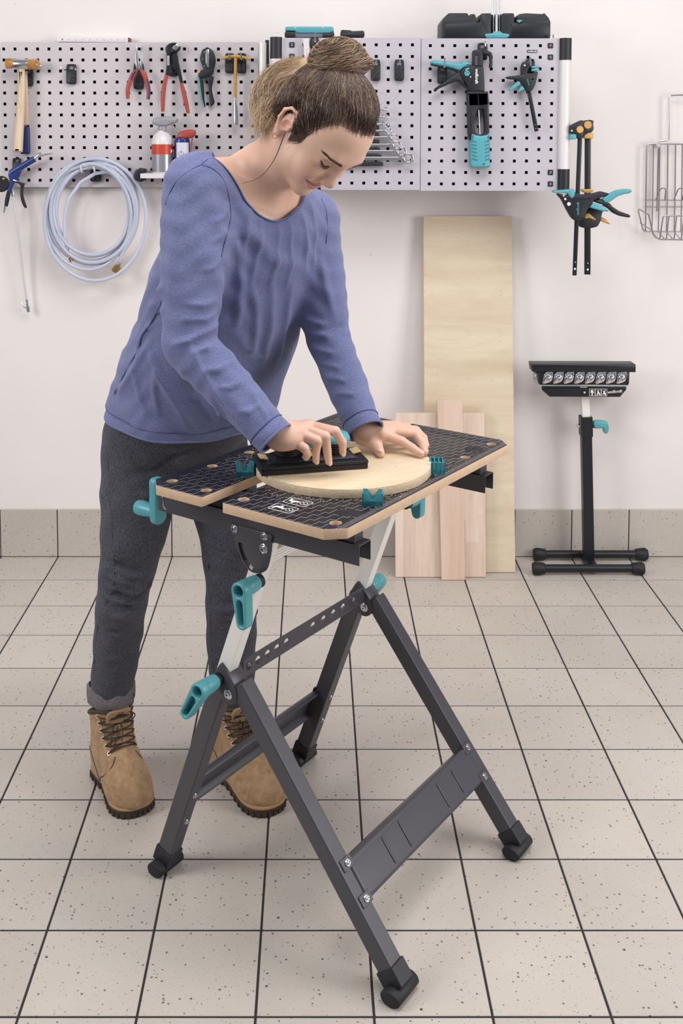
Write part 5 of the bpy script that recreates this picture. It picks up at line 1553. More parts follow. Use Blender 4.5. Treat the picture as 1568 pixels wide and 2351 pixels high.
# ------------------------------------------------------------------ wall fittings
PEG = mat('grey_coated_steel', (182, 176, 184), 0.5, bump=0.04, bscale=700, var=0.03, vscale=4)
Y1, Y2 = 3.700, 3.470
def crop(ox, oy, s=3.92):
    def f(*pts): return [(ox + x / s, oy + y / s) for x, y in pts]
    return f
def peg_mesh(name, rect, first, last, nx, ny, Y, hole=0.0050, t=0.0016, skip=()):
    """perforated sheet: rect px (x0,y0,x1,y1); first/last hole centre px"""
    a, b = at(rect[0], rect[1], Y), at(rect[2], rect[3], Y); p, q = at(first[0], first[1], Y), at(last[0], last[1], Y)
    xs, zs = [a.x], [a.z]
    for i in range(nx):
        c = p.x + (q.x - p.x) * i / (nx - 1); xs += [c - hole, c + hole]
    for j in range(ny):
        c = p.z + (q.z - p.z) * j / (ny - 1); zs += [c + hole, c - hole]
    xs.append(b.x); zs.append(b.z)
    NX, NZ = len(xs), len(zs)
    V_ = [(x, Y, z) for z in zs for x in xs] + [(x, Y + t, z) for z in zs for x in xs]
    F_ = []; o = NX * NZ
    for j in range(NZ - 1):
        for i in range(NX - 1):
            A_, B_, C_, D_ = j * NX + i, j * NX + i + 1, (j + 1) * NX + i + 1, (j + 1) * NX + i
            ish = i % 2 == 1 and j % 2 == 1
            if ish and ((i - 1) // 2, (j - 1) // 2) not in skip:
                F_ += [(A_, B_, o + B_, o + A_), (B_, C_, o + C_, o + B_), (C_, D_, o + D_, o + C_), (D_, A_, o + A_, o + D_)]
            else: F_ += [(D_, C_, B_, A_)]
    # folded rim
    rim = 0.018
    k = len(V_)
    for (x, z) in ((a.x, a.z), (b.x, a.z), (b.x, b.z), (a.x, b.z)): V_ += [(x, Y, z), (x, Y + rim, z)]
    for e in range(4):
        f = (e + 1) % 4; F_.append((k + 2 * e, k + 2 * e + 1, k + 2 * f + 1, k + 2 * f))
    m = MB(); m.add(V_, F_); me = m.mesh(name, PEG)
    return me, a, b, p, q
PEGR = PEG; PEG = mat('pale_coated_steel', (198, 190, 194), 0.5, bump=0.04, bscale=700, var=0.03, vscale=4)
me, a, b, p, q = peg_mesh('pegboard', (1, 97, 594, 429.5), (8.4, 112.5), (580.5, 413.9), 23, 13, Y1)
peg = link('pegboard', me, smooth=False)
tag(peg, 'wide grey perforated steel pegboard carrying the hammers and pliers', 'pegboard')
MB().box(((a.x + b.x) / 2, Y1 + 0.012, (a.z + b.z) / 2), (abs(b.x - a.x) - 0.006, 0.003, abs(a.z - b.z) - 0.006)).build('shade_backing', DARK, peg)  # black sheet put in for the shade behind the holes
MB().box(((a.x + b.x) / 2, (Y1 + 0.014 + YW) / 2, a.z - 0.05), (abs(b.x - a.x) * 0.9, YW - Y1 - 0.014, 0.03)).build('mounting_rail', PEG, peg)
MB().box(((a.x + b.x) / 2, (Y1 + 0.014 + YW) / 2, b.z + 0.05), (abs(b.x - a.x) * 0.9, YW - Y1 - 0.014, 0.03)).build('mounting_rail', PEG, peg)
# cabinet with two perforated doors
PEG = PEGR
A_, B_ = at(652, 90, Y2), at(1280, 436, Y2)
cab = empty('wall_cabinet', ((A_.x + B_.x) / 2, Y2 + 0.13, B_.z), 'grey wall cabinet with two perforated doors and white side tubes', 'cabinet')
MB().box(((A_.x + B_.x) / 2, (Y2 + 0.022 + YW) / 2, (A_.z + B_.z) / 2), (B_.x - A_.x, YW - Y2 - 0.022, A_.z - B_.z)).build('body', PEG, cab, bevel=0.002)
CABTOP = A_.z
def washer(parent, x, y, Y):
    c = at(x, y, Y)
    o = MB().box((c.x, Y - 0.0015, c.z), (0.0165, 0.004, 0.0165)).build('washer', BLACKP, parent, bevel=0.0015)
    MB().lathe([(0.0048, 0), (0.0046, 0.002), (0.003, 0.0035), (0.0, 0.0037)], (c.x, Y - 0.0035, c.z), (0, -1, 0), 14).build('screw', CHROME, o)
for nme, rect, fi, la, sk in (('door', (649.5, 87, 963.8, 436), (670.2, 102.9), (944.7, 420.3), {(0, 0), (0, 1), (0, 11), (0, 12)}),
                              ('door', (967.6, 88, 1282, 438), (988, 104.8), (1263.5, 422.2), {(10, 0), (10, 1), (10, 11), (10, 12)})):
    me, a, b, p, q = peg_mesh(nme, rect, fi, la, 11, 13, Y2, hole=0.0047, skip=sk)
    d = link(nme, me, cab, smooth=False)
    MB().box(((a.x + b.x) / 2, Y2 + 0.013, (a.z + b.z) / 2), (abs(b.x - a.x) - 0.006, 0.003, abs(a.z - b.z) - 0.006)).build('shade_backing', DARK, d)  # coloured dark to give the shade seen through the door's holes
    for i, j in sk:
        washer(d, fi[0] + (la[0] - fi[0]) * i / 10, fi[1] + (la[1] - fi[1]) * j / 12, Y2)
def vtube(name, x, y0, y1, Y, rpx, m, parent):
    p0, p1 = at(x[0], y0, Y), at(x[1], y1, Y); r = rpx * Y / FPX
    return MB().tube([p0, p1], r, 20).build(name, m, parent)
for xs, ys in (((1298.5, 1293), (88, 138, 388, 438)), ((634, 630), (85.5, 135, 388, 438))):
    X = lambda y: xs[0] + (xs[1] - xs[0]) * (y - 88) / 350
    r = 13.4 * Y2 / FPX
    t0 = MB().tube([at(X(ys[1]), ys[1], Y2), at(X(ys[2]), ys[2], Y2)], r * 0.97, 22).build('side_tube', WHITEPL, cab)
    for u, v in ((0, 1), (2, 3)):
        MB().tube([at(X(ys[u]), ys[u], Y2), at(X(ys[v]), ys[v], Y2)], r * 1.03, 22).build('end_sleeve', BLACKP, t0)
dgap = at(965.8, 262, Y2 + 0.017); MB().box((dgap.x, Y2 + 0.019, dgap.z), (0.012, 0.004, A_.z - B_.z - 0.004)).build('gap_shade', DARK, cab)  # dark strip added in place of the shade between the doors
sp = MB().tube([at(603, 98, 3.62), at(603, 425, 3.62)], 8.5 * 3.62 / FPX, 20).build('round_post', ALU, cab)
MB().box((at(614, 260, 3.64).x, 3.64, at(614, 260, 3.64).z), (0.012, 0.02, 0.48)).build('post_shade', BLACKP, sp)  # black strip stands in for shading on the post's right side
# strip put in for the door gap's shade and small brand plate on the right door
c = at(1221.5, 118, Y2)
pl = MB().box((c.x, Y2 - 0.0008, c.z), (0.0315, 0.0014, 0.0082)).build('brand_plate', BLACKM, cab)
link('lettering', text_mesh('lettering', 'wolfcraft', 0.0080, WHITEP, Matrix.Translation((c.x, Y2 - 0.0018, c.z)) @ Matrix.Rotation(math.pi / 2, 4, 'X'), 0.0001), pl)

# ------------------------------------------------------------------ hooks
def hook(cx, cy, Y, label, w=23, h=46, prongs=((0, -1),), group='black pegboard hooks', plate=True):
    c = at(cx, cy, Y); s = Y / FPX
    hk = empty('tool_hook', (c.x, Y, c.z), label, 'hook', group)
    pts = rnd([(cx - w * 0.42, cy - h / 2), (cx + w * 0.42, cy - h / 2), (cx + w / 2, cy - h * 0.30), (cx + w / 2, cy + h * 0.42), (cx + w * 0.36, cy + h / 2), (cx - w * 0.36, cy + h / 2), (cx - w / 2, cy + h * 0.42), (cx - w / 2, cy - h * 0.30)], 3)
    win = rnd([(cx - w * 0.26, cy - h * 0.42), (cx + w * 0.26, cy - h * 0.42), (cx + w * 0.26, cy - h * 0.22), (cx - w * 0.26, cy - h * 0.22)], 2)
    wallplate('holder', pts, Y - 0.014, 0.014, BLACKP, hk, 0.002, [win])
    wallplate('holder_back', rnd([(cx - w * 0.3, cy - h * 0.45), (cx + w * 0.3, cy - h * 0.45), (cx + w * 0.3, cy - h * 0.18), (cx - w * 0.3, cy - h * 0.18)], 2), Y - 0.006, 0.005, GREYPL, hk, 0.001)
    for dx, dy in ((-0.22, 0.08), (0.2, 0.08), (-0.2, 0.3), (0.2, 0.3)):
        q = at(cx + w * dx, cy + h * dy, Y - 0.0145)
        MB().lathe([(0.0012, 0), (0.0010, 0.0006), (0, 0.0007)], q, (0, -1, 0), 8).build('rivet', STEEL, hk)
    return hk
def prong(hk, pts, r=0.0022, m=None):
    """pts: (px, py, Y)"""
    MB().tube(smooth_path([at(*p) for p in pts], 5), r, 9).build('prong', m or CHROME, hk)
hk = hook(163, 170, Y1, 'empty black hook with chrome prong between rubber hammer and pliers')
prong(hk, [(158, 158, Y1 - 0.012), (152, 160, Y1 - 0.03), (144, 160, Y1 - 0.055), (138, 154, Y1 - 0.062)]); prong(hk, [(168, 158, Y1 - 0.012), (172, 160, Y1 - 0.03), (174, 161, Y1 - 0.05), (173, 157, Y1 - 0.056)])
for x, lb in ((862.5, 'left one of the two empty black hooks above the spanners'), (917, 'right one of the two empty black hooks above the spanners')):
    hk = hook(x, 161, Y2, lb, 22, 49)
    prong(hk, [(x, 146, Y2 - 0.012), (x + 0.5, 149, Y2 - 0.03), (x + 1, 147, Y2 - 0.05), (x + 1, 138, Y2 - 0.055)], 0.0024)
# ------------------------------------------------------------------ hammers
K1 = crop(0, 60)
AMB = mat('amber_nylon', (172, 124, 66), 0.25, var=0.25, vscale=60, coat=0.4)
ASH = m_wood('ash_handle', (186, 156, 122), (226, 206, 178), 2, 40, 0.06, 0.4)
hm = empty('rubber_hammer', at(45, 350, 3.66), 'soft-faced hammer with amber faces and ash handle', 'hammer')
p0, p1 = at(33, 147, 3.655), at(64, 147, 3.655)
MB().lathe([(0.0165, 0), (0.0175, 0.004), (0.0175, 0.044), (0.0165, 0.048)], p0, (1, 0, -0.03), 24).build('steel_head', STEEL, hm)
MB().lathe([(0.014, 0), (0.0175, 0.003), (0.0175, 0.018), (0.0155, 0.022), (0.0155, 0.031)], at(13.5, 145.5, 3.655), (1, 0, -0.02), 24).build('soft_face', AMB, hm)
MB().lathe([(0.0155, 0), (0.0180, 0.003), (0.0180, 0.032), (0.015, 0.036)], at(64, 148, 3.655), (1, 0, -0.02), 24).build('soft_face', AMB, hm)
me = plate_mesh('handle', [(w.x, w.z) for w in (at(x, y, 3.655) for x, y in rnd(K1((168, 385), (222, 385), (230, 480), (216, 880), (204, 1136), (117, 1130), (143, 830), (160, 560)), 3))], [], 0.026, 0.010, ASH, Matrix.Translation((0, 3.655, 0)) @ STAND)
link('handle', me, hm, angle=70)
hm2 = empty('claw_hammer', at(58, 352, 3.685), 'hammer with navy grip hanging behind the soft-faced hammer', 'hammer')
wallplate('shaft', K1((200, 400), (240, 405), (258, 890), (205, 895)), 3.676, 0.014, BEECH2, hm2, 0.004)
wallplate('grip', rnd(K1((205, 893), (258, 905), (266, 1120), (262, 1152), (178, 1152), (190, 1120)), 3), 3.672, 0.020, NAVY, hm2, 0.006)
MB().tube([at(60, 150, 3.683), at(88, 152, 3.683), at(97, 152, 3.683)], [0.009, 0.008, 0.003], 14).build('steel_head', STEEL, hm2)
hook(64, 178, Y1, 'black hook behind the two hammers', 22, 40)
# ------------------------------------------------------------------ pliers
K3 = crop(260, 60)
def Pt(k, pts, Y): return [at(x, y, Y) for x, y in k(*pts)]
def grip(name, k, path, rad, Y, m, parent, flat=(1.0, 1.0)):
    P_ = smooth_path(Pt(k, path, Y), 4); n = len(P_); s = Y / FPX / 3.92
    rr = np.interp(np.linspace(0, 1, n), np.linspace(0, 1, len(rad)), rad) * s
    return MB().tube(P_, list(rr), 12, flat=flat, up=(0, 1, 0)).build(name, m, parent, angle=60)
hook(318, 175, Y1, 'black hook behind the needle-nose pliers', 24, 60)
pn = empty('needle_nose_pliers', at(318, 230, 3.67), 'needle-nose pliers with short red and navy handles', 'pliers')
wallplate('jaw', K3((198, 340), (194, 150), (206, 152), (232, 335), (238, 385), (205, 390)), 3.664, 0.010, STEEL, pn, 0.002)
wallplate('jaw', K3((240, 340), (254, 152), (264, 150), (262, 300), (258, 390), (225, 385)), 3.668, 0.010, STEEL, pn, 0.002)
MB().lathe([(0.0055, 0), (0.0055, 0.002), (0.003, 0.004), (0, 0.004)], at(*K3((228, 360))[0], 3.664), (0, -1, 0), 16).build('pivot', CHROME, pn)
grip('handle', K3, [(212, 395), (185, 430), (150, 500), (130, 580), (132, 655)], [13, 24, 21, 19, 15], 3.662, RED, pn, (0.7, 1))
grip('handle', K3, [(250, 395), (275, 430), (300, 500), (318, 580), (312, 660)], [13, 24, 21, 19, 15], 3.662, RED, pn, (0.7, 1))
grip('grip_inlay', K3, [(205, 405), (175, 440), (160, 480)], [8, 9, 6], 3.656, NAVY, pn, (0.7, 1)); grip('grip_inlay', K3, [(265, 430), (300, 480), (322, 560), (320, 655)], [6, 9, 9, 11], 3.659, NAVY, pn, (0.7, 1))
hook(397, 150, Y1, 'black hook behind the water pump pliers', 24, 50)
wp = empty('water_pump_pliers', at(397, 262, 3.67), 'long water pump pliers with dark jaws and red dipped handles', 'pliers')
wallplate('jaw', spx(K3((478, 250), (466, 210), (480, 175), (520, 150), (560, 149), (568, 156), (540, 172), (524, 200), (548, 225), (580, 200), (598, 180), (600, 205), (575, 230), (520, 245), (505, 330), (500, 432), (470, 432), (480, 340)), 3, True), 3.660, 0.010, BLACKM, wp, 0.002)
wallplate('jaw', spx(K3((520, 225), (560, 215), (590, 190), (604, 180), (600, 215), (575, 240), (582, 300), (600, 380), (626, 510), (604, 520), (575, 420), (530, 370), (515, 310)), 3, True), 3.668, 0.010, BLACKM, wp, 0.002)
MB().box(at(*K3((497, 310))[0], 3.657), (0.007, 0.004, 0.034)).build('slot_slider', STEEL, wp, bevel=0.002)
wallplate('steel_teeth', K3((522, 175), (562, 152), (600, 182), (590, 212), (560, 218), (535, 210)), 3.664, 0.006, STEEL, wp, 0.001)
grip('handle', K3, [(484, 430), (462, 520), (448, 640), (446, 770)], [16, 20, 20, 15], 3.664, RED, wp, (0.6, 1)); grip('handle', K3, [(612, 515), (635, 600), (655, 690), (675, 785)], [15, 20, 20, 14], 3.670, RED, wp, (0.6, 1))
cp = empty('crimping_tool', at(476, 245, 3.68), 'black crimping tool with a teal-edged handle', 'crimping tool')
wallplate('head', spx(K3((790, 330), (780, 285), (800, 215), (830, 200), (870, 200), (905, 240), (920, 310), (905, 380), (895, 430), (840, 460), (790, 470), (762, 440), (785, 400), (812, 385)), 3, True), 3.672, 0.014, BLACKP, cp, 0.003)
wallplate('crimp_die', K3((830, 215), (862, 208), (862, 370), (845, 370), (832, 330)), 3.669, 0.006, STEEL, cp, 0.001)
wallplate('handle', spx(K3((772, 440), (800, 470), (815, 560), (818, 650), (828, 722), (815, 722), (795, 650), (785, 560), (765, 480)), 3, True), 3.674, 0.013, BLACKP, cp, 0.003)
wallplate('handle_edge', spx(K3((762, 450), (776, 470), (788, 560), (800, 650), (822, 722), (812, 722), (785, 650), (772, 560)), 3, True), 3.6735, 0.012, TEAL, cp, 0.002)
wallplate('handle', spx(K3((845, 470), (895, 450), (900, 480), (885, 560), (900, 640), (910, 690), (880, 720), (870, 690), (862, 600), (858, 540)), 3, True), 3.674, 0.013, BLACKP, cp, 0.003)
MB().lathe([(0.006, 0), (0.0055, 0.002), (0, 0.0025)], at(*K3((768, 408))[0], 3.672), (0, -1, 0), 14).build('ratchet_wheel', AMBER, cp)
for x, y in ((818, 235), (804, 298), (820, 360)): MB().lathe([(0.0026, 0), (0.0024, 0.001), (0, 0.001)], at(*K3((x, y))[0], 3.672), (0, -1, 0), 10).build('rivet', STEEL, cp)
YEL = mat('yellow_painted_steel', (196, 148, 72), 0.45, var=0.12, vscale=80)
for x, lb in ((527, 'left black hook holding the yellow T-handle wrench'), (554.5, 'right black hook holding the yellow T-handle wrench')):
    hk = hook(x, 145, Y1, lb, 21, 46); prong(hk, [(x - 1, 133, Y1 - 0.012), (x - 1, 137, Y1 - 0.035), (x - 1, 134, Y1 - 0.05), (x - 1, 121, Y1 - 0.052)], 0.0025)
tw = empty('t_handle_wrench', at(540, 288, 3.665), 'yellow T-handle socket wrench with chrome socket', 'wrench')
grip('cross_bar', K3, [(968, 295), (1030, 278), (1100, 272), (1170, 280), (1236, 300)], [10, 14, 16, 14, 10], 3.662, YEL, tw)
grip('stem', K3, [(1101, 280), (1099, 450), (1097, 645)], [15, 14, 12], 3.664, YEL, tw)
P_ = Pt(K3, [(1097, 645), (1096, 690), (1098, 720), (1100, 760), (1101, 890)], 3.664)
MB().tube(P_, [0.0034, 0.0045, 0.0060, 0.0082, 0.0082], 18).build('socket', CHROME, tw, angle=60)
# ------------------------------------------------------------------ little shelf, bottle and can
sh_o = empty('small_shelf', at(380, 404, 3.66), 'narrow white metal shelf on the pegboard under the spray bottle', 'shelf')
s0, s1 = at(322, 404, 3.60), at(470, 404, 3.60)
MB().box(((s0.x + s1.x) / 2, 3.648, s0.z), (s1.x - s0.x, 0.10, 0.0155)).build('shelf_board', WHITEPL, sh_o, bevel=0.001)
wallplate('shelf_bracket', rnd(K3((182, 1330), (205, 1290), (235, 1283), (275, 1290), (268, 1330), (240, 1340), (240, 1370), (270, 1380), (275, 1395), (215, 1398), (182, 1370)), 3), 3.625, 0.07, BLACKP, sh_o, 0.003)
e_ = MB().box((s1.x + 0.004, 3.65, s0.z), (0.008, 0.09, 0.03)).build('shelf_bracket', BLACKP, sh_o, bevel=0.002)
SHZ = s0.z + 0.008
YB = 3.645
sb_ = empty('spray_bottle', (at(373, 397, YB).x, YB, SHZ), 'white and silver spray bottle with red label and grey trigger head', 'bottle')
k_ = YB / FPX; r0 = 24.3 * k_
bx = at(373, 390, YB).x
hz = lambda y: (397 - y) * k_
LAB_R = mat('red_label', (190, 66, 44), 0.35); LAB_S = mat('silver_label', (172, 168, 176), 0.25, metal=0.6)
zt = SHZ
MB().lathe([(r0 * 0.95, 0), (r0, 0.004), (r0, hz(354)), (r0, hz(331)), (r0 * 0.99, hz(324)), (r0 * 0.86, hz(313)), (r0 * 0.62, hz(306)), (r0 * 0.42, hz(303)), (r0 * 0.42, hz(300))], (bx, YB, zt), (0, 0, 1), 32).build('bottle_body', WHITEPL, sb_, angle=60)
MB().lathe([(r0 * 1.006, hz(354)), (r0 * 1.006, hz(331))], (bx, YB, zt), (0, 0, 1), 32, cap=False).build('red_label', LAB_R, sb_)
MB().lathe([(r0 * 1.006, 0.004), (r0 * 1.006, hz(354))], (bx, YB, zt), (0, 0, 1), 32, cap=False).build('silver_label', LAB_S, sb_)
q = at(392, 347, YB - r0 - 0.001)
wallplate('hazard_sign', [(392, 340.5), (395.5, 347), (392, 353.5), (388.5, 347)], 3.6275, 0.001, WHITEP, sb_, 0.0)
link('lettering', text_mesh('lettering', 'MASTER', 0.0045, WHITEP, Matrix.Translation((at(386, 332.5, 3.625).x, 3.6245, at(386, 332.5, 3.625).z)) @ Matrix.Rotation(math.pi / 2, 4, 'X')), sb_)
MB().tube([at(373, 305, YB), at(373, 290, YB)], 0.0145, 20).build('neck_collar', GREYPL, sb_)
wallplate('trigger_head', spx(K3((350, 870), (358, 838), (400, 818), (480, 812), (550, 818), (578, 835), (580, 850), (560, 870), (520, 880), (480, 900), (410, 900), (370, 888)), 3, True), YB - 0.012, 0.024, GREYPL, sb_, 0.007)
grip('trigger', K3, [(525, 880), (545, 915), (575, 950), (590, 960)], [10, 9, 7, 5], YB, GREYPL, sb_)
ac = empty('aerosol_can', (at(418.5, 397, YB).x, YB - 0.006, SHZ), 'blue and white aerosol can with red cap, beside spray bottle', 'aerosol can')
CANB = mat('navy_can', (40, 46, 104), 0.3, metal=0.2); CANW = mat('white_can_label', (206, 206, 220), 0.35)
cx_ = at(418.5, 390, YB - 0.006).x; rc = 18.0 * k_
MB().lathe([(rc * 0.95, 0), (rc, 0.003), (rc, hz(324)), (rc * 0.93, hz(320)), (rc * 0.93, hz(318)), (rc * 0.80, hz(316))], (cx_, YB - 0.006, zt), (0, 0, 1), 30).build('can_body', CANB, ac, angle=60)
m = MB(); n_ = 18; z0_, z1_ = zt + 0.004, zt + hz(327); rc2 = rc * 1.01
for i in range(n_ + 1):
    th_ = math.radians(-128 + 100 * i / n_)
    for z_ in (z0_, z1_): m.v.append((cx_ + rc2 * math.cos(th_), YB - 0.006 + rc2 * math.sin(th_), z_))
for i in range(n_): m.f.append((2 * i, 2 * i + 2, 2 * i + 3, 2 * i + 1)); m.mi.append(0)
m.build('white_label', CANW, ac)
for yy in (353, 369):
    c_ = at(415.5, yy, 3.613); wallplate('hazard_sign', [(415.5, yy - 7), (422, yy), (415.5, yy + 7), (409, yy)], 3.6115, 0.0010, BLACKM, ac, 0.0)
    wallplate('hazard_face', [(415.5, yy - 5.8), (420.9, yy), (415.5, yy + 5.8), (410.1, yy)], 3.6108, 0.0010, WHITEP, ac, 0.0)
wallplate('exclamation_mark', [(414.7, 349), (416.3, 349), (415.9, 354.5), (415.1, 354.5)], 3.6102, 0.0008, BLACKM, ac, 0.0); wallplate('exclamation_dot', circ(415.5, 356.3, 0.8, 8), 3.6102, 0.0008, BLACKM, ac, 0.0)
wallplate('flame_mark', spx([(412.8, 371), (414, 367.5), (415.5, 365), (416.6, 368), (418, 370.5), (416.5, 372), (414.5, 372)], 2, True), 3.6102, 0.0008, BLACKM, ac, 0.0)
wallplate('spray_cap', spx(K3((570, 1010), (572, 985), (600, 950), (650, 935), (710, 930), (738, 945), (738, 970), (715, 1000), (660, 1015), (600, 1018)), 3, True), YB - 0.020, 0.028, RED, ac, 0.008)
grip('straw', K3, [(712, 1000), (702, 1060), (694, 1150), (690, 1250)], [7, 5, 4, 4], YB - 0.02, RED, ac)
wallplate('cap_lever', K3((700, 1005), (722, 1000), (712, 1060), (702, 1062)), YB - 0.018, 0.008, GREYPL, ac, 0.002)
# ------------------------------------------------------------------ folding rule on the pegboard's top edge
fr = empty('folding_rule', at(214, 97, 3.71), 'white folding rule lying on top edge of the pegboard', 'ruler')
RULEW = mat('white_rule', (226, 218, 222), 0.5)
wallplate('rule_stack', rnd(K1((508, 100), (520, 97), (1155, 100), (1168, 108), (1166, 143), (1152, 144), (510, 140)), 3), 3.702, 0.030, RULEW, fr, 0.001)
wallplate('red_end', K1((1152, 102), (1168, 106), (1168, 142), (1152, 144)), 3.7012, 0.031, mat('dark_red_cap', (120, 48, 46), 0.5), fr, 0.001)
for i in range(46):
    x = 142 + i * 3.2
    h_ = 4 if i % 5 else 6.5
    if i % 5 == 0 or i % 2: 
        q = at(x, 96 - h_ / 2 - 1.5, 3.7012); MB().box((q.x, 3.7014, q.z), (0.0007, 0.0008, h_ * 0.0009)).build('tick', RED if i % 10 in (3, 5) else GREYPL, fr)
MB().lathe([(0.003, 0), (0.0026, 0.001), (0, 0.001)], at(143, 90, 3.702), (0, -1, 0), 12).build('rivet', STEEL, fr)
# ------------------------------------------------------------------ hose coil
HOSE = mat('clear_braided_hose', (206, 210, 232), 0.22, trans=0.35, spec=0.5)
def m_hose():
    n = N(HOSE); b = pbsdf(HOSE); tc = n.add('ShaderNodeTexCoord')
    v = n.add('ShaderNodeTexVoronoi', {'Vector': tc.outputs['Object'], 'Scale': 520.0})
    col = n.ramp(v.outputs['Distance'], [(0.2, lin((204, 209, 232))), (0.6, lin((224, 228, 243)))])
    n.l.new(col, b.inputs['Base Color'])
m_hose()
hose = empty('air_hose', at(215, 620, 3.66), 'coiled clear braided hose hanging on the pegboard', 'hose')
turns = [(211, 485, 90, 108), (213, 489, 104, 122), (212, 486, 100, 118), (213, 488, 108, 125), (211, 484, 94, 112), (213, 482, 84, 100), (215, 486, 97, 106), (208, 490, 106, 127), (206, 484, 88, 110), (219, 504, 118, 143)]
path = []
for i, (cx, cy, rx, ry) in enumerate(turns):
    nxt = turns[min(i + 1, len(turns) - 1)]
    for k in range(40):
        t = k / 40; u = t * t * (3 - 2 * t)
        th_ = math.pi / 2 * 3 + 2 * math.pi * t if i == 0 else -math.pi / 2 + 2 * math.pi * t
        X, Yc, RX, RY = [a_ + (b_ - a_) * u for a_, b_ in zip((cx, cy, rx, ry), nxt)]
        dz = 0.006 * math.sin(3.1 * i + th_) - 0.004 * i * 0.6
        path.append(at(X + RX * math.cos(th_) * (1 + 0.02 * math.sin(2 * th_ + i)), Yc + RY * math.sin(th_), 3.672 + dz))
tail = [at(212 + 104 * math.cos(t_), 488 + 122 * math.sin(t_), 3.655) for t_ in np.linspace(-math.pi / 2, 0.98, 20)] + [at(275, 607, 3.66)]
path = [at(155, 577, 3.655), at(146, 545, 3.66), at(139, 500, 3.662), at(144, 450, 3.664), at(170, 402, 3.666)] + path[2:-2] + tail[2:]
path = relax(path, 3, False)
MB().tube(path, 0.0064, 12).build('hose_line', HOSE, hose, angle=None)
BRASS = mat('brass', (196, 160, 104), 0.25, metal=1.0)
MB().tube([at(155, 576, 3.655), at(157, 583, 3.655), at(157.5, 584, 3.655), at(160, 592, 3.655), at(160.5, 593, 3.655), at(164.5, 601, 3.655)], [0.0062, 0.0062, 0.0048, 0.0048, 0.0062, 0.0045], 14).build('brass_plug', BRASS, hose)
q0, q1 = at(275, 606, 3.66), at(262, 625, 3.66)
MB().tube([q0, q0.lerp(q1, 0.2), q0.lerp(q1, 0.25), q0.lerp(q1, 0.9), q1], [0.004, 0.006, 0.0125, 0.0135, 0.010], 10).build('brass_coupling', BRASS, hose, angle=20)
hk = hook(219, 403, Y1, 'black hook with two white prongs under the hose coil', 24, 28)
prong(hk, [(190, 396, Y1 - 0.012), (187, 394, Y1 - 0.05), (185, 380, Y1 - 0.055)], 0.0032, WHITEPL); prong(hk, [(217, 396, Y1 - 0.014), (217, 394, Y1 - 0.05), (215, 382, Y1 - 0.055)], 0.0032, WHITEPL)
# ------------------------------------------------------------------ tyre inflator at the left edge
ti = empty('tyre_inflator', at(35, 450, 3.66), 'navy air gun with black gauge and long clear hose, left end of pegboard', 'air gun')
NAVYM = mat('navy_metal', (44, 62, 122), 0.3, metal=0.3)
grip('barrel', K1, [(95, 1325), (150, 1290), (310, 1195)], [30, 30, 28], 3.66, NAVYM, ti)
wallplate('body', spx(K1((70, 1330), (110, 1290), (150, 1275), (185, 1300), (160, 1370), (130, 1400), (100, 1460), (95, 1500), (60, 1490), (85, 1400)), 3, True), 3.652, 0.018, NAVYM, ti, 0.004)
P_ = Pt(K1, [(315, 1190), (345, 1165), (372, 1145)], 3.66); MB().tube(P_, [0.0055, 0.0065, 0.005], 14).build('nozzle', CHROME, ti)
grip('needle', K1, [(360, 1170), (420, 1155), (480, 1145)], [10, 8, 2], 3.655, STEEL, ti)
gg = MB().lathe([(0.026, 0), (0.027, 0.004), (0.027, 0.018), (0.022, 0.022), (0, 0.022)], at(3, 422, 3.665), (0.25, -1, 0), 28).build('gauge', BLACKR, ti)
wallplate('gauge_spindle', circ(8, 411, 3), 3.640, 0.006, BRASS, ti)
wallplate('trigger', spx(K1((130, 1405), (185, 1400), (235, 1415), (215, 1430), (205, 1500), (215, 1560), (238, 1630), (220, 1635), (195, 1590), (180, 1520), (180, 1430)), 3, True), 3.656, 0.010, BLACKP, ti, 0.002)
wallplate('lever', K1((110, 1395), (180, 1405), (245, 1425), (240, 1415), (180, 1395), (120, 1375)), 3.650, 0.008, STEEL, ti, 0.002)
grip('hose_plug', K1, [(80, 1490), (65, 1560), (55, 1620)], [18, 20, 16], 3.66, BLACKR, ti)
P_ = Pt(K1, [(50, 1615), (42, 1650), (35, 1680)], 3.66); MB().tube(P_, [0.006, 0.0045, 0.003], 12).build('plug_nipple', CHROME, ti)
P_ = Pt(K1, [(115, 1490), (118, 1530)], 3.665); MB().tube(P_, [0.0058, 0.0058], 14).build('ferrule', CHROME, ti)
hosep = smooth_path([at(30, 448, 3.668), at(38, 505, 3.675), at(46, 570, 3.69), at(54, 635, 3.70), at(61.5, 690, 3.705)], 6)
MB().tube(hosep, 0.0042, 10).build('filler_hose', mat('clear_filler_hose', (232, 228, 232), 0.2, trans=0.3), ti, angle=None)
P_ = [at(61.5, 688, 3.704), at(63, 703, 3.704), at(64, 704, 3.704), at(65.5, 716, 3.704)]
MB().tube(P_, [0.005, 0.005, 0.0068, 0.0062], 12).build('chuck', CHROME, ti)
MB().tube([at(60, 708, 3.70), at(54, 704, 3.698), at(48, 695, 3.696)], 0.0022, 8).build('chuck_lever', CHROME, ti)
hook(37, 378, Y1, 'black hook behind the navy air gun', 18, 30)
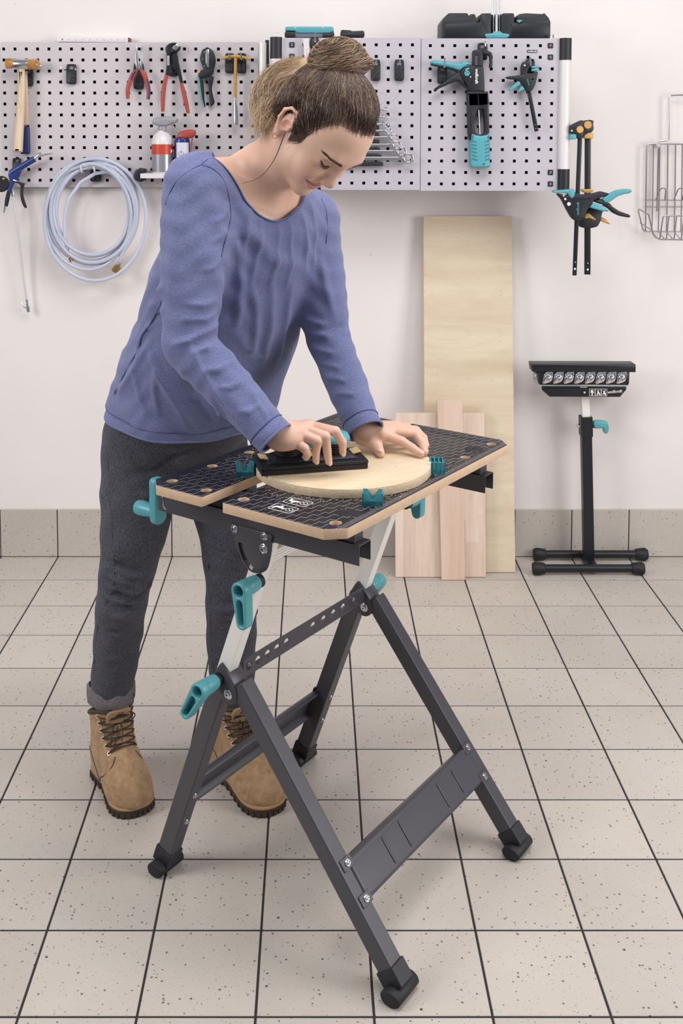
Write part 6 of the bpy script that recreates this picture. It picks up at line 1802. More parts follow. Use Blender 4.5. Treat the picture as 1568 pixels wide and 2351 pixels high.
# ------------------------------------------------------------------ things on the cabinet
K5 = crop(940, 0); K4 = crop(560, 60)
def txt(body, px, py, Y, size, m, parent, ang=0.0, bold=0.0002, name='lettering'):
    c = at(px, py, Y)
    M = Matrix.Translation((c.x, Y, c.z)) @ Matrix.Rotation(math.pi / 2, 4, 'X') @ Matrix.Rotation(ang, 4, 'Z')
    return link(name, text_mesh(name, body, size, m, M, bold), parent)
SMOKE = mat('smoky_clear_plastic', (120, 124, 140), 0.2, alpha=0.75, spec=0.5)
tc_ = empty('bit_case', (at(710, 86, 3.53).x, 3.56, CABTOP), 'teal and smoky plastic case lying on the cabinet above the bun', 'case')
wallplate('case_body', rnd(K4((366, 98), (368, 55), (460, 52), (800, 50), (815, 60), (813, 98)), 3), 3.52, 0.09, SMOKE, tc_, 0.003)
wallplate('case_lid', rnd(K4((370, 42), (372, 8), (390, 3), (790, 3), (806, 10), (810, 46), (760, 62), (480, 60), (455, 42)), 2), 3.515, 0.095, TEAL, tc_, 0.003)
wallplate('end_block', rnd(K4((366, 97), (366, 52), (455, 50), (465, 65), (460, 97)), 3), 3.514, 0.05, BLACKP, tc_, 0.002)
wallplate('end_block', rnd(K4((705, 97), (715, 60), (810, 52), (815, 97)), 3), 3.514, 0.05, BLACKP, tc_, 0.002)
for x in (458, 708): wallplate('latch_pin', K4((x - 3, 5), (x + 4, 5), (x + 4, 24), (x - 3, 24)), 3.513, 0.004, WHITEPL, tc_, 0.001)
db = empty('dark_box', (at(809, 86, 3.53).x, 3.56, CABTOP), 'small ribbed dark plastic box on the cabinet beside the teal case', 'box')
wallplate('box_body', rnd(K4((870, 98), (872, 38), (885, 32), (960, 36), (970, 44), (1080, 40), (1087, 70), (1084, 98)), 3), 3.52, 0.07, BLACKP, db, 0.003)
wallplate('box_lid_edge', rnd(K4((876, 66), (1082, 68), (1082, 78), (876, 78)), 2), 3.517, 0.074, GRAPH, db, 0.002)
bar = empty('straightedge', at(706, 270, 3.45), 'long pale bar hanging behind the woman\'s bun', 'straightedge')
p0, p1 = at(702, 89, 3.452), at(728, 428, 3.452)
MB().beam(p0, p1, 0.018, 0.006, (0, -1, 0)).build('bar', WHITEPL, bar, bevel=0.001)
MB().beam(p1, at(731, 452, 3.452), 0.021, 0.009, (0, -1, 0)).build('end_cap', BLACKP, bar, bevel=0.002)
hk = hook(722, 98, Y2, 'black hook with upright chrome prong beside the bun', 20, 26)
prong(hk, [(723, 98, Y2 - 0.012), (723.5, 97, Y2 - 0.04), (723.5, 92, Y2 - 0.055), (723.5, 75, Y2 - 0.057)], 0.0026)
# mitre box / drill guide with rods
tb_o = empty('drill_stand', (at(1140, 88, 3.53).x, 3.60, CABTOP), 'black plastic stand with teal insert and upright steel rods on the cabinet', 'tool stand')
wallplate('left_block', rnd(K5((293, 342), (296, 200), (305, 178), (348, 122), (360, 117), (518, 117), (530, 128), (534, 150), (548, 128), (585, 125), (597, 140), (601, 200), (634, 203), (640, 140), (650, 120), (735, 118), (738, 342)), 2), 3.51, 0.14, BLACKP, tb_o, 0.003)
wallplate('right_block', rnd(K5((826, 342), (826, 132), (845, 118), (935, 118), (944, 130), (946, 200), (964, 204), (968, 150), (990, 126), (1050, 118), (1085, 120), (1200, 126), (1214, 115), (1255, 160), (1271, 195), (1268, 342)), 2), 3.51, 0.14, BLACKP, tb_o, 0.003)
wallplate('front_panel', K5((322, 215), (660, 215), (660, 342), (318, 342)), 3.508, 0.01, BLACKM, tb_o, 0.001); wallplate('front_panel', K5((918, 210), (1262, 210), (1258, 342), (918, 342)), 3.508, 0.01, BLACKM, tb_o, 0.001)
wallplate('center_wall', K5((660, 130), (930, 130), (930, 342), (660, 342)), 3.56, 0.01, BLACKM, tb_o, 0.001)
wallplate('teal_insert', rnd(K5((672, 305), (755, 298), (760, 280), (826, 280), (832, 298), (906, 305), (890, 342), (690, 342)), 6), 3.505, 0.06, TEAL, tb_o, 0.002)
for x, Yr, r in ((754, 3.545, 13), (783, 3.52, 13.5), (811, 3.535, 12)):
    MB().tube([at(*K5((x, 290))[0], Yr), at(*K5((x + 2, -130))[0], Yr)], r / 3.92 * Yr / FPX, 16).build('steel_rod', CHROME, tb_o)
wallplate('teal_knob', rnd(K5((966, 178), (1018, 178), (1018, 190), (1000, 196), (1000, 204), (980, 204), (980, 196), (966, 190)), 3), 3.500, 0.012, TEAL, tb_o, 0.002)
wn = empty('wing_nut', at(1270, 88, 3.49), 'steel wing nut on the top right cabinet corner', 'wing nut')
MB().tube([at(1268, 88, 3.485), at(1268, 79, 3.485)], 0.003, 10).build('nut_body', STEEL, wn); wallplate('wing', rnd(K5((1275, 325), (1272, 305), (1290, 308), (1312, 322), (1310, 340), (1295, 335)), 3), 3.484, 0.003, STEEL, wn, 0.001)
# ------------------------------------------------------------------ caulking gun
cg = empty('caulking_gun', at(1098, 240, 3.44), 'large black and teal caulking gun hanging on the right cabinet door', 'caulking gun')
YG = 3.425
wallplate('gun_body', rnd(K5((575, 580), (660, 585), (670, 620), (676, 720), (678, 825), (545, 828), (530, 800), (500, 740), (470, 690), (460, 640), (490, 605), (560, 590)), 4), YG, 0.030, BLACKP, cg, 0.005)
wallplate('top_block', rnd(K5((572, 600), (570, 460), (585, 448), (655, 445), (665, 480), (665, 600)), 5), YG - 0.002, 0.026, BLACKP, cg, 0.004)
wallplate('hook_arm', rnd(K5((650, 452), (700, 452), (740, 470), (748, 490), (750, 570), (744, 610), (722, 615), (718, 590), (724, 560), (718, 500), (690, 490), (655, 492)), 4), YG + 0.004, 0.016, BLACKP, cg, 0.004)
m = MB()
for k in range(7):
    q = at(*K5((600, 510 + 12 * k))[0], YG - 0.004); m.box(q, (0.0080, 0.004, 0.0022), Matrix.Rotation(0.25, 3, 'Y'))
m.build('spring', STEEL, cg)
wallplate('upper_handle', rnd(K5((190, 575), (188, 555), (210, 542), (300, 545), (440, 570), (460, 568), (468, 550), (490, 545), (560, 568), (560, 585), (490, 605), (460, 635), (420, 625), (340, 600), (240, 585)), 5), YG + 0.001, 0.026, TEAL, cg, 0.006)
wallplate('handle_underside', rnd(K5((190, 575), (240, 584), (340, 600), (430, 630), (470, 650), (480, 700), (440, 650), (330, 612), (240, 598), (196, 588)), 3), YG + 0.003, 0.022, BLACKP, cg, 0.004)
wallplate('trigger', rnd(K5((455, 640), (480, 690), (505, 760), (540, 800), (535, 815), (500, 790), (470, 750), (430, 730), (370, 750), (320, 775), (260, 800), (240, 826), (222, 824), (222, 800), (250, 780), (310, 740), (380, 680), (420, 650)), 4), YG + 0.004, 0.020, BLACKP, cg, 0.005)
MB().lathe([(0.0088, 0), (0.0085, 0.004), (0.005, 0.0045), (0.0045, 0.003), (0, 0.003)], at(*K5((518, 660))[0], YG - 0.0005), (0, -1, 0), 20).build('teal_dial', TEAL, cg)
wallplate('dial_lever', rnd(K5((505, 650), (503, 615), (518, 610), (525, 640), (528, 655)), 3), YG - 0.006, 0.006, TEAL, cg, 0.002)
for x, y in ((550, 692), (528, 618)): MB().lathe([(0.0024, 0), (0.002, 0.001), (0, 0.001)], at(*K5((x, y))[0], YG), (0, -1, 0), 10).build('screw', WHITEPL, cg)
txt('wolfcraft', 940 + 605 / 3.92, 686 / 3.92, YG - 0.0008, 0.0128, WHITEP, cg, -math.pi / 2, 0.0004)
wallplate('barrel', K5((520, 828), (710, 826), (722, 1215), (722, 1260), (545, 1262), (532, 1200)), YG + 0.006, 0.034, BLACKP, cg, 0.004,
          [K5((548, 850), (610, 850), (614, 935), (552, 935)), K5((628, 850), (698, 850), (704, 928), (630, 935)), rnd(K5((600, 1010), (630, 985), (672, 978), (682, 1205), (640, 1215), (592, 1200), (580, 1100)), 8)])
wallplate('barrel_flange', rnd(K5((520, 822), (705, 822), (708, 846), (525, 848)), 2), YG + 0.002, 0.040, BLACKP, cg, 0.003)
P_ = Pt(K5, [(616, 840), (622, 1000), (632, 1210)], YG + 0.020); MB().tube(P_, 0.0028, 12).build('push_rod', CHROME, cg)
wallplate('teal_shoe', rnd(K5((560, 1200), (600, 1215), (650, 1222), (700, 1210), (722, 1190), (724, 1300), (728, 1500), (720, 1508), (575, 1511), (552, 1495), (552, 1300)), 3), YG + 0.002, 0.042, TEAL, cg, 0.006)
for side in (0, 1):
    for k in range(6):
        y = 1265 + 33 * k
        x0 = 560 + 2 * k if side == 0 else 722
        d = 1 if side == 0 else -1
        wallplate('grip_rib', spx(K5((x0, y - 10), (x0 + d * 30, y + 2), (x0 + d * 44, y + 12), (x0 + d * 24, y + 9), (x0, y + 4)), 2, True), YG - 0.0005, 0.006, TEAL_D, cg, 0.001)
wallplate('shoe_hole', circ(940 + 669 / 3.92, 1477 / 3.92, 1.6), YG + 0.0012, 0.002, DARK, cg, 0.0)
for x, y, lb, top in ((1012, 172, 'black hook holding the caulking gun handle', 133), (1105, 118, 'black hook behind the caulking gun\'s upper end', 106)):
    hk = hook(x + 3.5, y, Y2, lb, 22, 40); prong(hk, [(x + 8, y - 14, Y2 - 0.012), (x + 8.5, y - 16, Y2 - 0.05), (x + 9, y - 22, Y2 - 0.065), (x + 9, top, Y2 - 0.066)], 0.0026)
# ------------------------------------------------------------------ small clamp
def black_teal(name, k, pts, Y, t, m, parent, b=0.003, holes=None): return wallplate(name, rnd(k(*pts), 4), Y, t, m, parent, b, holes)
sc_o = empty('small_bar_clamp', at(1215, 230, 3.44), 'small one-handed bar clamp with teal pads on the right cabinet door', 'clamp')
YS = 3.435
wallplate('clamp_bar', K5((1058, 820), (1092, 820), (1164, 1178), (1128, 1185)), YS + 0.006, 0.006, BLACKM, sc_o, 0.001)
black_teal('fixed_jaw', K5, ((1006, 650), (1004, 600), (1020, 560), (1055, 548), (1085, 560), (1130, 590), (1125, 620), (1080, 610), (1062, 640), (1060, 690), (1010, 690)), YS, 0.018, BLACKP, sc_o)
black_teal('slide_body', K5, ((868, 700), (880, 688), (960, 680), (1010, 672), (1060, 655), (1100, 660), (1140, 640), (1160, 650), (1150, 690), (1135, 760), (1110, 810), (1080, 830), (1055, 820), (1030, 770), (1000, 730), (960, 715), (900, 712)), YS - 0.002, 0.022, BLACKP, sc_o)
black_teal('trigger', K5, ((980, 730), (1000, 735), (1000, 760), (950, 795), (900, 818), (892, 808), (930, 770)), YS + 0.002, 0.012, TEAL, sc_o, 0.002); black_teal('release_lever', K5, ((1010, 770), (1030, 785), (1040, 810), (1010, 815), (985, 832), (972, 828), (990, 800)), YS + 0.002, 0.012, TEAL, sc_o, 0.002)
for y in (602, 628): wallplate('teal_pad', rnd(K5((1096, y - 8), (1168, y - 12), (1172, y + 2), (1168, y + 8), (1100, y + 14)), 3), YS - 0.003, 0.020, TEAL, sc_o, 0.002)
MB().lathe([(0.0032, 0), (0.003, 0.001), (0, 0.0015)], at(*K5((1037, 588))[0], YS), (0, -1, 0), 12).build('rivet', WHITEPL, sc_o)
MB().lathe([(0.0052, 0), (0.0050, 0.001), (0.003, 0.001), (0.003, 0)], at(*K5((1110, 712))[0], YS - 0.002), (0, -1, 0), 16).build('ring_screw', GRAPH, sc_o)
txt('wolfcraft', 940 + 1068 / 3.92, 740 / 3.92, YS - 0.0028, 0.0060, TEAL, sc_o, -1.25, 0.0001)
for x, y in ((1132, 1122), (1152, 1118), (1134, 1158), (1152, 1155)): MB().lathe([(0.0010, 0), (0.001, 0.0006), (0, 0.0006)], at(*K5((x, y))[0], YS + 0.006), (0, -1, 0), 8).build('bar_rivet', WHITEPL, sc_o)
hk = hook(1218, 152, Y2, 'black hook behind the small bar clamp', 20, 34); prong(hk, [(1217, 148, Y2 - 0.012), (1217.5, 150, Y2 - 0.05), (1217.5, 146, Y2 - 0.06), (1217.5, 132, Y2 - 0.061)], 0.0026)
# ------------------------------------------------------------------ spanners on their rack
rk = empty('spanner_rack', at(860, 372, 3.46), 'black slotted rack carrying the row of spanners', 'rack')
ys_ = [251.3, 268.4, 285.5, 300.3, 315.9, 333.0, 348.3, 364.0]; xs_ = [885.5, 886.5, 886.5, 892, 905.5, 911, 922, 937]; rs_ = [5.6, 5.8, 6.2, 7.4, 9.2, 10.0, 11.2, 12.6]
xe_ = [868, 869, 870, 870, 871, 872, 876, 879]
for i in range(8):
    y = ys_[i] + rs_[i] * 0.75
    wallplate('slot_bar', [(770, y + 1), (xe_[i], y - 1), (xe_[i] + 1, y + 6 + 0.2 * i), (770, y + 7 + 0.2 * i)], 3.450, 0.018, BLACKP, rk, 0.001)
wallplate('rack_back', [(800, 246), (812, 246), (812, 382), (800, 382)], 3.462, 0.006, BLACKP, rk, 0.001)
words = ['smallest spanner, top of the row beside the woman\'s forehead', 'second spanner from the top of the row', 'third spanner from the top of the row', 'fourth spanner from the top of the row',
         'fourth spanner from the bottom of the row', 'third spanner from the bottom of the row', 'second largest spanner, last but one in the row', 'largest spanner, bottom of the row, above two rows of holes']
for i in range(8):
    Ysp = 3.444; y, x, r = ys_[i], xs_[i], rs_[i]
    so_ = empty('spanner', at(x - 40, y, Ysp), words[i], 'spanner', 'chrome spanners on the cabinet door')
    ring = [(x + r * 1.05 * math.cos(a_), y + r * math.sin(a_)) for a_ in [2 * math.pi * k / 28 for k in range(28)]]
    hole = [(x + r * (0.62 + 0.06 * (k % 2)) * math.cos(2 * math.pi * k / 24), y + r * (0.62 + 0.06 * (k % 2)) * math.sin(2 * math.pi * k / 24)) for k in range(24)]
    wallplate('ring_end', ring, Ysp - 0.004, 0.010, CHROME, so_, 0.0015, [hole])
    sw = r * 0.36
    wallplate('shank', [(x - r * 0.9, y - sw * 1.05), (x - r * 0.9, y + sw * 1.05), (x - r * 2.2, y + sw * 0.9), (755, y + sw), (755, y - sw), (x - r * 2.2, y - sw * 0.9)], Ysp - 0.001, 0.006, STEEL, so_, 0.0015)
    wallplate('open_end', spx([(757, y - sw), (748, y - r * 0.95), (736, y - r * 0.8), (742, y - r * 0.25), (748, y), (742, y + r * 0.25), (736, y + r * 0.8), (748, y + r * 0.95), (757, y + sw)], 3, True), Ysp - 0.002, 0.007, STEEL, so_, 0.001)
# ------------------------------------------------------------------ two big bar clamps
K6 = crop(1200, 200, 4.26)
def big_clamp(name, label, Y, bar_px, jaw, body, handle, trig, rel, padc, extra):
    o = empty(name, at(1335, 500, Y), label, 'clamp', 'large bar clamps hanging by the cabinet tube')
    wallplate('clamp_bar', K6(*bar_px), Y + 0.008, 0.008, BLACKM, o, 0.001)
    black_teal('fixed_jaw', K6, jaw, Y, 0.024, BLACKP, o, 0.003)
    black_teal('slide_body', K6, body, Y - 0.001, 0.028, BLACKP, o, 0.004, extra.get('holes'))
    for nme, pts, m_, dy in (handle, trig, rel): black_teal(nme, K6, pts, Y + dy, 0.018, m_, o, 0.004)
    for pts, m_ in padc: wallplate('clamp_pad', rnd(K6(*pts), 3), Y - 0.003, 0.032, m_, o, 0.003)
    for x, y, r in extra.get('discs', ()): MB().lathe([(r, 0), (r, 0.0015), (r * 0.92, 0.0025), (0, 0.0025)], at(*K6((x, y))[0], Y), (0, -1, 0), 24).build('amber_disc', AMBER, o)
    for x, y, r, Yo in extra.get('holes_dot', ()): MB().lathe([(r, 0), (r, 0.0006), (0, 0.0006)], at(*K6((x, y))[0], Y + Yo), (0, -1, 0), 12).build('bar_hole', WHITEP, o)
    return o
rear = big_clamp('bar_clamp', 'large bar clamp with amber pads and black trigger, behind the teal-handled clamp', 3.475,
    ((610, 500), (668, 500), (664, 1835), (606, 1833)),
    ((540, 420), (600, 330), (660, 318), (700, 330), (690, 360), (698, 410), (680, 440), (640, 450), (570, 500), (535, 500), (530, 460)),
    ((640, 1190), (720, 1150), (790, 1160), (800, 1200), (780, 1230), (760, 1320), (735, 1365), (680, 1380), (600, 1380), (555, 1365), (552, 1310), (600, 1260)),
    ('handle', ((780, 1130), (850, 1130), (880, 1170), (950, 1215), (1050, 1250), (1058, 1270), (1040, 1278), (950, 1262), (880, 1230), (840, 1190), (790, 1160)), BLACKP, 0.002),
    ('trigger', ((745, 1290), (770, 1270), (810, 1285), (862, 1340), (858, 1346), (810, 1330), (760, 1310)), AMBER, 0.004),
    ('release_lever', ((600, 1280), (620, 1235), (650, 1230), (715, 1290), (720, 1305), (690, 1300), (650, 1280), (620, 1290)), AMBER, -0.004),
    [(((605, 505), (600, 475), (640, 450), (685, 438), (698, 470), (690, 505)), AMBER), (((590, 1025), (585, 1000), (690, 998), (694, 1020), (640, 1045)), AMBER)],
    {'discs': ((636, 370, 0.0125),), 'holes_dot': ((636, 1784, 0.0034, 0.008), (637, 1722, 0.0018, 0.008))})
front = big_clamp('bar_clamp', 'large bar clamp with teal handle, clamped under the white tube', 3.440,
    ((542, 480), (584, 480), (528, 1843), (490, 1843)),
    ((462, 380), (530, 345), (580, 322), (600, 330), (590, 380), (600, 420), (600, 480), (560, 510), (530, 500), (520, 460), (465, 455)),
    ((385, 1100), (340, 1050), (350, 1040), (440, 1060), (490, 1040), (520, 1025), (580, 1055), (700, 1040), (770, 1020), (845, 1040), (850, 1050), (800, 1070), (700, 1110), (640, 1200), (600, 1290), (570, 1315), (520, 1312), (480, 1280), (440, 1210)),
    ('handle', ((800, 1120), (775, 1095), (845, 1045), (910, 1010), (1000, 996), (1060, 1000), (1074, 1018), (1050, 1040), (1000, 1045), (930, 1070), (860, 1120), (820, 1135)), TEAL, 0.000),
    ('trigger', ((655, 1180), (690, 1130), (760, 1150), (845, 1205), (845, 1218), (780, 1215), (710, 1195)), TEAL, -0.002),
    ('release_lever', ((690, 1120), (760, 1085), (800, 1120), (850, 1140), (840, 1160), (780, 1150)), BLACKP, 0.004),
    [(((462, 515), (462, 470), (500, 456), (528, 465), (528, 510)), TEAL), (((303, 1035), (305, 1015), (440, 1000), (512, 998), (512, 1060), (490, 1090), (470, 1085), (440, 1040)), TEAL)],
    {'discs': ((560, 415, 0.0112),), 'holes_dot': ((511, 1778, 0.0034, 0.008), (514, 1712, 0.0016, 0.008), (480, 427, 0.0028, 0.0))})
for x, y, r in ((452, 1142, 0.0075), (416, 1094, 0.0048), (400, 1062, 0.0036)):
    rg = MB().lathe([(r, 0), (r, 0.0012), (r * 0.8, 0.0012), (r * 0.8, 0.0002)], at(*K6((x, y))[0], 3.439), (0, -1, 0), 18, cap=False).build('ring', GRAPH, front)
    MB().lathe([(r * 0.8, 0.0003), (0, 0.0003)], at(*K6((x, y))[0], 3.439), (0, -1, 0), 18, cap=False).build('ring_hole', WHITEP, rg)
txt('wolfcraft', 1200 + 540 / 4.26, 200 + 1188 / 4.26, 3.4382, 0.0115, TEAL, front, math.pi / 2, 0.0001)
for x, y in ((650, 1082), (495, 1280), (578, 1282)): MB().lathe([(0.0026, 0), (0.0026, 0.0008), (0, 0.0008)], at(*K6((x, y))[0], 3.439), (0, -1, 0), 12).build('body_screw', DARK, front)
# ------------------------------------------------------------------ wire basket at the right edge
WIRE = mat('plated_wire', (176, 170, 174), 0.28, metal=0.9)
bk = empty('wire_basket', at(1545, 545, 3.70), 'plated wire basket rack hanging at the right edge of the photo', 'wire rack')
def wire(name, pts, r=0.0022):
    return MB().tube([at(*K6((x, y))[0], Y) for x, y, Y in pts], r, 8).build(name, WIRE, bk)
YBk, YFr = 3.705, 3.60
wire('hanger_wire', [(1700, 74, YBk), (1450, 80, YBk), (1430, 92, YBk), (1428, 515, YBk), (1420, 522, YBk), (1330, 530, YBk), (1320, 560, YBk)], 0.0026)
wire('frame_wire', [(1700, 560, YBk), (1230, 555, YBk), (1212, 568, YBk), (1205, 1100, YBk), (1200, 1415, YBk)], 0.0026)
for x in (1278, 1340, 1420, 1495, 1560): wire('upright_wire', [(x, 558, YBk), (x - 6, 1100, YBk), (x - 14, 1415, YBk), (x + 40, 1478, YFr)])
wire('upright_wire', [(1328, 600, YBk), (1312, 1215, YBk)], 0.0026)
for y in (1105, 1170): wire('cross_wire', [(1190, y, YBk), (1700, y + 2, YBk)])
wire('cross_wire', [(1200, 1412, YBk), (1700, 1415, YBk)])
wire('side_rail', [(1200, 1415, YBk), (1172, 1390, YBk), (1130, 1205, 3.66), (1140, 1194, 3.65), (1232, 1248, 3.60), (1275, 1440, YFr), (1300, 1470, YFr), (1345, 1490, YFr), (1700, 1495, YFr)], 0.0026)
wire('side_rail', [(1150, 1328, 3.68), (1255, 1395, 3.61)])
wire('front_rail', [(1340, 1488, YFr), (1372, 1270, YFr), (1385, 1258, YFr), (1700, 1262, YFr)], 0.0026)
for x in (1405, 1480, 1550): wire('front_wire', [(x, 1490, YFr), (x + 25, 1265, YFr)])
for x in (1345, 1520): wire('bent_hook', [(x - 42, 1105, YBk), (x, 1000, YBk - 0.02), (x + 20, 988, YBk - 0.025), (x + 45, 990, YBk - 0.025), (x + 55, 1010, YBk - 0.02), (x + 45, 1105, YBk)])
sk = MB().lathe([(0.0085, 0), (0.0085, 0.010), (0.0065, 0.013), (0.0030, 0.013), (0.0028, 0.010), (0, 0.010)], at(*K6((1318, 568))[0], 3.702), (0, -1, 0), 22).build('suction_screw', CHROME, bk)
MB().lathe([(0.0055, 0), (0.0055, 0.0008), (0, 0.0008)], at(*K6((1318, 568))[0], 3.7005) + Vector((0, -0.012, 0)), (0, -1, 0), 16).build('screw_head', STEEL, sk)
MB().lathe([(0.010, 0), (0.010, 0.03)], at(*K6((1318, 568))[0], 3.705), (0, 1, 0), 16).build('wall_plug', WHITEPL, bk)
# ------------------------------------------------------------------ boards leaning on the wall
def lean(name, label, tl, tr, Yt, bl, brr, th, m, cat='board'):
    """tl,tr: top corner px at distance Yt; bl,brr: bottom corner px on the floor"""
    T0, T1 = at(*tl, Yt), at(*tr, Yt); B0, B1 = atz(*bl, 0.0), atz(*brr, 0.0)
    y_ = (B0.y + B1.y) / 2; B0.y = y_; B1.y = y_
    n_ = (T0 - B0).cross(T1 - T0).normalized()
    if n_.y > 0: n_ = -n_
    bk_ = -n_ * th
    # turn into object space with its own origin at the foot so that the grain follows it
    c0 = (B0 + B1) / 2
    vs_ = [p - c0 for p in (B0, B1, T1, T0, B0 + bk_, B1 + bk_, T1 + bk_, T0 + bk_)]
    lift_ = -min(v.z for v in vs_)
    vs_ = [v + Vector((0, 0, lift_)) for v in vs_]
    me = MB().add(vs_, [(0, 1, 2, 3), (5, 4, 7, 6), (4, 5, 1, 0), (3, 2, 6, 7), (1, 5, 6, 2), (4, 0, 3, 7)]).mesh(name, m)
    o = link(name, me, smooth=True, angle=30, bevel=0.0012)
    o.location = c0
    tag(o, label, cat)
    return o
lean('plywood_sheet', 'tall pale plywood sheet leaning on the wall behind the bench', (972, 497), (1175, 497), 3.700, (976, 1316), (1183, 1315), 0.018, PLY)
lean('beech_board', 'short wide glued beech board leaning before the plywood sheet', (907, 950), (1112, 950), 3.602, (908, 1326), (1116, 1327), 0.018, BEECH)
lean('wooden_strip', 'narrow pinkish beech strip leaning in front of the wide beech board', (1004, 921), (1062, 921), 3.578, (1014, 1333), (1068, 1333), 0.018, BEECH2)
# ------------------------------------------------------------------ roller stand
K7 = crop(1180, 800, 4.274)
rs_o = empty('roller_stand', (at(1352, 1290, 3.64).x, 3.63, 0), 'black roller stand with ball casters and teal lever by the wall', 'roller stand')
def foot_bar(x0, x1, ytop, ybot, Y):
    a_, b_ = at(x0, (ytop + ybot) / 2, Y), at(x1, (ytop + ybot) / 2, Y); r = 0.0155
    a_.z = b_.z = 0.0225
    fb = MB().tube([a_, b_], 0.0135, 18).build('foot_bar', BLACKM, rs_o)
    for p, s in ((a_, -1), (b_, 1)):
        MB().tube([p + Vector((-s * 0.030, 0, 0)), p + Vector((-s * 0.026, 0, 0)), p + Vector((s * 0.004, 0, 0)), p + Vector((s * 0.012, 0, 0))], [0.0155, 0.0185, 0.0222, 0.0175], 18).build('foot_cap', BLACKR, fb, angle=50)
foot_bar(1233, 1478, 1262, 1282, 3.695); foot_bar(1231, 1470, 1297, 1316, 3.572)
xm = at(1352, 1300, 3.632).x
MB().box((xm, 3.632, 0.0225), (0.030, 0.13, 0.024)).build('base_bridge', BLACKM, rs_o, bevel=0.002)
p0 = Vector((xm, 3.640, 0.03)); p1 = at(1344.5, 956, 3.64)
MB().beam(p0, p1, 0.034, 0.034, (0, -1, 0)).build('post', BLACKM, rs_o, bevel=0.0025)
p2 = at(1341.5, 905, 3.64)
MB().beam(p1 - (p2 - p1) * 1.5, p2, 0.026, 0.026, (0, -1, 0)).build('inner_post', ALU, rs_o, bevel=0.001)
cl = MB().beam(at(1345, 1000, 3.64), at(1344.2, 955, 3.64), 0.039, 0.042, (0, -1, 0)).build('clamp_collar', BLACKM, rs_o, bevel=0.002)
q = at(1345, 977, 3.635)
MB().tube([q + Vector((0.018, 0, 0)), q + Vector((0.030, 0, 0))], 0.0085, 14).build('lever_boss', BLACKR, cl)
wallplate('teal_lever', spx(K7((790, 718), (905, 720), (930, 755), (935, 800), (922, 836), (895, 838), (880, 815), (885, 795), (860, 788), (792, 785)), 3, True), 3.624, 0.022, TEAL, cl, 0.006)
MB().tube([q + Vector((-0.02, 0, 0)), q + Vector((-0.034, 0, 0))], 0.0032, 10).build('bolt_end', CHROME, cl); MB().lathe([(0.006, 0), (0.006, 0.006)], q + Vector((-0.021, 0, 0)), (-1, 0, 0), 6).build('nut', CHROME, cl)
YH = 3.585
wallplate('top_rail', K7((176, 158), (1195, 160), (1196, 234), (186, 232), (178, 180)), YH, 0.060, BLACKM, rs_o, 0.002)
wallplate('caster_plate', K7((245, 230), (1135, 232), (1130, 345), (1118, 366), (262, 368), (248, 350)), YH + 0.004, 0.050, BLACKM, rs_o, 0.002)
wallplate('bright_edge', K7((256, 358), (1115, 360), (1112, 366), (262, 366)), YH + 0.0025, 0.003, STEEL, rs_o, 0.0005)
wallplate('lower_bracket', K7((272, 372), (1105, 374), (1100, 408), (1040, 476), (350, 474), (275, 408)), YH + 0.012, 0.004, BLACKM, rs_o, 0.001)
wallplate('lower_bracket', K7((272, 372), (1105, 374), (1100, 408), (1040, 476), (350, 474), (275, 408)), YH + 0.085, 0.004, BLACKM, rs_o, 0.001)
wallplate('bracket_end', K7((205, 240), (245, 240), (250, 350), (230, 360), (205, 320)), YH + 0.02, 0.03, STEEL, rs_o, 0.002)
wallplate('cross_slot', K7((650, 376), (718, 376), (718, 384), (650, 384)), YH + 0.0110, 0.002, WHITEP, rs_o, 0.0003)
for k in range(8):
    x = 333 + 103.6 * k + 2; y = 288
    fl = wallplate('caster_flange', spx(K7((x - 52, y + 30), (x - 42, y - 18), (x - 22, y - 48), (x + 35, y - 60), (x + 48, y - 50), (x + 46, y - 5), (x + 28, y + 35), (x - 10, y + 52), (x - 42, y + 60), (x - 54, y + 50)), 3, True), YH + 0.0015, 0.003, CHROME, rs_o, 0.0008)
    c_ = at(*K7((x, y))[0], YH + 0.0015)
    MB().lathe([(0.0105, 0), (0.0102, 0.005), (0.0085, 0.008), (0.0068, 0.0085), (0.0062, 0.006)], c_, (0, -1, 0), 22).build('caster_cup', CHROME, fl)
    MB().ell(c_ + Vector((0.001, -0.0055, 0)), (0.0062, 0.0062, 0.0062), None, 16, 10).build('caster_ball', STEEL, fl)
    for dx, dy in ((36, -46), (-40, 46)): MB().lathe([(0.0014, 0), (0.001, 0.0008), (0, 0.0008)], at(*K7((x + dx, y + dy))[0], YH + 0.0012), (0, -1, 0), 8).build('rivet', GRAPH, fl)
MB().lathe([(0.0034, 0), (0.003, 0.0015), (0, 0.002)], at(*K7((692, 432))[0], YH + 0.012), (0, -1, 0), 12).build('bracket_rivet', WHITEPL, rs_o)
txt('wolfcraft', 1180 + 990 / 4.274, 800 + 424 / 4.274, YH + 0.0105, 0.0138, WHITEP, rs_o, 0.08, 0.0002)
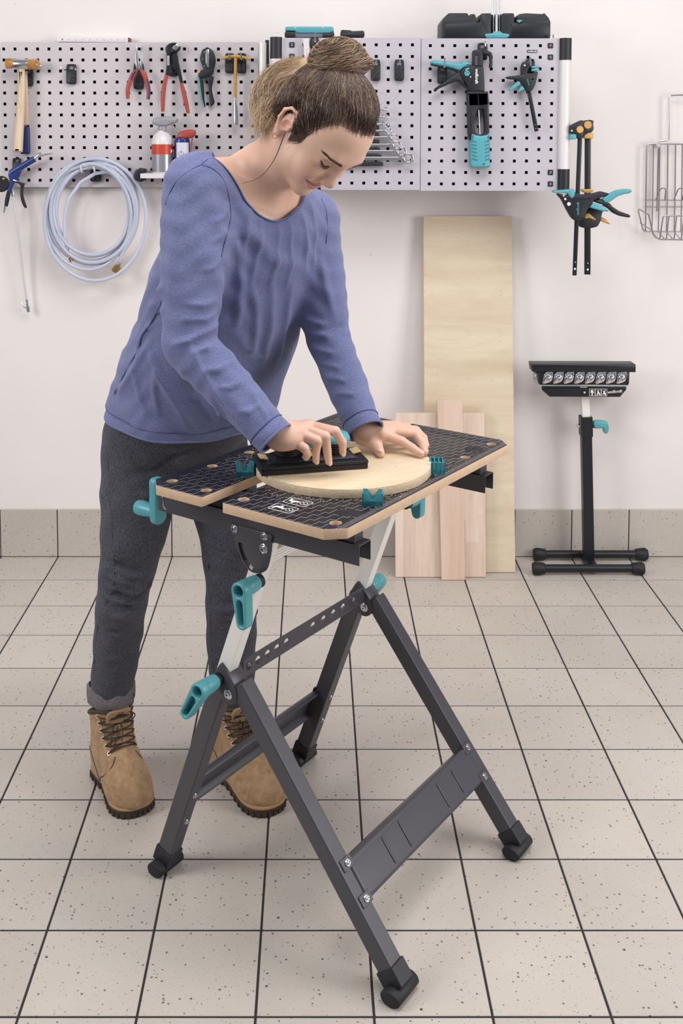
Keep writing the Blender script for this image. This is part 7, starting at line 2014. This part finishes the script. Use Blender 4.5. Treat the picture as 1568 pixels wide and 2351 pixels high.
for k, x in enumerate((768, 827, 886)):
    f_ = wallplate('pictogram', K7((x - 29, 397), (x + 27, 397), (x + 27, 467), (x - 29, 467)), YH + 0.0112, 0.0008, WHITEP, rs_o, 0.0, [K7((x - 26, 400), (x + 24, 400), (x + 24, 464), (x - 26, 464))])
    fig = [[(x - 14, 408), (x + 10, 408), (x + 10, 428), (x + 22, 432), (x + 4, 438), (x + 6, 460), (x - 8, 460), (x - 6, 436), (x - 22, 432), (x - 14, 426)],
           [(x - 2, 406), (x + 8, 412), (x + 4, 424), (x + 14, 436), (x + 20, 458), (x + 8, 458), (x, 442), (x - 10, 460), (x - 20, 458), (x - 8, 438), (x - 8, 420)],
           [(x - 18, 410), (x - 4, 420), (x + 16, 404), (x + 6, 426), (x + 14, 440), (x + 18, 460), (x + 4, 458), (x - 2, 444), (x - 14, 456), (x - 20, 450), (x - 6, 432)]][k]
    wallplate('pictogram_figure', K7(*fig), YH + 0.0110, 0.0008, WHITEP, f_, 0.0)
# ------------------------------------------------------------------ on the bench: round board, dogs, sander
def bl(a, b, z): 
    c, s = math.cos(BA), math.sin(BA); return Vector((BO.x + a * c - b * s, BO.y + a * s + b * c, z))
def m_ply_edge():
    m = mat('plywood_edge', (214, 186, 150), 0.65); n = N(m); b = pbsdf(m)
    tc = n.add('ShaderNodeTexCoord'); s = n.add('ShaderNodeSeparateXYZ', {0: tc.outputs['Object']})
    nz = n.add('ShaderNodeTexNoise', {'Vector': tc.outputs['Object'], 'Scale': 40.0, 'Detail': 4.0})
    f = n.math('FRACT', n.math('ADD', n.math('DIVIDE', s.outputs[2], 0.0027), n.math('MULTIPLY', nz.outputs[0], 0.35)))
    g = n.math('MULTIPLY', n.math('LESS_THAN', f, 0.30), 0.8)
    mp = n.add('ShaderNodeMapping', {'Vector': tc.outputs['Object'], 'Scale': (1, 1, 8)})
    n2 = n.add('ShaderNodeTexNoise', {'Vector': mp.outputs[0], 'Scale': 120.0, 'Detail': 4.0})
    col = n.mix(g, n.ramp(n2.outputs[0], [(0.35, lin((212, 190, 160))), (0.65, lin((228, 210, 184)))]), n.ramp(n2.outputs[0], [(0.38, lin((120, 88, 62))), (0.6, lin((184, 150, 114)))]))
    n.l.new(col, b.inputs['Base Color']); return m
DTOP = m_wood('birch_disc_face', (208, 182, 146), (229, 210, 180), 0, 9, 0.16, 0.55, dash=0.25, rings=0.08)
PEDGE = m_ply_edge()
DT = ZT + 0.0175
e0_, e1_d = atz(583, 1066, DT), atz(991, 1063, DT); Rd = (e1_d - e0_).length / 2
fr_ = atz(768, 1124, DT)
dc = Vector(((e0_.x + e1_d.x) / 2, fr_.y + Rd, ZT))
disc = empty('round_board', (dc.x, dc.y, ZT), 'round plywood disc being sanded on the bench top', 'board', rotz=0.6)
seg = 128; m = MB(); random.seed(3)
prof = [(0.996, ZT + 0.0008), (1.0, ZT + 0.002), (1.0, DT - 0.0016), (0.996, DT)]
jit = [1 + random.uniform(-0.0012, 0.0012) for _ in range(seg)]
for r_, z_ in prof:
    for k in range(seg):
        t = 2 * math.pi * k / seg; rr = Rd * r_ * (jit[k] if r_ < 1 else 1)
        m.v.append((rr * math.cos(t), rr * math.sin(t), z_ - ZT))
for i in range(3):
    for k in range(seg): m.f.append((i * seg + k, i * seg + (k + 1) % seg, (i + 1) * seg + (k + 1) % seg, (i + 1) * seg + k)); m.mi.append(0)
m.f.append(tuple(range(seg))[::-1]); m.mi.append(0); m.f.append(tuple(3 * seg + k for k in range(seg))); m.mi.append(1)
m.build('disc', [PEDGE, DTOP], disc, local=True, angle=40)
def dog(a, b, rot, label, z0=ZT):
    """notched teal bench dog"""
    c = bl(a, b, z0)
    o = empty('bench_dog', c, label, 'bench dog', 'teal bench dogs gripping the round board', rotz=rot)
    W, D, H_ = 0.036, 0.026, 0.0235
    nd = 3
    m = MB().box((0, 0, 0.0050), (W, D, 0.010)); m.build('base_block', TEAL_D, o, local=True, bevel=0.001)
    for k in range(4):     # ribs with V notch
        y = -D / 2 + 0.0012 + k * (D - 0.0024) / 3
        ol = [(-W / 2, 0), (W / 2, 0), (W / 2, H_), (W / 2 - 0.008, H_), (0.002, H_ - 0.0115), (-0.002, H_ - 0.0115), (-W / 2 + 0.008, H_), (-W / 2, H_)]
        me = plate_mesh('rib', ol, [], 0.0024, 0.0004, TEAL_D, Matrix(((1, 0, 0, 0), (0, 0, -1, y), (0, 1, 0, 0), (0, 0, 0, 1))))
        link('rib', me, o, local=True)
    for s in (-1, 1):
        MB().box((s * (W / 2 - 0.0012), 0, H_ / 2), (0.0024, D, H_)).build('side_wall', TEAL_D, o, local=True, bevel=0.0004)
    MB().lathe([(0.0098, -0.03), (0.0098, 0.0)], (0, 0, 0), (0, 0, 1), 16).build('peg', BLACKP, o, local=True)
    return o
dog(-0.109, -0.180, 0.05, 'teal bench dog at the left side of the round board')
dog(0.1785, -0.175, -0.10, 'teal bench dog at the front edge of the round board')
dog(0.1785, 0.053, 0.02 + math.pi / 2, 'teal bench dog at the right side of the round board')
# sander
s_lf, s_rf, s_lb, s_rb = atz(613, 1098, DT), atz(835, 1085, DT), atz(593, 1058, DT), atz(803, 1040, DT)
sc = (s_lf + s_rf + s_lb + s_rb) / 4
ex = ((s_rf - s_lf) + (s_rb - s_lb)); ex.z = 0; ex.normalize(); ey = Vector((-ex.y, ex.x, 0))
SL_, SW_ = 0.205, 0.088
sand = empty('hand_sander', (sc.x, sc.y, DT), 'black hand sander with teal grip under the woman\'s right hand', 'sander', rotz=math.atan2(ex.y, ex.x))
GRITM = mat('brown_sandpaper', (104, 70, 58), 0.9, bump=0.3, bscale=900)
def sbox(name, c, size, m, bev=0.002): return MB().box(c, size).build(name, m, sand, local=True, bevel=bev)
sbox('sandpaper', (0, 0, 0.001), (SL_ - 0.002, SW_ - 0.002, 0.0016), GRITM, 0.0003)
sbox('foam_pad', (0, 0, 0.006), (SL_, SW_, 0.0085), BLACKR, 0.001)
sbox('base_plate', (0, 0, 0.0140), (SL_ + 0.002, SW_ + 0.002, 0.0065), BLACKP, 0.0015)
me = MB().add([(-0.09, -0.032, 0.017), (0.09, -0.032, 0.017), (0.09, 0.032, 0.017), (-0.09, 0.032, 0.017), (-0.072, -0.016, 0.028), (0.072, -0.016, 0.028), (0.072, 0.016, 0.028), (-0.072, 0.016, 0.028)],
    [(3, 2, 1, 0), (4, 5, 6, 7), (0, 1, 5, 4), (1, 2, 6, 5), (2, 3, 7, 6), (3, 0, 4, 7)]).build('upper_shell', BLACKP, sand, local=True, bevel=0.004)
for s in (-1, 1):
    m = MB()
    for k in range(5):
        z = 0.022 + 0.0048 * k; r = 0.0215 + 0.0018 * k
        m.lathe([(r * 0.93, z), (r, z + 0.001), (r, z + 0.0032), (r * 0.93, z + 0.0042)], (s * 0.044, 0, 0), (0, 0, 1), 24)
    m.build('ribbed_bellows', BLACKR, sand, local=True)
    MB().lathe([(0.028, 0.046), (0.031, 0.049), (0.031, 0.054), (0.027, 0.061), (0.014, 0.0655), (0, 0.0665)], (s * 0.047, 0, 0), (0, 0, 1), 26).build('teal_knob', TEAL, sand, local=True, angle=60)
    MB().box((s * 0.086, 0.006, 0.0215), (0.026, 0.030, 0.0022), Matrix.Rotation(-s * 0.22, 3, 'Y')).build('paper_clamp', mat('pale_yellow_clip', (212, 182, 128), 0.5), sand, local=True, bevel=0.0006)
MB().lathe([(0.028, 0), (0.030, 0.01), (0.028, 0.02), (0.02, 0.024), (0, 0.024)], (0, 0, 0.042), (0, 0, 1), 26).build('grip_bridge', TEAL, sand, local=True, angle=60)
# sawdust scattered on the bench
random.seed(9); m = MB()
for k in range(900):
    t = random.uniform(0, 2 * math.pi); r = Rd * (1.0 + abs(random.gauss(0, 0.16)))
    w = Vector((dc.x + r * math.cos(t), dc.y + r * math.sin(t), 0)); d_ = w - BO
    c_, s_ = math.cos(-BA), math.sin(-BA); a_, b_ = d_.x * c_ - d_.y * s_, d_.x * s_ + d_.y * c_
    on_f = -0.04 < a_ < 0.20 and abs(b_) < 0.32; on_r = -0.226 < a_ < -0.092 and abs(b_) < 0.32
    if not (on_f or on_r): continue
    sz = random.uniform(0.0004, 0.0010)
    m.box((w.x, w.y, ZT + 0.0008), (sz * random.uniform(1, 2.4), sz, 0.0006), Matrix.Rotation(random.uniform(0, 3), 3, 'Z'))
for k in range(160):
    t = random.uniform(0, 2 * math.pi); r = Rd * math.sqrt(random.random()) * 0.95
    sz = random.uniform(0.0004, 0.0010); m.box((dc.x + r * math.cos(t), dc.y + r * math.sin(t), DT + 0.0008), (sz * 1.6, sz, 0.0005), Matrix.Rotation(random.uniform(0, 3), 3, 'Z'))
sd = m.build('sawdust', mat('sawdust_flakes', (222, 200, 168), 0.8), smooth=False)
tag(sd, 'pale sawdust flakes scattered around the round board', 'sawdust', kind='stuff')
